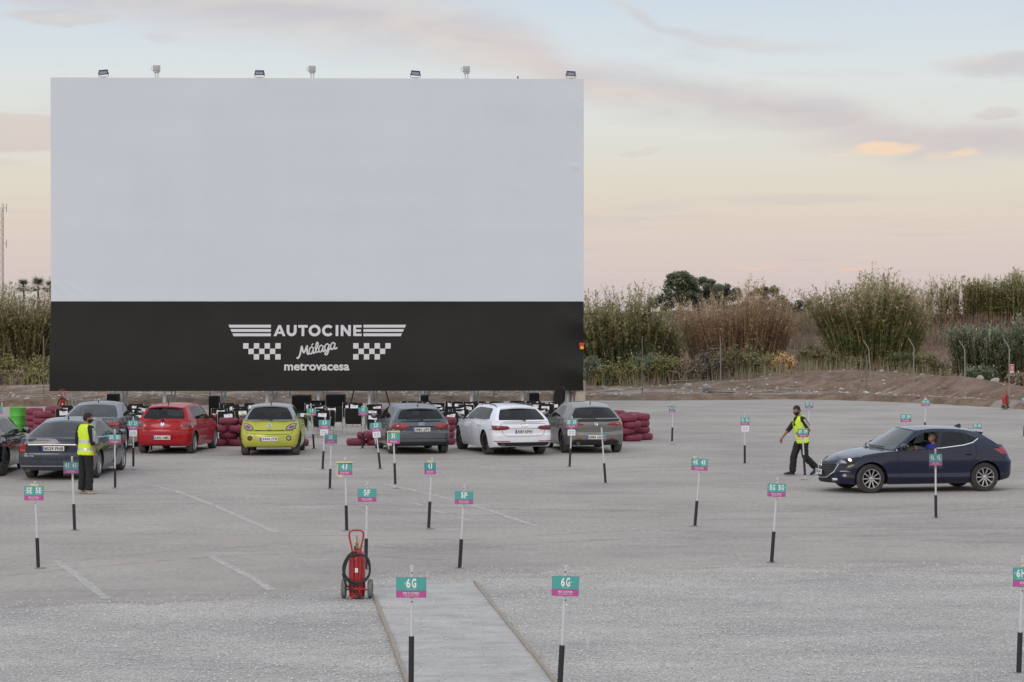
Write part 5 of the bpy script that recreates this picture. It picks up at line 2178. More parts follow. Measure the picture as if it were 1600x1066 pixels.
mb.lathe([(.0, .12), (.03, .10), (.035, .06), (.02, .03), (.012, .0), (.012, -.06)], M_black, 12)
mb.build('sensor_head', t, 40)

# concrete counterweight and pipe post at the right foot
cw = thing('concrete_counterweight', 'pale concrete counterweight at the right foot of the screen', 'counterweight', SM @ Vector(((906.5 - 82) * pxm, .25, 0)), SA)
b = MB()
b.box((.0, .0, .58), (.46, .9, 1.17), M_conc, bev=.012)
b.box((-.02, -.46, 1.19), (.30, .03, .06), M_steel, bev=.004)
b.build('block', cw, 40)
b = MB()
b.tube([(-.19, -.49, .75), (-.24, -.49, .55), (-.26, -.49, .3), (-.24, -.49, .02)], .022, pm('purple_cable', (.12, .03, .10), .5), 6)
b.build('cable', cw, 40)
pp = thing('pipe_post', 'thick grey pipe post beside the concrete counterweight', 'post', SM @ Vector(((889 - 82) * pxm, .30, 0)), SA)
b = MB()
b.lathe([(.155, 0), (.155, .02), (.13, .03), (.13, .62), (.155, .64), (.155, .69), (.13, .71), (.13, Z0 + .9)], M_steel, 18)
b.build('pipe', pp, 40)
b = MB()
b.tube([(.2, .02, 0), (.2, .02, Z0 + .4)], .05, M_whitepost, 10)
b.build('white_tube', pp, 40)

# ------------------------------------------------------------------ small safety signs
M_sred = pm('sign_red', (.52, .03, .02), .5, var=.05)
M_syel = pm('sign_yellow', (.8, .5, .02), .5, var=.05)


def fire_sign(name, label, loc, w, h, rz=0.0):
    t = thing(name, label, 'sign', loc, rz)
    mb = MB()
    mb.box((0, 0, 0), (w, .012, h), M_white, bev=.003)
    mb.box((0, -.008, h * .10), (w * .86, .006, h * .70), M_sred)
    mb.build('sign_panel', t, 40)
    e = MB()
    I = Matrix.Identity(4)
    e.prism([(-.16 * w, -.2 * h), (.06 * w, -.2 * h), (.06 * w, .2 * h), (-.04 * w, .3 * h), (-.16 * w, .22 * h)], -.003, M_white, Matrix.Translation((0, -.012, h * .06)))
    e.prism([(.14 * w, -.05 * h), (.24 * w, -.2 * h), (.3 * w, .0), (.2 * w, .25 * h)], -.003, M_white, Matrix.Translation((0, -.012, h * .06)))
    e.build('pictogram', t, 0)
    return t


fire_sign('fire_sign', 'red and white fire extinguisher sign on the lower left corner of the black banner', SM @ Vector(((86.5 - 82) * pxm, -.36, sz_(572.5))), .21, .30, SA)
t = thing('warning_sign', 'small red sign with a yellow half at the right edge of the black banner', 'sign', SM @ Vector(((909 - 82) * pxm, -.34, sz_(541))), SA)
mb = MB()
mb.box((0, 0, .0), (.19, .012, .28), M_sred, bev=.003)
mb.box((.01, -.008, -.06), (.13, .006, .11), M_syel)
mb.build('sign_panel', t, 40)

# ------------------------------------------------------------------ numbered bay signs
M_pole = pm('grey_white_pole', (.56, .58, .60), .45, var=.1, scale=5)
M_sleeve = pm('black_foam_sleeve', (.020, .020, .024), .7, var=.25)
M_teal = pm('sign_teal', (.075, .37, .345), .45, var=.08, scale=4)
M_teald = pm('sign_dark_teal', (.045, .28, .30), .45, var=.08, scale=4)
M_mag = pm('sign_magenta', (.47, .085, .30), .45, var=.08, scale=4)
M_signw = pm('sign_white', (.80, .82, .82), .5, var=.03)
M_contact = pm('dark_contact_shade', (.23, .212, .197), .95, var=.5, scale=25, bump=.6)  # painted contact shade under the sign poles
M_tealm = pm('sign_pale_teal', (.35, .62, .60), .5)
M_edge = pm('sign_edge', (.06, .06, .06), .6)
M_tape = pm('yellowed_tape', (.62, .56, .36), .5, var=.1)
M_film = glass_mat('clear_film', (.93, .93, .95), 1.0)
M_bluetxt = pm('blue_grey_print', (.25, .27, .45), .7)


def bay_sign(label, base, top, pc, pw, ph, txt, arrows, sl0, sl1, paper=None, tape=False, film=False, dark=False, edge_on=False, tilt=0.0, clip=False):
    bx, by = base
    d = gd(by)
    s = d / F
    o = Vector(((bx - 800) * s, d, 0))
    tp = Vector(((top[0] - bx) * s, 0, (by - top[1]) * s))
    cp = Vector(((pc[0] - bx) * s, 0, (by - pc[1]) * s))
    root = thing('bay_sign', label, 'bay sign', o, 0, 'numbered bay signs')

    def onpole(py):
        t = (by - py) / (by - top[1])
        return tp * t
    m = MB()
    m.tube([Vector((0, 0, -.05)), tp], .018, M_pole, 10)
    m.lathe([(.021, -.004), (.021, .004), (0, .008)], M_pole, 10, Matrix.Translation(tp))
    if not edge_on:
        for zz in (.045, -.045):
            q = onpole(pc[1]) + Vector((0, -.02, (ph * s / 2 + abs(zz)) * (1 if zz > 0 else -1)))
            m.box(q, (.014, .01, .014), M_gap, bev=.003)
    m.build('pole', root, 40)
    m = MB()
    a, b = onpole(sl1), onpole(sl0)
    m.tube([a, b], .029, M_sleeve, 12)
    m.build('sleeve', root, 40)
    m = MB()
    fr_ = random.uniform(.05, .085)  # added dark disc in place of the pole's contact shadow
    m.lathe([(fr_ * 1.3, -.004), (fr_, .010), (fr_ * .6, .018), (.02, .022)], M_contact, 11, Matrix.Translation((random.uniform(-.03, .03), .02, 0)))
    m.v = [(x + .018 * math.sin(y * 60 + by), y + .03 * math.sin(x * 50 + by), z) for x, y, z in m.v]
    m.build('contact_shade_disc', root, 60)
    w, h = pw * s, ph * s
    if edge_on:
        w, h = .29, .20
    Mx = Matrix.Translation(cp + Vector((0, -.032, 0))) @ Matrix.Rotation(tilt, 4, 'Y')
    if edge_on:
        Mx = Matrix.Translation(cp + Vector((.04, .0, 0))) @ Matrix.Rotation(R(78), 4, 'Z')
    m = MB()

    def pb_(c, sz, mat):
        q = MB().box(c, sz, mat)
        m.add(q.v, q.f, mat, Mx)
    zs = -h / 2 + h * .34
    pb_((0, 0, 0), (w, .005, h), M_edge)
    pb_((0, -.0035, (zs + h / 2) / 2), (w * .985, .003, (h / 2 - zs) - h * .012), M_teald if dark else M_teal)
    pb_((0, -.0035, (-h / 2 + zs) / 2), (w * .985, .003, (zs + h / 2) - h * .012), M_mag)
    y = -.0062
    if txt:
        words = txt.split()
        ch = h * .46 if len(words) == 1 else h * .42
        cz = zs + (h / 2 - zs) * .56
        for i, wd in enumerate(words):
            cx = 0 if len(words) == 1 else (-.24 * w if i == 0 else .24 * w)
            tw_ = w * (.34 if len(words) == 1 else .30)
            cw_ = tw_ * .44
            for q, chx in enumerate(wd):
                put_text(m, chx, cx + (q - .5) * tw_ * .56, cz, cw_ * (.35 if chx == '1' or chx == 'I' else 1), ch, M_signw, Mx, .035, y)
            pb_((cx, y + .0005, cz - ch * .5 - h * .06), (tw_ * .8, .001, h * .022), M_tealm)
        for sgn in arrows:
            ax = sgn * (w * .21 if len(words) == 1 else w * .445)
            m.add([(ax + sgn * w * .022, y, cz), (ax - sgn * w * .01, y, cz + h * .05), (ax - sgn * w * .01, y, cz - h * .05)], [(0, 1, 2)], M_signw, Mx)
        put_text(m, 'PIDE TU COMIDA', 0, -h / 2 + h * .215, w * .54, h * .11, M_signw, Mx, .01, y)
        put_text(m, 'TE LA LLEVAMOS AL COCHE', 0, -h / 2 + h * .09, w * .52, h * .055, M_signw, Mx, .0, y)
    m.build('sign_plate', root, 0)
    if tape:
        m = MB()
        for c, sz in (((-.02 * w, -.004, h / 2 + .012), (w * 1.02, .002, .05)), ((-w * .47, -.0095, -.02), (w * .07, .002, h * 1.0)), ((-w * .28, -.0095, -h / 2 - .02), (w * .28, .002, .05))):
            q = MB().box(c, sz, M_tape, rot=(0, random.uniform(-.05, .05), 0))
            m.add(q.v, q.f, M_tape, Mx)
        m.build('tape', root, 0)
    if clip:
        m = MB()
        q = MB().box((-w * .32 if clip < 0 else w * .02, -.002, h / 2 + .022), (w * (.2 if clip < 0 else .42), .003, .04), M_tape, rot=(0, .12, 0))
        m.add(q.v, q.f, M_tape, Mx)
        m.build('tape', root, 0)
    if film:
        m = MB()
        q = MB().box((0, -.011, 0), (w * 1.02, .002, h * 1.42), M_film)
        m.add(q.v, q.f, M_film, Mx)
        m.build('plastic_sleeve', root, 0)
    if paper:
        m = MB()
        c = Vector(((paper[0] - bx) * s, -.032, (by - paper[1]) * s))
        Mp = Matrix.Translation(c) @ Matrix.Rotation(tilt, 4, 'Y')
        q = MB().box((0, 0, 0), (.20, .004, .155), M_paper)
        m.add(q.v, q.f, M_paper, Mp)
        for zz, ww in ((.025, .13), (-.02, .14)):
            k = 9
            for i in range(k):
                if i in (4,):
                    continue
                q = MB().box((-ww / 2 + ww * (i + .5) / k, -.0032, zz), (ww / k * .62, .001, .022), M_bluetxt)
                m.add(q.v, q.f, M_bluetxt, Mp)
        m.build('paper_notice', root, 0)
    return root


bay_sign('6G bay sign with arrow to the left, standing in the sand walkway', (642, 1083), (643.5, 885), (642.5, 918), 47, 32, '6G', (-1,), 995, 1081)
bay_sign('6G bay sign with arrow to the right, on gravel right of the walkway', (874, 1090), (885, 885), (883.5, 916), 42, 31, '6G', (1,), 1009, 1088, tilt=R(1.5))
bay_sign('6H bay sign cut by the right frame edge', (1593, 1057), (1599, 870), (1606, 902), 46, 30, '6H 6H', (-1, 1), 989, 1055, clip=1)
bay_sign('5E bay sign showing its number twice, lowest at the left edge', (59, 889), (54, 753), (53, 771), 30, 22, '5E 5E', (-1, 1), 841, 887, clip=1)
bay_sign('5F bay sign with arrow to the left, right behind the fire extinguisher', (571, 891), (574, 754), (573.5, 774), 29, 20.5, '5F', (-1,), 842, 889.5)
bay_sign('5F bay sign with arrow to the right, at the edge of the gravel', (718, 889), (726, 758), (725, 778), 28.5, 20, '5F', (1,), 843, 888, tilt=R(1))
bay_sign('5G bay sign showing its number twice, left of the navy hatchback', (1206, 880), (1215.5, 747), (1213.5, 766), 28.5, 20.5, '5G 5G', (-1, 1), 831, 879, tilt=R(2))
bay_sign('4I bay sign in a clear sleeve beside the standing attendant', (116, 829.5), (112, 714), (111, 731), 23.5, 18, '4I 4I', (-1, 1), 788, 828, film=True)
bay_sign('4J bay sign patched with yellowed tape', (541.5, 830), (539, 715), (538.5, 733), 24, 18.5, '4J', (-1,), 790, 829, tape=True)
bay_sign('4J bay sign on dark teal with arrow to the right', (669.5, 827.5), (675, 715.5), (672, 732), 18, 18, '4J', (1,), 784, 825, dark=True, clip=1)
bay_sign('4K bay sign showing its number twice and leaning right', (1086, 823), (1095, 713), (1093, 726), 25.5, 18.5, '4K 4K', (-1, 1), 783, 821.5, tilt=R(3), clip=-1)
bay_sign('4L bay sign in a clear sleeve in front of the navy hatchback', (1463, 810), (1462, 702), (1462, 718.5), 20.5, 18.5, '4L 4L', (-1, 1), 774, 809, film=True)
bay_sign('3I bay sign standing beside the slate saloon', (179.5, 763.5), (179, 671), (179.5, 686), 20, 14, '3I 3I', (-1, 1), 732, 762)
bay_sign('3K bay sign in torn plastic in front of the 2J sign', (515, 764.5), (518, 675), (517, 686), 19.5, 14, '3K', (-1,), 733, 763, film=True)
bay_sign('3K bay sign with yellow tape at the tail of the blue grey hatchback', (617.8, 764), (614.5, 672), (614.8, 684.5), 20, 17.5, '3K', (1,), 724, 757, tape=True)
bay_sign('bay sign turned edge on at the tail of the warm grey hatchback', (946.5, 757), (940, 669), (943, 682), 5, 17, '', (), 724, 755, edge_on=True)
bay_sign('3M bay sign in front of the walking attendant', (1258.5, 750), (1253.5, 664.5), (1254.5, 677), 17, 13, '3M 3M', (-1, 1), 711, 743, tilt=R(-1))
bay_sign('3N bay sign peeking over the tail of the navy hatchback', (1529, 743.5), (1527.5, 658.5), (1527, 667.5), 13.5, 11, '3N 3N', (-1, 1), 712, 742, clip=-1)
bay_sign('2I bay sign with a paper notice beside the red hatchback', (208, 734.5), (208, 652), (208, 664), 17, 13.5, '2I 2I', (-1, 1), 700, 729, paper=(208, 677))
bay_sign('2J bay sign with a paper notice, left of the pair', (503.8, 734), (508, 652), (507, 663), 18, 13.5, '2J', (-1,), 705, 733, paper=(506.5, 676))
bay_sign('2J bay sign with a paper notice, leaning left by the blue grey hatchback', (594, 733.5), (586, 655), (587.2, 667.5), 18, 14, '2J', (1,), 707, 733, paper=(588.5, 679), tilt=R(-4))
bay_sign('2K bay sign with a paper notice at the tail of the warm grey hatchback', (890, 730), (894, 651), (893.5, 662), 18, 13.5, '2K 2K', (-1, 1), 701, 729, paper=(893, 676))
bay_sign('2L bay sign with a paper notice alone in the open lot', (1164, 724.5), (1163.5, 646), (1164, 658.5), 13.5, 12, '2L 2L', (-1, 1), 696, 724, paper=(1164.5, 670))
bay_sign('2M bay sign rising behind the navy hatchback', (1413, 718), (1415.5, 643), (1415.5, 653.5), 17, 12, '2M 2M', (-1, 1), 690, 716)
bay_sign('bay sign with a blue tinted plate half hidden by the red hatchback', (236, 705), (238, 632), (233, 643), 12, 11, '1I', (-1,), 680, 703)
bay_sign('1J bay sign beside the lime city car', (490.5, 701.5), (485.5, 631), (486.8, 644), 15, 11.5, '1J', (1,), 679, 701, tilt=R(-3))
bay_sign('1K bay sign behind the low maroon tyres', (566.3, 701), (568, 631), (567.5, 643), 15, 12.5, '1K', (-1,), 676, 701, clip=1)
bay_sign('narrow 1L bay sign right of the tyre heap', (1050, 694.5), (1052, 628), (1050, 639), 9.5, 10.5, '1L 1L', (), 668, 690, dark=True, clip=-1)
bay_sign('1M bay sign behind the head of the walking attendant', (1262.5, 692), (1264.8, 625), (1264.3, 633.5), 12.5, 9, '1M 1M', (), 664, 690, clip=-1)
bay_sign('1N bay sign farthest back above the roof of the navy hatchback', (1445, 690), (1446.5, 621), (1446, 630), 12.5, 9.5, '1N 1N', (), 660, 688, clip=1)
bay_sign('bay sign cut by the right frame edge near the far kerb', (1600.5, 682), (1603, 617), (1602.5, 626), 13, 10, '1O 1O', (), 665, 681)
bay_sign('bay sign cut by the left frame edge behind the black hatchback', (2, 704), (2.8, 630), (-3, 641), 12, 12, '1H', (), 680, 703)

# ------------------------------------------------------------------ maroon tyres
M_maroon = pm('maroon_painted_rubber', (.185, .026, .052), .6, var=.35, scale=5, bump=.3, bscale=25)


def tyre_proto():
    mb = MB()
    prof = [(.165, .015), (.20, .006), (.245, .002), (.276, .018), (.296, .052), (.302, .09), (.302, .12), (.296, .158), (.276, .192), (.245, .208), (.20, .204), (.165, .195), (.175, .17), (.22, .15), (.22, .06), (.175, .04)]
    mb.lathe(prof, M_maroon, 36, closed=True)
    # inside liner darker
    o = mb.build('painted_tyre', None, 40)
    fix_normals(o)
    return o


typ = tyre_proto()
TYR = []
th = .21


def tyre(px, d, lvl, label, group, tilt=(0, 0)):
    global typ
    o = typ if not TYR else typ.copy()
    if TYR:
        COL.objects.link(o)
    x = (px - 800) * d / F
    o.location = (x, d, lvl * th * .985 + .005)
    o.rotation_euler = (tilt[0], tilt[1], random.uniform(0, 6))
    tag(o, label, 'tyre', group)
    TYR.append(o)


names = {0: 'bottom', 1: 'second', 2: 'third', 3: 'top'}
G1 = 'maroon tyres stacked between the red and lime cars'
for lv, pxs in ((0, (341, 370)), (1, (357, 387)), (2, (342, 371)), (3, (357, 388))):
    for k, px in enumerate(pxs):
        tyre(px, 71.6 + .1 * (lv % 2), lv, 'maroon tyre in the %s course, %s one, between the red and lime cars' % (names[lv], ('left', 'right')[k]), G1, (0, R(-6) if (lv, k) == (3, 0) else 0))
tyre(467, 71.5, 0, 'maroon tyre on the ground half behind the lime city car', 'low maroon tyres in the middle gap')
G2 = 'low maroon tyres in the middle gap'
tyre(556.5, 71.8, 0, 'maroon tyre flat on the ground left of the 1K sign', G2)
tyre(587, 71.9, 0, 'maroon tyre on the ground beside the blue grey hatchback', G2)
tyre(573, 71.8, 1, 'maroon tyre lying across two others in the middle gap', G2)
tyre(592, 72.2, 2, 'maroon tyre behind the leaning 2J sign', G2)
for lv in range(4):
    tyre(603, 78.5, lv, 'maroon tyre, %s of the far stack beside the blue grey hatchback' % names[lv], 'far tyre stack in the middle gap')
G3 = 'tyre stack between the blue grey and white cars'
for lv, px in ((0, 697), (1, 695.5), (2, 696.5), (3, 698)):
    tyre(px, 72.3, lv, 'maroon tyre, %s of the stack between the blue grey and white cars' % names[lv], G3, (0, R(random.uniform(-2, 2))))
G4 = 'heap of maroon tyres right of the warm grey hatchback'
for lv, row in ((0, (961, 989)), (1, (976,)), (2, (960, 987)), (3, (980.5,))):
    for k, px in enumerate(row):
        tyre(px, 74.2, lv, 'maroon tyre in the %s front course of the heap%s' % (names[lv], ', left one' if len(row) > 1 and k == 0 else (', right one' if len(row) > 1 else '')), G4, (R(random.uniform(-2, 2)), R(random.uniform(-2, 2))))
for lv, px in ((0, 1005.5), (1, 1001), (2, 1000.5), (3, 1001)):
    tyre(px, 75.0, lv, 'maroon tyre, %s of the right hand stack of the heap' % names[lv], G4, (R(random.uniform(-2, 2)), R(random.uniform(-3, 3))))
for lv in range(4):
    tyre(963, 77.4, lv, 'maroon tyre, %s of the farthest stack of the heap' % names[lv], G4)
for lv in range(4):
    tyre(987, 75.9, lv, 'maroon tyre, %s of the back middle stack of the heap' % names[lv], G4)
G5 = 'maroon tyres beside the green barrel'
for px, d, tx in ((53, 79.2, 'next to the green barrel'), (66, 76.8, 'behind the slate saloon roof'), (84, 80.5, 'left of the black chairs')):
    for lv in range(4):
        tyre(px, d, lv, 'maroon tyre, %s of the stack %s' % (names[lv], tx), G5, (0, R(random.uniform(-2, 2))))

# ------------------------------------------------------------------ barrel
gx, gy = gp(27.5, 676)
t = thing('oil_drum', 'bright green steel drum beside the maroon tyres', 'barrel', (gx, gy, 0))
M_green = pm('green_drum_paint', (.085, .42, .055), .45, var=.12, scale=4)
b = MB()
prof = [(.0, .015), (.27, .015), (.28, .0), (.285, .02), (.275, .04)]
for z in (.28, .56):
    prof += [(.272, z - .03), (.285, z), (.272, z + .03)]
prof += [(.272, .80), (.285, .825), (.285, .845), (.275, .845), (.27, .825), (0, .82)]
b.lathe(prof, M_green, 32)
b.build('drum_body', t, 40)
b = MB()
b.lathe([(.04, .82), (.04, .845), (0, .85)], M_steel, 12, Matrix.Translation((.15, .05, 0)))
b.build('bung', t, 40)

# ------------------------------------------------------------------ wheeled fire extinguishers
M_exred = pm('extinguisher_red', (.36, .012, .016), .35, coat=.4, var=.12)
M_hose = pm('black_hose', (.018, .018, .02), .55, var=.2)
M_brass = pm('brass', (.42, .28, .10), .4, metal=.8)
M_tyreg = pm('grey_solid_tyre', (.17, .175, .165), .85, var=.15)


def extinguisher(label, loc, rz, s=1.0, tilt=0.0, yellow=False):
    root = thing('wheeled_extinguisher', label, 'fire extinguisher', loc, rz)
    root.scale = (s, s, s)
    if tilt:
        root.rotation_euler = (tilt, 0, rz)
    m = MB()
    m.lathe([(0, .06), (.09, .065), (.125, .10), (.13, .14), (.13, .62), (.125, .67), (.10, .72), (.045, .745), (.045, .77), (0, .77)], M_exred, 32)
    m.lathe([(.10, .02), (.12, .02), (.12, .09), (.10, .09)], M_exred, 24, closed=True)
    for z in (.15, .60):
        m.lathe([(.131, z), (.134, z + .008), (.131, z + .016)], M_exred, 32)
    m.build('cylinder', root, 40)
    m = MB()
    m.box((0, -.132, .44), (.045, .006, .07), M_paper)
    if yellow:
        m.box((0, -.13, .28), (.11, .01, .14), M_syel, bev=.003)
    m.build('sticker', root, 40)
    m = MB()
    m.lathe([(.035, .76), (.035, .79), (.022, .80), (.022, .83), (.028, .835), (.028, .85), (.012, .86), (.008, .92), (.010, .925), (.006, .97), (0, .97)], M_brass, 14)
    m.tube([(0, 0, .80), (-.03, -.01, .80), (-.04, -.04, .76)], .010, M_hose, 6)
    m.tube([(0.02, 0, .85), (.05, -.01, .88), (.035, -.02, .92), (.02, -.01, .90)], .003, M_exred, 5)
    m.build('valve', root, 40)
    m = MB()
    pts = spl([(-.05, .10, ), (-.055, .50), (-.06, .72), (-.105, .95), (-.105, 1.02), (-.07, 1.055), (0, 1.06), (.07, 1.055), (.105, 1.02), (.105, .95), (.06, .72), (.055, .50), (.05, .10)], 5)
    m.tube([(a, -.148 - .0 * z, z) for a, z in pts], .0145, M_exred, 8)
    m.tube([(-.18, .02, .13), (.18, .02, .13)], .011, M_exred, 8)
    m.tube([(-.13, -.10, .14), (-.10, -.15, .15), (.10, -.15, .15), (.13, -.10, .14)], .010, M_exred, 8)
    m.tube([(.10, -.15, .17), (.15, -.15, .14), (.18, -.15, .15)], .010, M_exred, 6)
    m.build('handle', root, 40)
    m = MB()
    loop = []
    for k in range(0, 86):
        a = 2 * PI * k / 34 + PI / 2
        rr = .235 - .018 * (k / 34) + .006 * math.sin(k * .9)
        loop.append((.012 + rr * .96 * math.cos(a) + .012 * math.sin(k * .21), -.172 - .012 * math.sin(k * .19), .47 + rr * 1.08 * math.sin(a) + .01 * math.sin(k * .3)))
    m.tube(loop, .0155, M_hose, 8)
    m.tube(spl([(-.20, .30), (-.13, .21), (-.04, .13), (.03, .06), (.07, .03)], 4) and [(a, -.19, z) for a, z in spl([(-.21, .40), (-.15, .22), (-.04, .13), (.03, .06), (.08, .025)], 4)], [.015] * 12 + [.02] * 5, M_hose, 8)
    m.build('hose', root, 50)
    for sg in (1, -1):
        m = MB()
        Mx = Matrix.Translation((sg * .205, .02, .145)) @ Matrix.Rotation(PI / 2, 4, 'Y')
        m.lathe([(.085, -.035), (.125, -.038), (.145, -.025), (.145, .025), (.125, .038), (.085, .035)], M_tyreg, 28, Mx, closed=True)
        m.lathe([(.0, -.02), (.09, -.022), (.09, .022), (0, .02)], M_black, 18, Mx)
        m.build('wheel', root, 40)
    return root


ex1 = Vector((*gp(557.5, 940), .045))
extinguisher('red wheeled fire extinguisher with coiled black hose on the gravel', ex1, 0, .90)
exl = atd(97, 636, 94)
extinguisher('small red wheeled extinguisher with a yellow sticker below the left screen corner', Vector((exl.x, 94, .0)), R(12), .92, yellow=True)
extinguisher('red wheeled extinguisher leaning on the last fence post at the right', Vector((atd(1573, 640, 98).x, 98.2, .03)), R(62), .80, tilt=R(-6), yellow=True)

# rubble scattered over the verge
NR = 5200
rx_ = RNG.uniform(-30, 34, NR)
ry_ = np.array([edge_y(v) for v in rx_]) + .35 + np.abs(RNG.standard_normal(NR)) * 5.5
rz_ = np.array([terrain_z(a, b) for a, b in zip(rx_, ry_)])
rs_ = .015 + .075 * RNG.random(NR) ** 5
o3 = octa[None] * (1 + .6 * (RNG.random((NR, 6, 3)) - .5)) * rs_[:, None, None] * np.array([1.3, 1, .8])
V = (o3 + np.stack([rx_, ry_, rz_ + rs_ * .2], -1)[:, None, :]).reshape(-1, 3)
FF = (of[None] + (np.arange(NR) * 6)[:, None, None]).reshape(-1, 3)
tn = (.20 + .36 * RNG.random(NR) ** 1.5)[:, None] * np.array([1, .90, .80])
tag(np_mesh('verge_rubble', V, [FF], [stones.data.materials[0]], np.repeat(tn, 6, axis=0)), 'small stones and rubble strewn over the dirt verge', 'rubble', kind='stuff')

# ------------------------------------------------------------------ folding chairs with number sheets
M_seatblack = pm('black_chair_fabric', (.010, .010, .011), .85, var=.25, scale=10)
M_tubew = pm('pale_chair_tube', (.50, .49, .46), .4, metal=.3, var=.1)


def chair_proto():
    t = thing('folding_chair', 'chair', 'chair')
    f = MB()
    for s in (-1, 1):
        f.tube([(s * .25, -.32, .02), (s * .25, .10, .42), (s * .25, .20, .58)], .013, M_tubew, 6)
        f.tube([(s * .27, .30, .02), (s * .27, -.16, .44), (s * .27, -.30, .86)], .013, M_tubew, 6)
        f.tube([(s * .27, -.22, .62), (s * .28, .18, .63)], .017, M_tubew, 6)
    f.tube([(-.25, -.32, .02), (.25, -.32, .02)], .012, M_tubew, 6)
    f.tube([(-.27, .30, .02), (.27, .30, .02)], .012, M_tubew, 6)
    f.build('frame', t, 40)
    b = MB()
    rings = []
    for (y, z, w) in ((-.12, .33, .24), (-.175, .42, .265), (-.22, .56, .27), (-.275, .75, .268), (-.31, .84, .262), (-.318, .865, .24)):
        ring = []
        for k in range(16):
            a = 2 * PI * k / 16
            cx = math.copysign(abs(math.cos(a)) ** .35, math.cos(a)) * w
            cy = math.copysign(abs(math.sin(a)) ** .7, math.sin(a)) * .026
            ring.append((cx, y + cy - .02 * (1 - (cx / w) ** 2), z))
        rings.append(ring)
    b.loft(rings, M_seatblack)
    b.build('backrest', t, 40)
    s_ = MB()
    rings = []
    for (y, z, w) in ((-.16, .41, .23), (-.1, .405, .25), (.1, .41, .25), (.22, .425, .245), (.25, .42, .22)):
        ring = []
        for k in range(12):
            a = 2 * PI * k / 12
            ring.append((math.copysign(abs(math.cos(a)) ** .5, math.cos(a)) * w, y, z + .022 * math.sin(a)))
        rings.append(ring)
    s_.loft(rings, M_seatblack)
    s_.build('seat', t, 40)
    for o in t.children:
        fix_normals(o)
    return t


chair0 = chair_proto()
_ch_used = [False]
_sheets = {}
M_inkp = pm('printed_grey_ink', (.16, .16, .22), .7)


def sheet_mesh(num):
    if num in _sheets:
        return _sheets[num]
    mb = MB()
    rings = []
    vs = []
    for i in range(7):
        for j in range(3):
            u = -1 + i / 3
            vs.append((u * .135, -.008 * u * u * (1 if num % 2 else -1) - .01 * (j / 2) * (num % 3) * .5, -.092 + .092 * j))
    mb.add(vs, [(i * 3 + j, (i + 1) * 3 + j, (i + 1) * 3 + j + 1, i * 3 + j + 1) for i in range(6) for j in range(2)], M_paper)
    put_text(mb, 'N: %02d' % num, 0, 0, .105, .032, M_inkp, Matrix.Identity(4), 0, y=-.014)
    o = mb.build('number_sheet', None, 40)
    me = o.data
    bpy.data.objects.remove(o)
    _sheets[num] = me
    return me


def place_chair(px, py, num, label, group, yaw=None, sheet_on=True, dz=.0):
    d = 3.24 * F / (py - HOR)
    x = (px - 800) * d / F
    yaw = random.uniform(-.22, .22) if yaw is None else yaw
    dx = random.uniform(-.10, .10)
    loc = (x - dx, d + .26, 0)
    if not _ch_used[0]:
        c = chair0
        _ch_used[0] = True
        c.location = loc
        c.rotation_euler = (0, 0, yaw)
        tag(c, label, 'chair', group)
    else:
        base = [ch for ch in chair0.children if not ch.name.startswith('number_sheet')]
        c = chair0.copy()
        COL.objects.link(c)
        c.location = loc
        c.rotation_euler = (0, 0, yaw)
        tag(c, label, 'chair', group)
        for ch in base:
            k = ch.copy()
            COL.objects.link(k)
            k.parent = c
    if sheet_on:
        o = bpy.data.objects.new('number_sheet', sheet_mesh(num))
        COL.objects.link(o)
        o.parent = c
        o.location = (dx, -.335, .76)
        o.rotation_euler = (R(-10), R(random.uniform(-7, 7)), R(random.uniform(-6, 6)))
    return c


ORD = ['first', 'second', 'third', 'fourth', 'fifth', 'sixth', 'seventh', 'eighth', 'ninth', 'tenth', 'eleventh', 'twelfth', 'thirteenth', 'fourteenth']
CL = [
    ('above the slate saloon', [(103.5, 638.5), (100, 644.5)]),
    ('left of the red hatchback', [(207, 643), (213, 648.5), (212, 636), (219.5, 639)]),
    ('between red and lime cars', [(348.5, 643.5), (355, 648), (358, 634.5), (365, 637), (372.5, 640), (382, 643.5), (394, 634.5)]),
    ('right of the lime city car', [(468, 647), (484, 634.6), (497, 638), (496, 643), (504, 647), (517.5, 640)]),
    ('in the middle gap', [(544.5, 633.6), (556.5, 634.5), (586, 636.5), (581, 643.5), (583, 651)]),
    ('behind the blue grey hatchback', [(641, 631.5), (654, 632), (665.6, 631.5), (681, 634), (687, 640.5), (691.5, 645)]),
    ('behind the white estate', [(708.5, 649), (708, 632), (715.6, 640), (717.5, 632.2), (720, 644.2), (733.5, 637), (735, 632.5), (752.5, 632), (779, 632), (803, 631)]),
    ('left of the warm grey hatchback', [(833.5, 631), (834.5, 634), (846.6, 643), (851, 636), (868, 633)]),
]
nn = 3
for where, lst in CL:
    for i, (px, py) in enumerate(sorted(lst)):
        nn += 1
        place_chair(px, py, nn % 32 + 1, 'black folding chair with number sheet, %s from left %s' % (ORD[i], where), 'black folding chairs in front of the screen')
for px, py, lb in ((549, 643, 'black folding chair without a sheet, its pale legs visible in the middle gap'), (513, 646, 'black folding chair with bare back beside the 2J sign'), (343, 643, 'black folding chair with bare back behind the red hatchback'), (701, 640, 'black folding chair with bare back left of the white estate')):
    place_chair(px, py, 0, lb, 'black folding chairs in front of the screen', sheet_on=False)
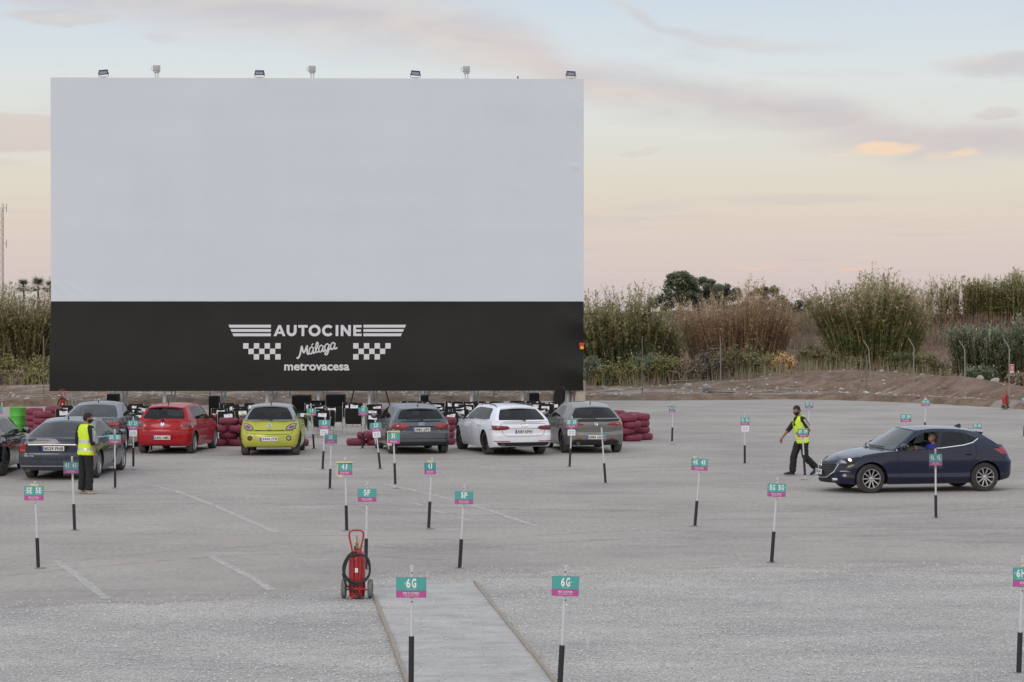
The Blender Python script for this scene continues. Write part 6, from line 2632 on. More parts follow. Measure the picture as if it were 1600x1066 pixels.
for i, (px, lb) in enumerate(((873.5, 'folded black chair leaning at the pipe post, left one'), (882, 'folded black chair leaning at the pipe post, right one'))):
    d = 93 + i * .6
    t = thing('folded_chair', lb, 'chair', ((px - 800) * d / F, d, 0), R(30 + 70 * i), 'folded chairs by the screen foot')
    m = MB()
    rings = []
    for (y, z, w) in ((.12, .06, .16), (.10, .3, .20), (.06, .7, .22), (.03, .98, .20), (.02, 1.06, .12)):
        rings.append([(math.copysign(abs(math.cos(a)) ** .4, math.cos(a)) * w, y + .045 * math.sin(a) - .03 * math.cos(2 * a), z + (.05 if math.cos(a) > .5 else 0)) for a in [2 * PI * k / 14 for k in range(14)]])
    m.loft(rings, M_seatblack)
    fix_normals(m.build('fabric', t, 50))
    m = MB()
    for s in (-.2, .2):
        m.tube([(s, .16, .01), (s, .09, 1.02)], .014, M_black, 6)
    m.build('frame', t, 40)

# ------------------------------------------------------------------ loudspeakers
M_spk = pm('loudspeaker_black', (.008, .008, .009), .7, var=.2, spec=.2)
M_grl = pm('speaker_grille', (.007, .007, .008), .8, var=.4, scale=60, spec=.12)


def speaker(label, px0, px1, py_top, d, depth=.5):
    w = (px1 - px0) * d / F
    h = CAMH - (py_top - HOR) * d / F
    t = thing('loudspeaker', label, 'loudspeaker', (((px0 + px1) / 2 - 800) * d / F, d + depth / 2, 0), R(random.uniform(-3, 3)), 'black loudspeakers in front of the screen')
    m = MB()
    m.box((0, 0, h / 2 + .015), (w, depth, h - .03), M_spk, bev=.02)
    for s in (-1, 1):
        for y in (-1, 1):
            m.lathe([(.025, 0), (.025, .04)], M_rubber, 8, Matrix.Translation((s * w * .4, y * depth * .4, 0)))
    m.build('cabinet', t, 40)
    m = MB()
    m.box((0, -depth / 2 - .006, h * .52), (w * .90, .014, h * .86), M_grl, bev=.004)
    m.build('grille', t, 40)
    for s in (-1, 1):
        m = MB()
        m.box((s * (w / 2 + .001), 0, h * .72), (.012, .16, .09), M_gap, bev=.004)
        m.build('handle', t, 40)


speaker('black loudspeaker behind the steel grey saloon roof', 166.5, 184, 616, 90)
speaker('black loudspeaker between the red and lime cars', 326, 341, 619, 90)
speaker('wide black loudspeaker stack behind the lime city car', 456, 484, 618, 91, .7)
speaker('low black loudspeaker between the two wide stacks', 487, 506.5, 626.5, 91.5, .6)
speaker('wide black loudspeaker stack left of the middle gap', 509, 538.5, 617, 91, .7)
speaker('black loudspeaker above the blue grey hatchback', 656.5, 669.5, 618, 90)
speaker('black loudspeaker above the white estate, farthest right', 827, 842.5, 614.5, 90)

# ------------------------------------------------------------------ fence posts
M_rust = pm('weathered_fence_steel', (.20, .17, .14), .8, var=.3, scale=6)


def fence_post(px, ptop, pbase, d, label, bent=0, lean=0.0, brace=None):
    x = (px - 800) * d / F
    z0 = terrain_z(x, d) - .05
    h = (pbase - ptop) * d / F
    t = thing('fence_post', label, 'fence post', (x, d, z0), 0, 'fence posts along the lot edge')
    m = MB()
    if bent:
        pts = [(0, 0, 0), (lean * .6, 0, h * .84), (lean * .6 - bent * .04, -.02, h * .88), (lean * .6 - bent * .26, -.10, h * 1.0)]
    else:
        pts = [(0, 0, 0), (lean, 0, h)]
    m.tube(pts, .025, M_rust if not bent else M_steel_old, 8)
    m.build('post', t, 40)
    if brace:
        m = MB()
        m.tube([(brace, .3, 0), (lean * .4, .02, h * .68)], .024, M_rust, 6)
        m.build('brace', t, 40)


M_steel_old = pm('old_grey_post', (.27, .25, .22), .7, var=.2, scale=6)
fence_post(68, 533, 630, 105.5, 'rusty fence post left of the screen')
for px, lb in ((199, 'rusty fence post seen under the banner above the steel grey saloon'), (328, 'rusty fence post seen under the banner beside the left loudspeaker'), (453, 'rusty fence post seen under the banner above the lime city car'),
               (671.5, 'rusty fence post seen under the banner above the blue grey hatchback'), (772, 'rusty fence post seen under the banner above the white estate')):
    fence_post(px, 537, 630, 107.5, lb)
fence_post(1003.5, 531, 622, 112.5, 'straight fence post nearest the right side of the screen')
fence_post(1126, 532, 621, 113, 'straight fence post second right of the screen', bent=.15)
fence_post(1242, 541, 621, 113.2, 'straight fence post before the reed clump')
fence_post(1363, 536, 622, 111.5, 'leaning bent fence post with a brace below the big reed clump', bent=1, lean=-.28, brace=-.75)
fence_post(1354, 560, 622, 112.0, 'short fence stake beside the leaning post')
fence_post(1427, 532, 626, 109.5, 'bent topped fence post right of the leaning one', bent=1, lean=.05)
fence_post(1509, 539, 632, 105, 'bent topped fence post leaning a little left', bent=1, lean=-.08)
fence_post(1577, 538, 640, 100, 'bent topped fence post with the red extinguisher at its foot', bent=1)
fs_ = fire_sign('fire_sign', 'small red and white fire sign on the rightmost fence post', atd(1581.5, 576, 99.9), .17, .36)

# ------------------------------------------------------------------ vegetation
M_leaf = leaf_mat('foliage')
M_cane = leaf_mat('canes', .7)


def palette(n, cols, wts):
    idx = RNG.choice(len(cols), size=n, p=np.array(wts) / sum(wts))
    c = np.array(cols)[idx]
    return c * (.72 + .56 * RNG.random((n, 1)))


def tz_arr(x, y):
    return np.array([terrain_z(a, b) for a, b in zip(x, y)])


def reed_clump(label, cx, cy, rx, ry, H, n, leaves, lean, cane_cols, leaf_cols, top_cols=None, spread=.17, leafw=.058, edge=.35, group='reed clumps beyond the fence', hfun=None, plume=.0, llen=(.35, .75), t0=.12, sink=0.05):
    root = thing('reed_clump', label, 'reeds', (cx, cy, 0), 0, group)
    r = np.sqrt(RNG.random(n))
    a = RNG.random(n) * 2 * PI
    ux, uy = r * np.cos(a), r * np.sin(a)
    bx, by = cx + ux * rx, cy + uy * ry
    bz = tz_arr(bx, by) - sink
    h = H * (1 - edge * r ** 2.2) * (.60 + .47 * RNG.random(n) ** .8) * (1 + .10 * np.sin(ux * 5.1 + cx) + .07 * np.sin(ux * 11.3 + 2 * cx))
    if hfun:
        h *= np.array([hfun(q) for q in ux])
    lx = ux * lean + spread * RNG.standard_normal(n)
    ly_ = uy * lean * .6 + spread * RNG.standard_normal(n)
    K = 6
    T = np.linspace(0, 1, K)
    curve_ = (T ** 1.7)[None, :]
    X = bx[:, None] + (lx * h)[:, None] * curve_
    Y = by[:, None] + (ly_ * h)[:, None] * curve_
    Z = bz[:, None] + h[:, None] * (T[None, :] - .10 * np.abs(np.hypot(lx, ly_))[:, None] * T[None, :] ** 2)
    w = (.012 + .010 * RNG.random(n))[:, None] * (1.15 - .85 * T)[None, :]
    wa = RNG.random(n) * PI
    dx, dy = np.cos(wa)[:, None] * w, np.sin(wa)[:, None] * w * .6
    Lp = np.stack([X - dx, Y - dy, Z], -1)
    Rp = np.stack([X + dx, Y + dy, Z], -1)
    V = np.stack([Lp, Rp], 2).reshape(-1, 3)
    base = (np.arange(n) * K * 2)[:, None] + (np.arange(K - 1) * 2)[None, :]
    F4 = np.stack([base, base + 1, base + 3, base + 2], -1).reshape(-1, 4)
    cc = np.repeat(palette(n, cane_cols, [1] * len(cane_cols)), K * 2, 0)
    o = np_mesh('canes', V - np.array([cx, cy, 0]), [F4], [M_cane], cc, root)
    # leaves
    leaves = int(leaves * 1.7)
    m = n * leaves
    si = np.repeat(np.arange(n), leaves)
    t = t0 + (1 - t0) * RNG.random(m) ** .8
    fi = t * (K - 1)
    i0 = np.minimum(fi.astype(int), K - 2)
    f = fi - i0
    P = np.stack([X[si, i0] * (1 - f) + X[si, i0 + 1] * f, Y[si, i0] * (1 - f) + Y[si, i0 + 1] * f, Z[si, i0] * (1 - f) + Z[si, i0 + 1] * f], -1)
    az = RNG.random(m) * 2 * PI
    ll = (llen[0] + (llen[1] - llen[0]) * RNG.random(m)) * (1.0 - .45 * t)
    up = .05 + .75 * RNG.random(m)
    D = np.stack([np.cos(az) * (1 - up * .6), np.sin(az) * (1 - up * .6), up], -1)
    D /= np.linalg.norm(D, axis=1)[:, None]
    S = np.stack([-np.sin(az), np.cos(az), np.zeros(m)], -1) * (leafw * (.6 + .7 * RNG.random(m)))[:, None] * .5
    mid = P + D * (ll * .5)[:, None]
    tip = P + D * (ll * .92)[:, None] - np.array([0, 0, 1]) * (ll * (.05 + .35 * RNG.random(m)))[:, None]
    V = np.stack([P - S * .6, P + S * .6, mid + S, mid - S, tip], 1).reshape(-1, 3)
    b = (np.arange(m) * 5)[:, None]
    Q = np.concatenate([b, b + 1, b + 2, b + 3], 1)
    Tt = np.concatenate([b + 3, b + 2, b + 4], 1)
    col = palette(m, [c[0] for c in leaf_cols], [c[1] for c in leaf_cols])
    if top_cols:
        tc = palette(m, [c[0] for c in top_cols], [c[1] for c in top_cols])
        k = np.clip((t - .62) / .3 + .25 * RNG.standard_normal(m), 0, 1)[:, None]
        col = col * (1 - k) + tc * k
    # leaves turn browner low down
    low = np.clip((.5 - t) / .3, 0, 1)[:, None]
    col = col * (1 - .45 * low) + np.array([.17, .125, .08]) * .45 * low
    col = np.repeat(col, 5, 0)
    if plume:
        pv, pf, pc = [], [], []
        q = 26
        for i in RNG.choice(n, int(n * plume), replace=False):
            tp = np.array([X[i, -1], Y[i, -1], Z[i, -1]])
            L_ = .30 + .25 * RNG.random()
            for j in range(q):
                tt = j / q
                p = tp + np.array([0, 0, L_ * tt])
                a_ = RNG.random() * 6.28
                e = p + np.array([math.cos(a_) * .09 * (1 - tt * .7), math.sin(a_) * .09 * (1 - tt * .7), .10])
                s = np.array([-math.sin(a_), math.cos(a_), 0]) * .014
                o_ = len(V) + len(pv)
                pv += [p - s, p + s, e]
                pf.append((o_, o_ + 1, o_ + 2))
                pc.append((.30, .25, .175))
        V = np.concatenate([V, np.array(pv)])
        Tt = np.concatenate([Tt, np.array(pf)])
        col = np.concatenate([col, np.repeat(np.array(pc), 3, 0)])
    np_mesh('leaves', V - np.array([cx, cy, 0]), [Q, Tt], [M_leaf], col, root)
    return root


G_ = (.15, .185, .08)
GD = (.098, .13, .06)
GY = (.25, .225, .11)
GG = (.135, .16, .11)
TAN = (.345, .265, .175)
BRN = (.265, .19, .135)
DBR = (.16, .115, .085)


def pxx(px, d):
    return (px - 800) * d / F


d = 129
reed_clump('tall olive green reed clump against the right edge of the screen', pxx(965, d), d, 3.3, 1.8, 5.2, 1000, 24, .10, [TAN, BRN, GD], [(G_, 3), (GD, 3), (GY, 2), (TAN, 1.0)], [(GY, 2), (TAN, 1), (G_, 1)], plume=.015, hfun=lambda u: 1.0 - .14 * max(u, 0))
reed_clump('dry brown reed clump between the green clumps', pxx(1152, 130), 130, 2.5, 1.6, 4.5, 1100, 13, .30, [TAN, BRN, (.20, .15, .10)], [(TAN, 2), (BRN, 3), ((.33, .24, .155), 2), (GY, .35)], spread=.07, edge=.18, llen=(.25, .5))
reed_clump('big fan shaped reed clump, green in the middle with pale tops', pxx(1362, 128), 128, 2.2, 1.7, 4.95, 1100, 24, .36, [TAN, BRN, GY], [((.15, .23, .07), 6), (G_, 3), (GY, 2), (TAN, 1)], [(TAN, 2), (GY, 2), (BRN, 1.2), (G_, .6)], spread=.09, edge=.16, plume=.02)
reed_clump('thin reed row on top of the bank', pxx(1478, 150), 150, 2.3, 1.2, 2.7, 150, 16, .05, [TAN, BRN], [(GY, 3), (TAN, 2), (G_, 1)], edge=.2, plume=.06, spread=.08)
reed_clump('dense green reed row on top of the bank at the right edge', pxx(1590, 150), 150, 3.4, 1.3, 2.75, 520, 22, .05, [TAN, GY], [((.19, .215, .09), 4), (G_, 2), (GY, 2)], [(GY, 2), (TAN, 1), (G_, 1)], edge=.15, plume=.03, spread=.07)
reed_clump('low grey green reed thicket at the right edge below the bank', pxx(1580, 118), 118, 2.9, 1.5, 3.15, 900, 22, .12, [BRN, DBR, TAN], [(GG, 4), (GD, 3), ((.20, .22, .15), 2), (TAN, .5)], edge=.25, spread=.10, t0=.15)
reed_clump('tall reed thicket left of the screen', pxx(25, 131), 131, 3.2, 1.6, 5.25, 900, 24, .08, [TAN, BRN, DBR], [(G_, 3), (GD, 3), (GY, 1.6), (TAN, .8)], [(GY, 1.5), (TAN, 1.2), (G_, 1)], edge=.2)
reed_clump('reed thicket cut by the left frame edge', pxx(-90, 131), 131, 2.6, 1.6, 4.9, 380, 22, .10, [TAN, BRN], [(G_, 3), (GD, 3), (GY, 1.6), (TAN, .8)], edge=.2)
reed_clump('reed thicket behind the left part of the screen', pxx(140, 133), 133, 2.6, 1.6, 4.4, 320, 22, .10, [TAN, BRN], [(G_, 3), (GD, 3), (GY, 1.6), (TAN, .8)], edge=.2)
reed_clump('reed thicket behind the right part of the screen', pxx(840, 132), 132, 2.4, 1.6, 4.8, 320, 22, .10, [TAN, BRN], [(G_, 3), (GD, 3), (GY, 1.6), (TAN, .8)], edge=.2)
reed_clump('reed clump just outside the right frame edge', pxx(1700, 128), 128, 2.4, 1.6, 4.5, 260, 20, .2, [TAN, BRN], [(G_, 3), (GY, 1.6), (TAN, .8)], edge=.2)
# dry brown reeds on the low bank behind the left thicket
reed_clump('dry brown reeds behind the left thicket', pxx(70, 142), 142, 3.0, 1.2, 3.5, 420, 10, .06, [TAN, BRN], [(TAN, 3), (BRN, 2), (GY, .6)], edge=.1, spread=.07)


def leaf_cloud(centers, radii, per, size, cols, wts, flat=.8, ns=None):
    n = len(centers) * per
    C = np.repeat(np.array(centers), per, 0)
    Rr = np.repeat(np.array(radii), per)
    v = RNG.standard_normal((n, 3))
    v /= np.linalg.norm(v, axis=1)[:, None]
    rad = (np.abs(RNG.standard_normal(n)) * .62 if ns else RNG.random(n) ** .45)[:, None]
    P = C + v * rad * Rr[:, None] * np.array([1, 1, flat])
    a = RNG.standard_normal((n, 3))
    a /= np.linalg.norm(a, axis=1)[:, None]
    b = np.cross(a, v + .3 * RNG.standard_normal((n, 3)))
    b /= np.linalg.norm(b, axis=1)[:, None] + 1e-9
    s = (size * (.6 + .8 * RNG.random(n)))[:, None]
    V = np.stack([P - a * s, P + b * s * .38, P + a * s, P - b * s * .38], 1).reshape(-1, 3)
    k = (np.arange(n) * 4)[:, None]
    Q = np.concatenate([k, k + 1, k + 2, k + 3], 1)
    col = palette(n, cols, wts)
    # inner and lower leaves are darker
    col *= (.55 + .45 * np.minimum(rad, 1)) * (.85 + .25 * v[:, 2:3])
    return V, Q, np.repeat(col, 4, 0)


def limb(mb, p, q, r0, r1, mat, k=5, wobble=.1):
    pts, rs = [], []
    for i in range(k + 1):
        t = i / k
        s = math.sin(PI * t) * wobble
        pts.append(p.lerp(q, t) + Vector((random.uniform(-s, s), random.uniform(-s, s), 0)))
        rs.append(r0 + (r1 - r0) * t)
    mb.tube(pts, rs, mat, 7)


M_bark = pm('bark', (.11, .085, .065), .9, var=.3, scale=6, bump=.5)


def tree(label, x, y, H, crown_w, blobs, per, size, cols, wts, name='leafy_tree', group='trees beyond the bank'):
    rb_ = .30 + .05 * H
    blobs = int(blobs * 1.7)
    per = int(per * .5)
    size *= .8
    z = terrain_z(x, y)
    root = thing(name, label, 'tree', (x, y, z - .1), 0, group)
    mb = MB()
    limb(mb, Vector((0, 0, 0)), Vector((.2, 0, H * .55)), H * .035, H * .018, M_bark)
    cs, rs = [], []
    for i in range(blobs):
        a = random.uniform(0, 2 * PI)
        r = math.sqrt(random.random())
        zz = H * random.uniform(.12, .9)
        k = 1 - .6 * max(0, (zz / H - .4) / .5) ** 2
        c = Vector((math.cos(a) * r * crown_w * k, math.sin(a) * r * crown_w * .8 * k, zz))
        cs.append(tuple(c))
        rs.append(rb_ * random.uniform(.7, 1.3))
        if i % 2 == 0:
            limb(mb, Vector((.15, 0, H * random.uniform(.3, .5))), c, H * .014, H * .004, M_bark)
    mb.build('trunk', root, 60)
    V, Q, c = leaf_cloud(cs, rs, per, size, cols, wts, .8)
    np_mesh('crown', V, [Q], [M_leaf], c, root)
    return root


TG = [(.085, .105, .065), (.115, .13, .078), (.15, .155, .09)]
tree('large dark green tree rising behind the brown reeds', pxx(1062, 178), 178, 3.4, 2.0, 26, 420, .13, TG, [3, 2, 1])
tree('dark tree with a lower crown right of the large one', pxx(1100, 180), 180, 2.8, 2.0, 22, 380, .13, TG, [3, 2, 1])
tree('small dark tree behind the top of the brown reeds', pxx(1133, 185), 185, 2.3, 1.5, 14, 330, .13, TG, [2, 2, 1])
tree('olive toned tree behind the right end of the brown reeds', pxx(1196, 190), 190, 2.0, 2.2, 18, 330, .13, [(.12, .12, .065), (.17, .15, .085)], [1, 1])
tree('low dark tree left of the big reed fan', pxx(1254, 196), 196, 1.6, 2.0, 16, 330, .13, TG, [2, 2, 1])
tree('tiny dark tree in the gap before the big reed fan', pxx(1226, 205), 205, 1.1, 1.2, 9, 300, .13, TG, [2, 2, 1])
tree('dark tree hidden behind the left reed thicket', pxx(-30, 190), 190, 3.4, 1.8, 16, 250, .13, TG, [2, 2, 1])


def shrub(label, px, d, w, h, cols, wts, per=220, blobs=14, size=.07, name='shrub', twigs=True, group='shrubs beyond the fence'):
    x = pxx(px, d)
    z = terrain_z(x, d)
    w, h, per, blobs = w * 1.2, h * 1.3, int(per * .62), blobs * 2
    root = thing(name, label, 'shrub', (x, d, z - .05), 0, group)
    cs, rs = [], []
    mb = MB()
    for i in range(blobs):
        a = random.uniform(0, 2 * PI)
        r = math.sqrt(random.random())
        c = Vector((math.cos(a) * r * w, math.sin(a) * r * w * .6, h * random.uniform(.15, .8) * (1 - .4 * r * r)))
        cs.append(tuple(c))
        rs.append(h * random.uniform(.13, .30))
        limb(mb, Vector((c.x * .3, c.y * .3, 0)), c + Vector((c.x * .15, 0, h * random.uniform(.1, .45))), .014, .004, M_twig, 3, .06)
    mb.build('stems', root, 60)
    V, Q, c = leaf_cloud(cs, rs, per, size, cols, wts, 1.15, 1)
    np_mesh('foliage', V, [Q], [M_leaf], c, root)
    return root


M_twig = pm('dry_twig', (.20, .155, .115), .9, var=.3)
YG = [(.24, .225, .085), (.17, .175, .075), (.29, .25, .11)]
GS = [(.18, .22, .14), (.23, .26, .18), (.14, .17, .11)]
DS = [(.28, .22, .16), (.19, .145, .11), (.34, .27, .19)]
MXS = [(.17, .18, .08), (.26, .22, .12), (.12, .13, .07)]
for px, d, w, h, c, lb in (
        (925, 124, .7, 1.3, GS, 'grey green bush at the right edge of the banner'), (948, 123.5, .8, .9, YG, 'yellow green bush near the screen edge'),
        (980, 124, 1.0, 1.25, YG, 'yellow green bush left of the first bare fence post'), (1012, 125, 1.0, 1.5, GS, 'grey green bush behind the first fence post'),
        (1040, 124, .9, 1.3, YG, 'yellow tinged bush right of the first fence post'), (1075, 124, .9, 1.2, DS, 'grey twiggy bush with dead branches'),
        (1105, 124.5, .9, 1.45, [(.20, .17, .14), (.13, .12, .09), (.26, .22, .17)], 'dark twiggy bush left of the second fence post'), (1150, 125, 1.1, 1.5, MXS, 'dark green bush under the brown reeds'),
        (1185, 124.5, .8, 1.0, MXS, 'small green bush under the brown reeds'), (1212, 124, .6, .95, YG, 'small yellow green bush before the third fence post'),
        (1226, 123.6, .5, .8, [(.55, .38, .18), (.45, .32, .16)], 'orange dry bush by the third fence post'), (1275, 125.5, .9, 1.35, MXS, 'olive bush left of the big reed fan foot'),
        (1320, 126, .9, 1.0, MXS, 'low olive bush at the foot of the big reed fan'), (1412, 125.5, .8, 1.15, [(.11, .13, .065), (.16, .17, .08)], 'dark green bush right of the big reed fan foot'),
        (1445, 126, .9, 1.2, MXS, 'olive bush between the big reed fan and the low thicket'), (1475, 126, .8, 1.3, DS, 'dry tan bush left of the low thicket'),
        (905, 125, .8, 1.2, MXS, 'olive bush half hidden by the banner'), (1592, 113, .6, .7, DS, 'dry tan bush at the foot of the low thicket'),
        (8, 125, 1.0, 1.35, YG, 'yellow green bush at the left frame edge'), (38, 125.5, 1.1, 1.3, YG, 'yellow green bush below the left thicket'), (70, 125, .9, 1.35, YG, 'yellow green bush right of the left fence post'),
        (52, 122.5, .55, .75, YG, 'small bright yellow bush left of the fence post'), (78, 122.6, .4, .7, YG, 'small yellow bush beside the banner'), (12, 123, 1.1, .75, DS, 'brown dry brush low at the left edge'),
        (-30, 125, 1.1, 1.3, YG, 'yellow green bush outside the left edge'), (1530, 116.5, .7, .9, GS, 'grey green bush in front of the low thicket')):
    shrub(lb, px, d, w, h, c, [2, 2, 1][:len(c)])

# bare branches sticking from the twiggy bush
x0, d0 = pxx(1066, 122.6), 122.6
z0 = terrain_z(x0, d0)
t = thing('dead_branches', 'bare pale forked branches in front of the grey twiggy bush', 'branch', (x0, d0, z0))
mb = MB()
M_dead = pm('dead_wood', (.26, .21, .16), .9, var=.2)
for a, b in (((0, 0, 0), (-.55, 0, .95)), ((0, 0, 0), (.45, 0, 1.1)), ((.2, 0, .5), (.75, .1, .8)), ((-.3, 0, .5), (-.75, 0, .6)), ((-.6, -.2, .05), (1.2, -.2, .12)), ((.3, 0, .75), (.2, 0, 1.2))):
    limb(mb, Vector(a), Vector(b), .035, .012, M_dead, 4, .08)
mb.build('branches', t, 60)

# dry grass and weeds
def grass(name, label, xs_, ys_, hmin, hmax, cols, wts):
    n = len(xs_)
    z = tz_arr(xs_, ys_)
    h = hmin + (hmax - hmin) * RNG.random(n) ** 1.6
    az = RNG.random(n) * 2 * PI
    le = .35 * RNG.random(n) * h
    w = .012 + .016 * RNG.random(n)
    P = np.stack([xs_, ys_, z - .02], -1)
    S = np.stack([np.cos(az + 1.5), np.sin(az + 1.5), 0 * az], -1) * w[:, None]
    tip = P + np.stack([np.cos(az) * le, np.sin(az) * le, h], -1)
    V = np.stack([P - S, P + S, tip], 1).reshape(-1, 3)
    T3 = (np.arange(n) * 3)[:, None] + np.array([[0, 1, 2]])
    o = np_mesh(name, V, [T3], [M_leaf], np.repeat(palette(n, cols, wts), 3, 0))
    tag(o, label, 'grass', kind='stuff')


n = 70000
gx_ = RNG.uniform(3, 42, n)
gy_ = 130 + 22 * RNG.random(n)
cl = np.sin(gx_ * 1.3) * np.sin(gy_ * .9 + gx_ * .4) + RNG.standard_normal(n) * .5
k = cl > -.2
grass('bank_grass', 'dry brown grass over the bank', gx_[k], gy_[k], .15, .75, [(.17, .12, .085), (.26, .195, .13), (.105, .075, .055), (.17, .15, .08)], [3, 1.2, 4, .6])
n = 20000
gx_ = np.concatenate([RNG.uniform(3, 34, n), RNG.uniform(-40, -22, n // 2)])
gy_ = np.concatenate([RNG.uniform(118.5, 128, n), RNG.uniform(121, 130, n // 2)])
cl = np.sin(gx_ * 2.3) * np.sin(gy_ * 1.9 + gx_ * .7) + RNG.standard_normal(len(gx_)) * .5
k = (cl > -.1) & (gy_ > 121.6 + .9 * np.sin(gx_ * .8))
grass('verge_weeds', 'dry weeds between the bushes', gx_[k], gy_[k], .10, .95, [(.24, .185, .12), (.18, .13, .09), (.20, .185, .09), GS[0], DBR], [1.5, 2, 2, 2, 3])

# palms far behind the left thicket
M_palmt = pm('palm_trunk', (.13, .10, .075), .9, var=.3)


def palm(label, px, py, d, R0):
    x = pxx(px, d)
    z = terrain_z(x, d)
    zc = CAMH - (py - HOR) * d / F
    root = thing('palm_tree', label, 'palm', (x, d, z), 0, 'palms on the left skyline')
    mb = MB()
    H = zc - z
    mb.tube([(0, 0, 0), (.1, 0, H * .5), (0, 0, H)], [.35, .25, .22], M_palmt, 10)
    mb.build('trunk', root, 60)
    V, Q, C = [], [], []
    for i in range(64):
        az = random.uniform(0, 2 * PI)
        el = random.uniform(-.5, 1.35)
        L_ = R0 * random.uniform(.8, 1.1)
        dirv = Vector((math.cos(az) * math.cos(el), math.sin(az) * math.cos(el), math.sin(el)))
        side = Vector((-math.sin(az), math.cos(az), 0))
        st = Vector((0, 0, H))
        m = st + dirv * L_ * .45
        # fan blade of a dozen leaflets
        for j in range(11):
            t = (j - 5) / 5
            e = m + dirv * L_ * .55 * (1 - .45 * abs(t)) + side * t * L_ * .5 + Vector((0, 0, -.22 * L_ * abs(t)))
            b = len(V)
            s = side * .075
            V += [m - s, m + s, e]
            Q.append((b, b + 1, b + 2))
            g = random.uniform(.7, 1.2)
            C += [(.075 * g, .09 * g, .05 * g)] * 3
        b = len(V)
        V += [st - side * .04, st + side * .04, m]
        Q.append((b, b + 1, b + 2))
        C += [(.06, .06, .03)] * 3
    np_mesh('crown', np.array([tuple(v) for v in V]), [np.array(Q)], [M_leaf], np.array(C), root)


palm('small palm, left one of the three on the skyline', 37, 449, 560, 2.6)
palm('small palm, middle one and largest of the three on the skyline', 59.5, 448, 540, 2.9)
palm('small palm, right one half hidden by the screen', 79, 450, 550, 2.5)

# lattice mast at the left edge
d = 600
t = thing('lattice_mast', 'thin lattice radio mast at the left frame edge', 'mast', (pxx(3, d), d, 0), 0)
M_mast = pm('mast_steel', (.16, .13, .12), .7)
mb = MB()
zt_ = CAMH + (490 - 318) * d / F
w = .55
cs = [(-w, -w * .6), (w, -w * .6), (0, w)]
for c in cs:
    mb.tube([(c[0], c[1], 0), (c[0], c[1], zt_)], .055, M_mast, 5)
z = 0
k = 0
while z < zt_ - 1:
    for i in range(3):
        a, b = cs[i], cs[(i + 1) % 3]
        mb.tube([(a[0], a[1], z), (b[0], b[1], z + 1.0)] if k % 2 else [(b[0], b[1], z), (a[0], a[1], z + 1.0)], .03, M_mast, 4)
        mb.tube([(a[0], a[1], z), (b[0], b[1], z)], .025, M_mast, 4)
    z += 1.0
    k += 1
mb.build('lattice', t, 40)
mb = MB()
for zz in (zt_ - 1.2, zt_ - 10.3):
    mb.tube([(w, -.3, zz), (w + .75, -.3, zz)], .05, M_mast, 5)
    mb.tube([(w + .75, -.3, zz - 1.0), (w + .75, -.3, zz + 1.1)], .07, M_mast, 6)
mb.build('antennas', t, 40)

# stones and litter along the far edge
M_rock = pm('pale_rock', (.38, .36, .33), .9, var=.25, scale=4, bump=.4)


def rock(px, py, d, s, label, mat=None, name='rock', cat='rock', flat=.7):
    bm = bmesh.new()
    bmesh.ops.create_icosphere(bm, subdivisions=2, radius=1)
    ph = random.uniform(0, 9)
    for v in bm.verts:
        p = v.co
        k = 1 + .22 * math.sin(p.x * 3 + ph) * math.cos(p.y * 4 + ph * 2) + .14 * math.sin(p.z * 6 + p.x * 5 + ph)
        v.co = Vector((p.x * k * s, p.y * k * s * .8, p.z * k * s * flat))
    mb = MB()
    bm.verts.index_update()
    mb.add([v.co for v in bm.verts], [[v.index for v in f.verts] for f in bm.faces], mat or M_rock)
    bm.free()
    o = mb.build(name, None, 40)
    x = pxx(px, d)
    o.location = (x, d, terrain_z(x, d) + s * flat * .4)
    tag(o, label, cat, 'rocks and rubble on the far verge')


for px, py, d, s, lb in ((1075, 597, 118.5, .22, 'largest pale rock below the twiggy bush'), (1103, 595, 119, .17, 'pale rock right of the largest one'), (1068, 599, 117.5, .12, 'small pale rock left of the largest one'),
                         (1032, 597, 119, .10, 'dark tinged rock left of the twiggy bush'), (1093, 602, 116.5, .08, 'little stone below the pale rocks'), (1532, 606, 113, .2, 'pale chunk of rubble before the low thicket'),
                         (1555, 607, 112, .22, 'orange stained chunk of rubble near the last post'), (1315, 612, 114.8, .13, 'white lump below the mound centre'), (1152, 601, 117, .09, 'little stone right of the second post'),
                         (1318, 588, 121, .09, 'little stone on the mound crest'), (1378, 592, 120, .12, 'pale rubble on the mound right of the leaning post'), (1400, 594, 119.5, .09, 'little pale rubble left of the bent post'), (1500, 607, 113.5, .12, 'grey stone left of the low thicket foot')):
    rock(px, py, d, s, lb)
M_lit = pm('white_litter', (.6, .6, .62), .7, var=.15)
rock(1312, 617, 113.6, .12, 'crumpled white plastic bag at the kerb', M_lit, 'plastic_bag', 'litter', .5)
rock(1353, 620, 111.3, .11, 'crumpled grey and white bag at the foot of the leaning post', M_lit, 'plastic_bag', 'litter', .6)
x0, d0 = pxx(1128, 112), 112
t = thing('broken_panel', 'dark broken panel lying on the far verge', 'debris', (x0, d0, terrain_z(x0, d0) + .05), R(4))
mb = MB()
mb.box((0, 0, .05), (1.3, .5, .03), M_black, (R(3), R(2), 0), .006)
mb.box((-.85, -.1, .12), (.45, .25, .03), M_black, (0, R(-28), .3), .006)
mb.box((.1, -.2, .075), (1.2, .04, .03), M_steel, (0, R(2), 0))
mb.build('panel', t, 40)


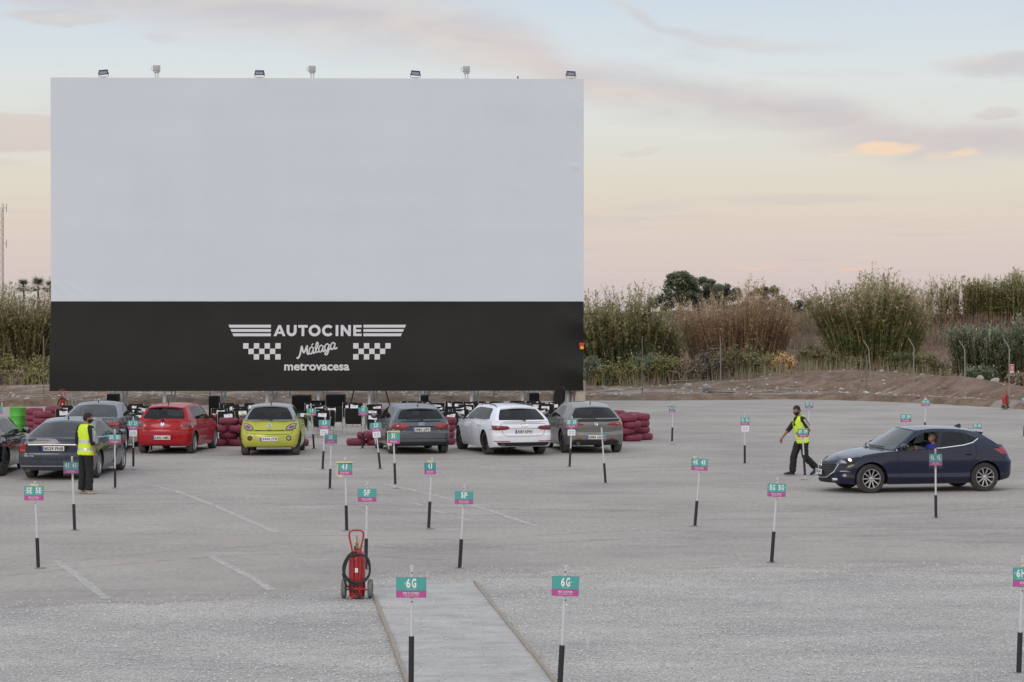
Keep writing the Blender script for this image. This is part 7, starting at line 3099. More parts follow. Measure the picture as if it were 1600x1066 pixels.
# ------------------------------------------------------------------ people
def skin_geo(verts, edges, radii, sub=2):
    me = bpy.data.meshes.new('figure')
    me.from_pydata(verts, edges, [])
    ob = bpy.data.objects.new('figure', me)
    COL.objects.link(ob)
    md = ob.modifiers.new('skin', 'SKIN')
    for i, r in enumerate(radii):
        sv = me.skin_vertices[0].data[i]
        sv.radius = r if isinstance(r, tuple) else (r, r)
        sv.use_root = (i == 0)
    md.use_smooth_shade = True
    s = ob.modifiers.new('sub', 'SUBSURF')
    s.levels = s.render_levels = sub
    dg = bpy.context.evaluated_depsgraph_get()
    dg.update()
    em = bpy.data.meshes.new_from_object(ob.evaluated_get(dg))
    vs = [tuple(v.co) for v in em.vertices]
    fs = [tuple(p.vertices) for p in em.polygons]
    bpy.data.objects.remove(ob)
    bpy.data.meshes.remove(em)
    bpy.data.meshes.remove(me)
    return vs, fs


def head_geo(scale=1.0, n=28, m=22):
    """head centred at its middle, facing +x, about .23 tall"""
    vs, fs = [], []
    for i in range(m + 1):
        th = PI * i / m
        for j in range(n):
            ph = 2 * PI * j / n
            x, y, z = math.sin(th) * math.cos(ph), math.sin(th) * math.sin(ph), math.cos(th)
            X, Y, Z = x * .095, y * .076, z * .118
            if z < -.1:                     # jaw
                k = sstep(-.1, -1, z)
                Y *= 1 - .30 * k
                X = X * (1 - .12 * k) + .014 * k * (1 if x > 0 else .3)
            if x < 0 and z > -.4:
                X *= 1.10
            g = lambda a, b, s: math.exp(-((y - a) ** 2 + (z - b) ** 2) / s)
            if x > 0:
                X += .026 * g(0, -.22, .022) + .014 * g(0, -.02, .02)        # nose
                X -= .012 * (g(.38, .04, .02) + g(-.38, .04, .02))           # sockets
                X += .006 * g(0, .22, .12)                                   # brow
                X += .008 * g(0, -.52, .02) - .005 * g(0, -.64, .01) + .008 * g(0, -.82, .04)
            vs.append((X * scale, Y * scale, Z * scale))
    for i in range(m):
        for j in range(n):
            j2 = (j + 1) % n
            fs.append((i * n + j, (i + 1) * n + j, (i + 1) * n + j2, i * n + j2))
    # ears
    for s in (1, -1):
        o = len(vs)
        ring = 8
        for k in range(3):
            for j in range(ring):
                a = 2 * PI * j / ring
                r = (.030, .026, .010)[k]
                vs.append(((-.008 + r * .6 * math.cos(a)) * scale, s * (.066 + .012 * k) * scale, (-.002 + r * math.sin(a)) * scale))
        for k in range(2):
            for j in range(ring):
                j2 = (j + 1) % ring
                fs.append((o + k * ring + j, o + k * ring + j2, o + (k + 1) * ring + j2, o + (k + 1) * ring + j))
        fs.append(tuple(o + 2 * ring + j for j in range(ring)))
    return vs, fs


def hand_geo(side, wrist, fdir, palm_n, curl=.5, scale=1.0):
    """palm with four fingers and a thumb; fdir finger direction, palm_n palm facing; side +1 left"""
    f = fdir.normalized()
    nrm = (palm_n - f * palm_n.dot(f)).normalized()
    s = f.cross(nrm).normalized()
    vs, fs = [], []

    def addg(v, q):
        o = len(vs)
        vs.extend(v)
        fs.extend([tuple(i + o for i in t) for t in q])
    # palm
    a = wrist
    b = wrist + f * .045 * scale
    c = wrist + f * .09 * scale
    addg(*skin_geo([a - f * .03 * scale, a, b, c], [(0, 1), (1, 2), (2, 3)], [(.026 * scale, .026 * scale), (.027 * scale, .022 * scale), (.036 * scale, .020 * scale), (.036 * scale, .018 * scale)], 1))
    for i, (off, ln) in enumerate(((-.030, .072), (-.010, .082), (.011, .076), (.030, .060))):
        p = c + s * off * scale - f * .012 * scale
        pts = [p]
        d = f.copy()
        for k, fr in enumerate((.42, .32, .26)):
            d = (d + nrm * (curl * (.35 + .25 * k))).normalized()
            pts.append(pts[-1] + d * ln * fr * scale)
        addg(*skin_geo(pts, [(0, 1), (1, 2), (2, 3)], [.0095 * scale, .009 * scale, .0085 * scale, .0065 * scale], 1))
    th = wrist + f * .028 * scale - s * .028 * scale * side * -1 * -1
    d1 = (f * .7 - s * .65 * side * 1 + nrm * .35).normalized()
    th = wrist + f * .028 * scale - s * .024 * side * scale
    pts = [th, th + d1 * .032 * scale, th + d1 * .032 * scale + (d1 + f * .6 + nrm * .2).normalized() * .028 * scale, th + d1 * .032 * scale + (d1 + f * .8 + nrm * .3).normalized() * .05 * scale]
    addg(*skin_geo(pts, [(0, 1), (1, 2), (2, 3)], [.013 * scale, .011 * scale, .010 * scale, .007 * scale], 1))
    return vs, fs


M_pupil = pm('eye_dark', (.01, .008, .006), .2)


def xf_geo(vs, M):
    return [tuple(M @ Vector(v)) for v in vs]


def crumple(o, amp, ph):
    """cloth folds: push the verts in and out along their normals"""
    me = o.data
    off = []
    for v in me.vertices:
        x, y, z = v.co
        k = math.sin(z * 31 + 14 * math.sin(y * 17 + ph) + x * 22) * .6 + math.sin(z * 67 + x * 41 - y * 53 + ph) * .4
        off.append(v.co + v.normal * amp * k)
    for v, q in zip(me.vertices, off):
        v.co = q
    me.update()


def person(label, loc, rz, J, cfg):
    """J: joint positions (local, x forward, y left, z up)"""
    root = thing('person', label, 'person', loc, rz)
    J = {k: Vector(v) for k, v in J.items()}
    M_sk = cfg['skin']
    body = MB()
    names_, pos, rad = [], [], []

    def jt(n, p, r):
        names_.append(n)
        pos.append(tuple(p))
        rad.append(r)
        return len(pos) - 1
    pel, che, nek, hd = J['pelvis'], J['chest'], J['neck'], J['head']
    E = []
    a0 = jt('pelvis', pel, (.125, .10))
    a1 = jt('waist', pel.lerp(che, .5), (.12, .095))
    a2 = jt('chest', che, (.135, .105))
    a3 = jt('neckbase', nek, (.058, .058))
    a4 = jt('skull', hd - (hd - nek) * .35, (.052, .052))
    E += [(a0, a1), (a1, a2), (a2, a3), (a3, a4)]
    for s in ('l', 'r'):
        sh = jt('sh', J['shoulder_' + s], .055)
        el = jt('el', J['elbow_' + s], .040)
        fo = jt('fo', J['elbow_' + s].lerp(J['wrist_' + s], .3), .040)
        wr = jt('wr', J['wrist_' + s], .026)
        E += [(a2, sh), (sh, el), (el, fo), (fo, wr)]
        hp = jt('hp', J['hip_' + s], .085)
        kn = jt('kn', J['knee_' + s], .055)
        cf = jt('cf', J['knee_' + s].lerp(J['ankle_' + s], .3), .054)
        an = jt('an', J['ankle_' + s], .036)
        to = jt('to', J['toe_' + s], .030)
        E += [(a0, hp), (hp, kn), (kn, cf), (cf, an), (an, to)]
    v, f = skin_geo(pos, E, rad, 2)
    body.add(v, f, M_sk)
    hv, hf = head_geo(cfg.get('hs', 1.0))
    HM = Matrix.Translation(hd) @ Euler(J.get('head_rot', Vector((0, 0, 0)))).to_matrix().to_4x4()
    body.add(hv, hf, M_sk, HM)
    for sg in (1, -1):
        e = MB().lathe([(0, .012), (.008, .009), (.012, 0), (.008, -.009), (0, -.012)], M_white, 10)
        body.add(e.v, e.f, M_white, HM @ Matrix.Translation((.080, sg * .030, .006)))
        body.add(e.v, e.f, M_pupil, HM @ Matrix.Translation((.0875, sg * .030, .006)) @ Matrix.Scale(.5, 4))
    for s, sg in (('l', 1), ('r', -1)):
        fd = J.get('fing_' + s, J['wrist_' + s] - J['elbow_' + s])
        pn = J.get('palm_' + s, Vector((0, -sg, 0)))
        v, f = hand_geo(sg, J['wrist_' + s], fd, pn, cfg.get('curl', .45))
        body.add(v, f, M_sk)
    fix_normals(body.build('body', root, 60))
    # trousers
    tr = []
    te = []
    rr = []

    def tj(p, r):
        tr.append(tuple(p))
        rr.append(r)
        return len(tr) - 1
    up = (che - pel).normalized()
    w0 = tj(pel + Vector((0, 0, -.03)), (.155, .125))
    w1 = tj(pel + up * .10, (.150, .118))
    te.append((w0, w1))
    for s in ('l', 'r'):
        h, k, a = J['hip_' + s], J['knee_' + s], J['ankle_' + s]
        i1 = tj(h + (k - h) * .12, .118)
        i2 = tj(h.lerp(k, .55), .104)
        i3 = tj(k, .092)
        i4 = tj(k.lerp(a, .5), .090)
        i5 = tj(a + (k - a).normalized() * .035, .090)
        i6 = tj(a + (k - a).normalized() * -.02, .084)
        te += [(w0, i1), (i1, i2), (i2, i3), (i3, i4), (i4, i5), (i5, i6)]
    mb = MB()
    mb.add(*skin_geo(tr, te, rr, 2), cfg['trousers'])
    to_ = mb.build('trousers', root, 60)
    fix_normals(to_)
    crumple(to_, .009, 3)
    # torso garments by lofted ellipses along the spine
    shw = (J['shoulder_l'] - J['shoulder_r']).length / 2
    lat = (J['shoulder_l'] - J['shoulder_r']).normalized()
    latp = Vector((0, 1, 0))

    def torso(z0, infl, mat_fn, n=32, top=1.0, front_cut=None):
        levels = [(-.22, .165, .120), (-.10, .168, .124), (.0, .160, .120), (.2, .152, .115), (.4, .158, .118), (.6, .176, .124), (.78, .190, .122), (.90, .188, .108), (.98, .150, .085), (1.05, .085, .070), (1.12, .062, .060)]
        axis_v = nek - pel
        rings = []
        for t, a, b in levels:
            if t < z0 - .001 or t > top:
                continue
            la = latp.lerp(lat, min(max(t, 0), 1)).normalized()
            fw = la.cross(axis_v.normalized()).normalized()
            c = pel + axis_v * t
            bulge = .012 * math.sin(max(0, min(1, t)) * PI)
            rings.append([tuple(c + la * (a * 1.07 + infl) * math.sin(2 * PI * j / n) + fw * ((b * 1.12 + infl) * math.cos(2 * PI * j / n) + bulge)) for j in range(n)])
        fine = []
        for r0, r1 in zip(rings, rings[1:]):
            for q in range(3):
                fine.append([tuple(Vector(p0).lerp(Vector(p1), q / 3)) for p0, p1 in zip(r0, r1)])
        fine.append(rings[-1])
        mb = MB()
        N_ = len(fine)
        vs = [p for r in fine for p in r]
        for i in range(N_ - 1):
            for j in range(n):
                j2 = (j + 1) % n
                ids = (i * n + j, i * n + j2, (i + 1) * n + j2, (i + 1) * n + j)
                a = min(j, n - j) / n * 360
                cz = (vs[ids[0]][2] + vs[ids[2]][2]) / 2
                m = mat_fn(i / (N_ - 1), a, cz)
                if m is None:
                    continue
                mb.add([vs[q] for q in ids], [(0, 1, 2, 3)], m)
        bm = bmesh.new()
        me = bpy.data.meshes.new('t')
        me.from_pydata(mb.v, [], mb.f)
        me.polygons.foreach_set('material_index', mb.m)
        bm.from_mesh(me)
        bmesh.ops.remove_doubles(bm, verts=bm.verts, dist=.0005)
        bm.to_mesh(me)
        mb.v = [tuple(v.co) for v in me.vertices]
        mb.f = [tuple(p.vertices) for p in me.polygons]
        mb.m = [p.material_index for p in me.polygons]
        bm.free()
        bpy.data.meshes.remove(me)
        return mb
    sm = cfg['shirt']
    sh = torso(-.1, .002, lambda u, a, z: sm)
    for s, sg in (('l', 1), ('r', -1)):
        S_, E_, W_ = J['shoulder_' + s], J['elbow_' + s], J['wrist_' + s]
        frac = cfg['sleeve_' + s] if ('sleeve_' + s) in cfg else cfg['sleeve']
        pts = [S_ + Vector((0, -sg * .07, .035)), S_ + Vector((0, -sg * .01, .012)), S_.lerp(E_, .3), S_.lerp(E_, .7), E_]
        rs = [.055, .078, .072, .064, .058]
        if frac < 0:
            pts, rs = pts[:-1], rs[:-1]
        for q in (.25, .5, .75, .95):
            if q <= frac:
                pts.append(E_.lerp(W_, q))
                rs.append(.056 - .016 * q)
        sh.tube(pts, rs, sm, 14)
        if cfg.get('stripes'):
            out = Vector((0, sg, 0))
            ax = (E_ - S_).normalized()
            side_v = ax.cross(out).normalized()
            out = (out - ax * out.dot(ax)).normalized()
            for k in (-.020, 0, .020):
                vs = []
                line = [S_ + Vector((0, -sg * .03, .055)), S_ + ax * .03, S_.lerp(E_, .3), S_.lerp(E_, .7), E_] + ([E_.lerp(W_, .4)] if frac > .4 else [])
                rl = [.055, .078, .0725, .0645, .0585, .052]
                for p, r in zip(line, rl):
                    o_ = out * math.sqrt(max(r * r - k * k, 0)) * 1.03 + side_v * k
                    vs += [p + o_ + side_v * .0055, p + o_ - side_v * .0055]
                n_ = len(vs) // 2
                sh.add(vs, [(2 * i, 2 * i + 1, 2 * i + 3, 2 * i + 2) for i in range(n_ - 1)], M_white)
    so = sh.build('shirt', root, 60)
    fix_normals(so)
    crumple(so, .005, 1)
    if cfg.get('vest'):
        vm, rm = cfg['vest']
        zb0 = min(pel.z - .20, 9)
        bands = cfg['bands']

        def vmat(u, a, z):
            if 62 < a < 118 and u > .66 and u < .93:
                return None            # arm hole
            if cfg.get('vneck') and a < 8 + 26 * sstep(.52, 1, u) and u > .52:
                return None
            if u > .94 and a < 60:
                return None
            for b0, b1 in bands:
                if b0 < u < b1:
                    return rm
            return vm
        vb = torso(-.22, .022, vmat, n=48, top=1.06)
        vo = vb.build('safety_vest', root, 60)
        fix_normals(vo)
        crumple(vo, .011, 2)
        sd = vo.modifiers.new('thickness', 'SOLIDIFY')
        sd.thickness = .004
    # shoes
    for s in ('l', 'r'):
        a, t = J['ankle_' + s], J['toe_' + s]
        d = (t - a)
        d.z *= .0
        d.normalize()
        heel = a - d * .055
        heel.z = a.z - .065
        toe = t.copy()
        fwd = (toe - heel)
        mb = MB()
        rings = []
        fd = fwd.normalized()
        la = Vector((-d.y, d.x, 0))
        upv = fd.cross(la) * -1
        if upv.z < 0:
            upv = -upv
        L_ = fwd.length + .06
        for q, w, hh in ((-.01, .022, .05), (.03, .038, .085), (.22, .040, .095), (.45, .042, .075), (.65, .048, .058), (.85, .046, .045), (.96, .034, .034), (1.0, .016, .022)):
            c = heel + fd * L_ * q
            rings.append([tuple(c + la * w * math.cos(2 * PI * j / 14) + upv * (hh / 2 + hh / 2 * math.copysign(abs(math.sin(2 * PI * j / 14)) ** .7, math.sin(2 * PI * j / 14)))) for j in range(14)])
        mb.loft(rings, cfg['shoes'])
        so_ = [(heel + fd * L_ * q, w) for q, w in ((.0, .03), (.2, .042), (.45, .043), (.7, .05), (.9, .044), (1.0, .02))]
        top_, bot_ = [], []
        for c, w in so_:
            top_ += [tuple(c + la * w + upv * .018), tuple(c - la * w + upv * .018)]
            bot_ += [tuple(c + la * w - upv * .006), tuple(c - la * w - upv * .006)]
        n_ = len(so_)
        fsx = []
        for i in range(n_ - 1):
            o_ = 2 * n_
            fsx += [(2 * i, 2 * i + 1, 2 * i + 3, 2 * i + 2), (o_ + 2 * i, o_ + 2 * i + 2, o_ + 2 * i + 3, o_ + 2 * i + 1), (2 * i, 2 * i + 2, o_ + 2 * i + 2, o_ + 2 * i), (2 * i + 1, o_ + 2 * i + 1, o_ + 2 * i + 3, 2 * i + 3)]
        mb.add(top_ + bot_, fsx, cfg.get('sole', cfg['shoes']))
        fix_normals(mb.build('shoe', root, 60))
    # hair : shell over the skull
    n, m = 28, 22
    hv, hf = head_geo(cfg.get('hs', 1.0), n, m)
    mb = MB()
    keep = []
    hl = cfg.get('hairline', .42)
    for i in range(m):
        th = PI * (i + .5) / m
        for j in range(n):
            ph = 2 * PI * (j + .5) / n
            x, z = math.sin(th) * math.cos(ph), math.cos(th)
            if z > hl + .30 * 0 and x > .35 or (x <= .35 and z > (-.05 - .45 * sstep(.25, -.8, x) if x < .05 else .12)):
                keep.append((i * n + j, (i + 1) * n + j, (i + 1) * n + (j + 1) % n, i * n + (j + 1) % n))
    hh = []
    for i, p in enumerate(hv[:(m + 1) * n]):
        q = Vector(p)
        z = q.z / .118
        k = cfg.get('hair_h', .018) * (1.0 if z > .3 else .5) + .002 * math.sin(i * 12.9)
        hh.append(q + q.normalized() * k)
    mb.add(hh, keep, cfg['hair'], HM)
    ho = mb.build('hair', root, 60)
    if cfg.get('mask'):
        mb = MB()
        keep = []
        for i in range(m):
            th = PI * (i + .5) / m
            for j in range(n):
                ph = 2 * PI * (j + .5) / n
                x, y, z = math.sin(th) * math.cos(ph), math.sin(th) * math.sin(ph), math.cos(th)
                if x > .02 and -.98 < z < -.12 - .10 * abs(y) + .0:
                    keep.append((i * n + j, (i + 1) * n + j, (i + 1) * n + (j + 1) % n, i * n + (j + 1) % n))
        hh = []
        for p in hv[:(m + 1) * n]:
            q = Vector(p)
            g = math.exp(-((q.y / .04) ** 2 + ((q.z + .045) / .05) ** 2))
            hh.append(q + Vector((q.x, q.y, 0)).normalized() * .006 + Vector((.014 * g, 0, 0)) if q.x > 0 else q * 1.05)
        mb.add(hh, keep, M_maskb, HM)
        mb.build('face_mask', root, 60)
    return root


M_maskb = pm('black_mask', (.012, .012, .013), .8)
M_skin1 = pm('skin_tan', (.30, .165, .105), .5, var=.12, scale=14)
M_skin2 = pm('skin_brown', (.24, .125, .08), .5, var=.12, scale=14)
M_skin3 = pm('skin_ruddy', (.36, .19, .13), .5, var=.12, scale=14)
M_hair = pm('dark_hair', (.012, .009, .008), .7, var=.4, scale=60, bump=.4, bscale=200)
M_hairg = pm('grey_hair', (.30, .28, .26), .7, var=.4, scale=60)
M_tee = pm('black_cotton', (.012, .012, .013), .85, var=.3, scale=12, bump=.3, bscale=30)
M_trs = pm('black_trousers', (.014, .014, .015), .85, var=.35, scale=8, bump=.5, bscale=18)
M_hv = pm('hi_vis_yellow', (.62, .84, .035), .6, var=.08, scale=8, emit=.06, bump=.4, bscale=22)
M_rf = pm('reflective_tape', (.62, .64, .62), .35, metal=.3, var=.1)
M_beige = pm('beige_suede', (.38, .32, .22), .9, var=.15)
M_sole = pm('pale_sole', (.50, .46, .38), .8)
M_dks = pm('dark_shoe', (.02, .02, .02), .5)
M_bl = pm('royal_blue_cotton', (.03, .055, .42), .85, var=.2, scale=10)

X, Y = gp(133.5, 772)
person('man in a yellow safety vest standing with arms down beside the slate saloon, black mask', (X, Y, 0), R(50),
       dict(pelvis=(0, 0, .98), chest=(-.01, 0, 1.31), neck=(.02, 0, 1.52), head=(.065, 0, 1.675),
            shoulder_l=(-.01, .19, 1.45), shoulder_r=(-.01, -.19, 1.45), elbow_l=(-.03, .255, 1.16), elbow_r=(-.02, -.255, 1.16), wrist_l=(.05, .25, .92), wrist_r=(.05, -.25, .91),
            hip_l=(0, .095, .93), hip_r=(0, -.095, .93), knee_l=(.015, .105, .50), knee_r=(.03, -.10, .50), ankle_l=(-.03, .11, .09), ankle_r=(.0, -.11, .09), toe_l=(.14, .13, .03), toe_r=(.17, -.13, .03),
            head_rot=(0, R(8), R(-34))),
       dict(skin=M_skin1, trousers=M_trs, shirt=M_tee, sleeve=.25, vest=(M_hv, M_rf), bands=((.16, .24), (.36, .44)), shoes=M_beige, sole=M_sole, hair=M_hair, mask=True, stripes=True, hair_h=.016))
X, Y = gp(1253.5, 743)
person('man in a yellow safety vest walking left in front of the navy hatchback, black mask', (X, Y, 0), R(203),
       dict(pelvis=(0, 0, .93), chest=(.05, 0, 1.25), neck=(.085, 0, 1.455), head=(.15, 0, 1.60),
            shoulder_l=(.09, .19, 1.385), shoulder_r=(.04, -.19, 1.385), elbow_l=(-.08, .27, 1.13), elbow_r=(.22, -.27, 1.13), wrist_l=(.12, .20, 1.05), wrist_r=(.42, -.24, .93),
            hip_l=(-.01, .095, .88), hip_r=(.01, -.095, .88), knee_l=(-.02, .10, .47), knee_r=(.18, -.09, .50), ankle_l=(-.36, .09, .17), ankle_r=(.22, -.09, .09), toe_l=(-.235, .10, .035), toe_r=(.39, -.10, .03),
            head_rot=(0, R(14), R(22)), fing_r=(.35, 0, -.9), fing_l=(.7, -.5, -.1)),
       dict(skin=M_skin2, trousers=M_trs, shirt=M_tee, sleeve=-1, sleeve_r=.25, vest=(M_hv, M_rf), bands=((.14, .20), (.30, .36)), vneck=True, shoes=M_dks, hair=M_hair, mask=True, stripes=True, hair_h=.016, hairline=.5, hs=1.03))
# driver of the navy hatchback
cm = Matrix.Translation(navy['loc']) @ Matrix.Rotation(navy['rz'], 4, 'Z')
p = cm @ Vector((-.22, .37, 0))
person('driver in a royal blue top behind the wheel of the navy hatchback', (p.x, p.y, .03), navy['rz'],
       dict(pelvis=(0, 0, .52), chest=(-.09, 0, .82), neck=(-.095, 0, 1.02), head=(-.06, 0, 1.165),
            shoulder_l=(-.08, .18, .96), shoulder_r=(-.08, -.18, .96), elbow_l=(.14, .24, .78), elbow_r=(.14, -.24, .78), wrist_l=(.36, .17, .90), wrist_r=(.36, -.17, .90),
            hip_l=(.02, .09, .50), hip_r=(.02, -.09, .50), knee_l=(.42, .12, .60), knee_r=(.42, -.12, .60), ankle_l=(.66, .11, .36), ankle_r=(.66, -.11, .36), toe_l=(.80, .11, .36), toe_r=(.80, -.11, .36),
            head_rot=(0, R(4), R(18)), palm_l=(.3, -1, 0), palm_r=(.3, 1, 0)),
       dict(skin=M_skin3, trousers=M_trs, shirt=M_bl, sleeve=-1, shoes=M_dks, hair=M_hairg, hair_h=.008, hairline=.55, curl=.9))

# ------------------------------------------------------------------ sky, light, camera
w = bpy.data.worlds.new('World')
scene.world = w
w.use_nodes = True
nt = w.node_tree
nt.nodes.clear()
N, Lk = nt.nodes, nt.links
out = N.new('ShaderNodeOutputWorld')
SUN_EL, SUN_AZ = R(24), R(205)     # azimuth measured from +y toward +x : the light comes from behind the camera, a little left
sky = N.new('ShaderNodeTexSky')
sky.sky_type = 'NISHITA'
sky.sun_disc = False
sky.sun_elevation = SUN_EL
sky.sun_rotation = SUN_AZ
tc = N.new('ShaderNodeTexCoord')
sep = N.new('ShaderNodeSeparateXYZ')
Lk.new(tc.outputs['Generated'], sep.inputs[0])


def MA(op, a, b=None, c=None, clamp=False):
    m = N.new('ShaderNodeMath')
    m.operation = op
    m.use_clamp = clamp
    for s, v in zip(m.inputs, (a, b, c)):
        if v is None:
            continue
        if isinstance(v, (int, float)):
            s.default_value = v
        else:
            Lk.new(v, s)
    return m.outputs[0]


def SM_(v, a, b):
    m = N.new('ShaderNodeMapRange')
    m.interpolation_type = 'SMOOTHSTEP'
    Lk.new(v, m.inputs['Value'])
    m.inputs['From Min'].default_value = a
    m.inputs['From Max'].default_value = b
    return m.outputs[0]


def MX(f, a, b, mode='MIX'):
    m = N.new('ShaderNodeMix')
    m.data_type = 'RGBA'
    m.blend_type = mode
    for s, v in ((m.inputs[0], f), (m.inputs[6], a), (m.inputs[7], b)):
        if isinstance(v, (int, float)):
            s.default_value = v
        elif isinstance(v, tuple):
            s.default_value = (*v, 1)
        else:
            Lk.new(v, s)
    return m.outputs[2]


el = MA('ARCSINE', sep.outputs[2])
az = MA('ARCTAN2', sep.outputs[0], sep.outputs[1])
ax = MA('MULTIPLY_ADD', az, F / 1000, .8)          # 0..1.6 across the view (thousand pixels)
ay = MA('MULTIPLY_ADD', el, -F / 1000, .49)        # 0 top .. .49 horizon
cv = N.new('ShaderNodeCombineXYZ')
Lk.new(ax, cv.inputs[0])
Lk.new(ay, cv.inputs[1])


def NZ(sx, sy, detail=6, rough=.6, dist=0.0, off=0.0):
    mp = N.new('ShaderNodeMapping')
    mp.inputs['Scale'].default_value = (sx, sy, 1)
    mp.inputs['Location'].default_value = (off, off * .7, 0)
    Lk.new(cv.outputs[0], mp.inputs[0])
    n = N.new('ShaderNodeTexNoise')
    n.inputs['Scale'].default_value = 1
    n.inputs['Detail'].default_value = detail
    n.inputs['Roughness'].default_value = rough
    n.inputs['Distortion'].default_value = dist
    Lk.new(mp.outputs[0], n.inputs['Vector'])
    return n.outputs[0]


grad = N.new('ShaderNodeValToRGB')
stops = [(-.05, (200, 182, 184)), (.006, (206, 190, 191)), (.020, (216, 198, 192)), (.038, (223, 207, 192)), (.055, (225, 216, 198)), (.074, (224, 224, 215)), (.098, (222, 229, 229)), (.125, (208, 222, 233)), (.16, (190, 208, 226))]
lo, hi_ = -.05, .16
cr = grad.color_ramp
while len(cr.elements) < len(stops):
    cr.elements.new(.5)
for e, (p, c) in zip(cr.elements, stops):
    e.position = (p - lo) / (hi_ - lo)
    e.color = (*rgb(*[v * .84 + w_ * .16 for v, w_ in zip(c, (216, 212, 209))]), 1)
mr = N.new('ShaderNodeMapRange')
mr.inputs['From Min'].default_value = lo
mr.inputs['From Max'].default_value = hi_
Lk.new(el, mr.inputs['Value'])
Lk.new(mr.outputs[0], grad.inputs[0])
col = grad.outputs[0]


def fcurve(pts, scale):
    """value of a curve over ax in [-0.4, 2.0]"""
    m = N.new('ShaderNodeMapRange')
    m.inputs['From Min'].default_value = -.4
    m.inputs['From Max'].default_value = 2.0
    Lk.new(ax, m.inputs['Value'])
    fc = N.new('ShaderNodeFloatCurve')
    cm_ = fc.mapping.curves[0]
    pts = [((x / 1000 + .4) / 2.4, y / scale) for x, y in pts]
    while len(cm_.points) < len(pts):
        cm_.points.new(.5, .5)
    for q, (x, y) in zip(cm_.points, pts):
        q.location = (x, y)
    fc.mapping.update()
    Lk.new(m.outputs[0], fc.inputs['Value'])
    return MA('MULTIPLY', fc.outputs[0], scale / 1000)


n1 = NZ(5.5, 14, 5, .58, .3)
n2 = NZ(14, 40, 4, .6, .4, 3)
warp = MA('MULTIPLY_ADD', MA('SUBTRACT', n1, .5), .055, MA('MULTIPLY', MA('SUBTRACT', n2, .5), .012))
ayw = MA('ADD', ay, warp)


def band(cpts, tpts, soft=.75):
    c = fcurve([(x, y + 200) for x, y in cpts], 600)
    c = MA('SUBTRACT', c, .2)
    t = fcurve(tpts, 200)
    dd = MA('DIVIDE', MA('ABSOLUTE', MA('SUBTRACT', ayw, c)), MA('MAXIMUM', t, .006))
    return SM_(MA('SUBTRACT', 1.0, dd), -.05, soft)


main = band([(-400, -80), (0, -25), (200, -5), (500, 22), (800, 76), (930, 134), (1100, 160), (1300, 194), (1450, 226), (1600, 232), (2000, 250)],
            [(-400, 70), (0, 60), (200, 76), (500, 84), (800, 74), (930, 54), (1100, 54), (1300, 62), (1450, 54), (1600, 42), (2000, 26)], 1.0)


def blob(cx, cy, rx, ry, a=.0, b=.9, v=None):
    dx = MA('DIVIDE', MA('SUBTRACT', ax, cx / 1000), rx / 1000)
    dy = MA('DIVIDE', MA('SUBTRACT', v or ayw, cy / 1000), ry / 1000)
    return SM_(MA('SUBTRACT', 1.0, MA('ADD', MA('MULTIPLY', dx, dx), MA('MULTIPLY', dy, dy))), a, b)


ayl = MA('ADD', ay, MA('MULTIPLY', warp, .25))
right = blob(1600, 116, 190, 24)
tuft = blob(1545, 186, 48, 12)
leftbank = blob(-40, 214, 260, 34, .0, .35, ayl)
left2 = blob(-60, 262, 150, 12)
lefttop = blob(110, 36, 110, 18, 0, .7)
lefttop2 = blob(262, 62, 40, 12, 0, .8)
wisp = MA('MULTIPLY', band([(-400, -190), (700, -120), (960, 8), (1040, 50), (1140, 74), (1280, 80), (1500, 84), (2000, 90)], [(-400, 12), (800, 12), (980, 13), (1060, 16), (1150, 14), (1300, 11), (1500, 10), (2000, 10)], .9), MA('MULTIPLY', SM_(ax, .88, 1.0), MA('SUBTRACT', 1.0, SM_(ax, 1.15, 1.4))))
small = blob(1000, 234, 48, 7)
stre = SM_(NZ(2.6, 46, 3, .6, .3, 7), .50, .68)
strm = MA('MULTIPLY', SM_(ay, .26, .32), MA('SUBTRACT', 1.0, SM_(ay, .41, .46)))
streak = MA('MULTIPLY', MA('MULTIPLY', stre, strm), .62)
thin = SM_(NZ(3.2, 16, 4, .62, .5, 11), .52, .74)
thinm = MA('MULTIPLY', MA('MULTIPLY', thin, .35), MA('SUBTRACT', 1.0, SM_(ay, .22, .34)))


def mx2(*vals):
    r = vals[0]
    for v in vals[1:]:
        r = MA('MAXIMUM', r, v)
    return r


dens = mx2(main, MA('MULTIPLY', right, .85), MA('MULTIPLY', tuft, .8), MA('MULTIPLY', leftbank, .95), MA('MULTIPLY', left2, .5), MA('MULTIPLY', lefttop, .75), MA('MULTIPLY', lefttop2, .5), MA('MULTIPLY', wisp, .55), MA('MULTIPLY', small, .45), streak, thinm)
n3 = NZ(4, 16, 3, .6, .3, 21)
ccol = MX(SM_(n3, .38, .66), rgb(203, 196, 199), rgb(219, 208, 202))
# warmer underside of the long band
ccol = MX(MA('MULTIPLY', MA('MULTIPLY', SM_(ay, .05, .11), MA('SUBTRACT', 1.0, SM_(ax, .75, 1.0))), .6), ccol, rgb(222, 205, 195))
ccol = MX(MA('MULTIPLY', SM_(ay, .17, .24), .35), ccol, rgb(206, 192, 192))
col = MX(MA('MULTIPLY', dens, .84), col, ccol)
glow = mx2(blob(1378, 232, 66, 17, .0, .8), MA('MULTIPLY', blob(1480, 250, 52, 10, 0, .9), .85), MA('MULTIPLY', blob(1320, 238, 40, 8, 0, .9), .5))
glow = MA('MULTIPLY', glow, SM_(NZ(9, 36, 3, .6, .4, 5), .30, .62))
col = MX(MA('MULTIPLY', glow, .85), col, rgb(250, 218, 186))
pinks = MA('MULTIPLY', mx2(blob(1180, 412, 60, 4), blob(1335, 418, 50, 3)), .5)
col = MX(pinks, col, rgb(240, 200, 180))
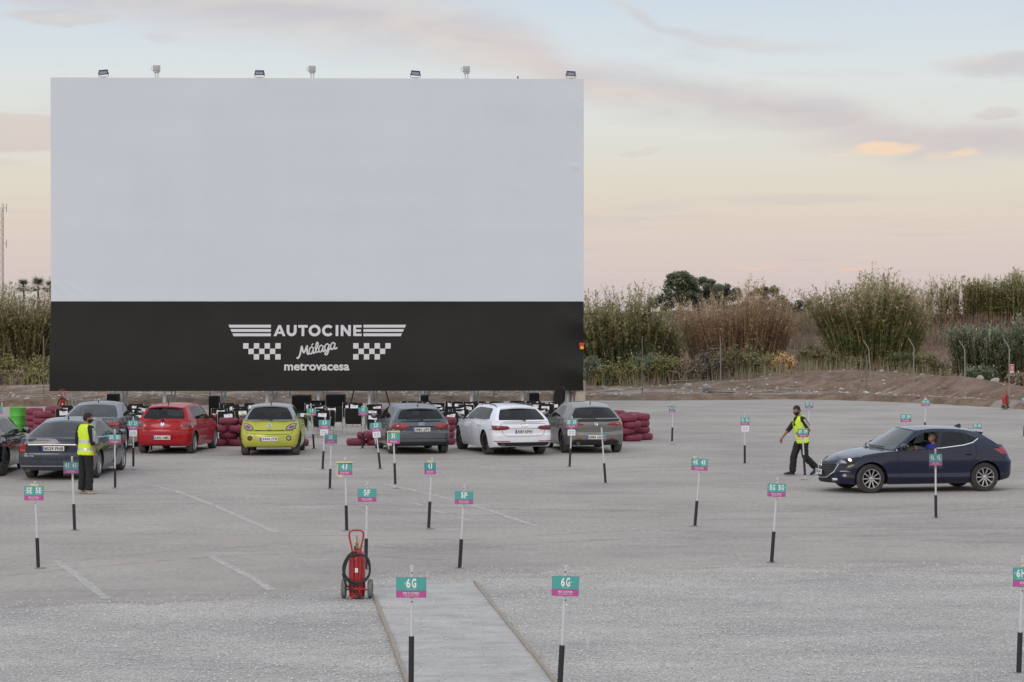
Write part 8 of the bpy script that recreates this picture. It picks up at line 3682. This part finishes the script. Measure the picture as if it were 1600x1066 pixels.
# the dome above the view : brighter overhead, warm glow on the sunset side behind the camera
up = SM_(el, .10, .55)
col = MX(up, col, (.86, .93, 1.04))
back = MA('MULTIPLY', SM_(MA('MULTIPLY', sep.outputs[1], -1.0), .1, .9), MA('SUBTRACT', 1.0, SM_(el, .15, .9)))
back = MA('MULTIPLY', back, SM_(el, -.02, .05))
cl2 = SM_(NZ(.7, 3.0, 3, .6, .4, 31), .40, .66)
bcol = MX(cl2, (1.05, 1.0, .98), (1.0, .80, .66))
col = MX(MA('MULTIPLY', back, .85), col, bcol)
bg1 = N.new('ShaderNodeBackground')
Lk.new(col, bg1.inputs[0])
bg1.inputs[1].default_value = .97
bg2 = N.new('ShaderNodeBackground')
Lk.new(sky.outputs[0], bg2.inputs[0])
bg2.inputs[1].default_value = .004
ad = N.new('ShaderNodeAddShader')
Lk.new(bg1.outputs[0], ad.inputs[0])
Lk.new(bg2.outputs[0], ad.inputs[1])
Lk.new(ad.outputs[0], out.inputs[0])

sl = bpy.data.lights.new('sun', 'SUN')
sl.energy = .75
sl.angle = R(24)
sl.color = (1.0, .86, .74)
so = bpy.data.objects.new('sun', sl)
COL.objects.link(so)
dv = Vector((math.sin(SUN_AZ) * math.cos(SUN_EL), math.cos(SUN_AZ) * math.cos(SUN_EL), math.sin(SUN_EL)))
so.rotation_euler = dv.to_track_quat('Z', 'Y').to_euler()
so.location = (0, -20, 30)

cam = bpy.data.cameras.new('camera')
cam.sensor_width = 36
cam.lens = 36 * F / 1600
cam.clip_start = .5
cam.clip_end = 6000
co = bpy.data.objects.new('camera', cam)
COL.objects.link(co)
co.location = (0, 0, CAMH)
co.rotation_euler = (PI / 2 - math.atan((533 - HOR) / F), 0, 0)
scene.camera = co
scene.render.resolution_x, scene.render.resolution_y = 1024, 682
scene.render.engine = 'CYCLES'
scene.cycles.filter_width = 1.5
scene.cycles.max_bounces = 5
scene.cycles.diffuse_bounces = 2
scene.cycles.glossy_bounces = 3
scene.cycles.transparent_max_bounces = 10
scene.view_settings.view_transform = 'Standard'
scene.view_settings.look = 'None'
scene.view_settings.exposure = 0
scene.view_settings.gamma = 1
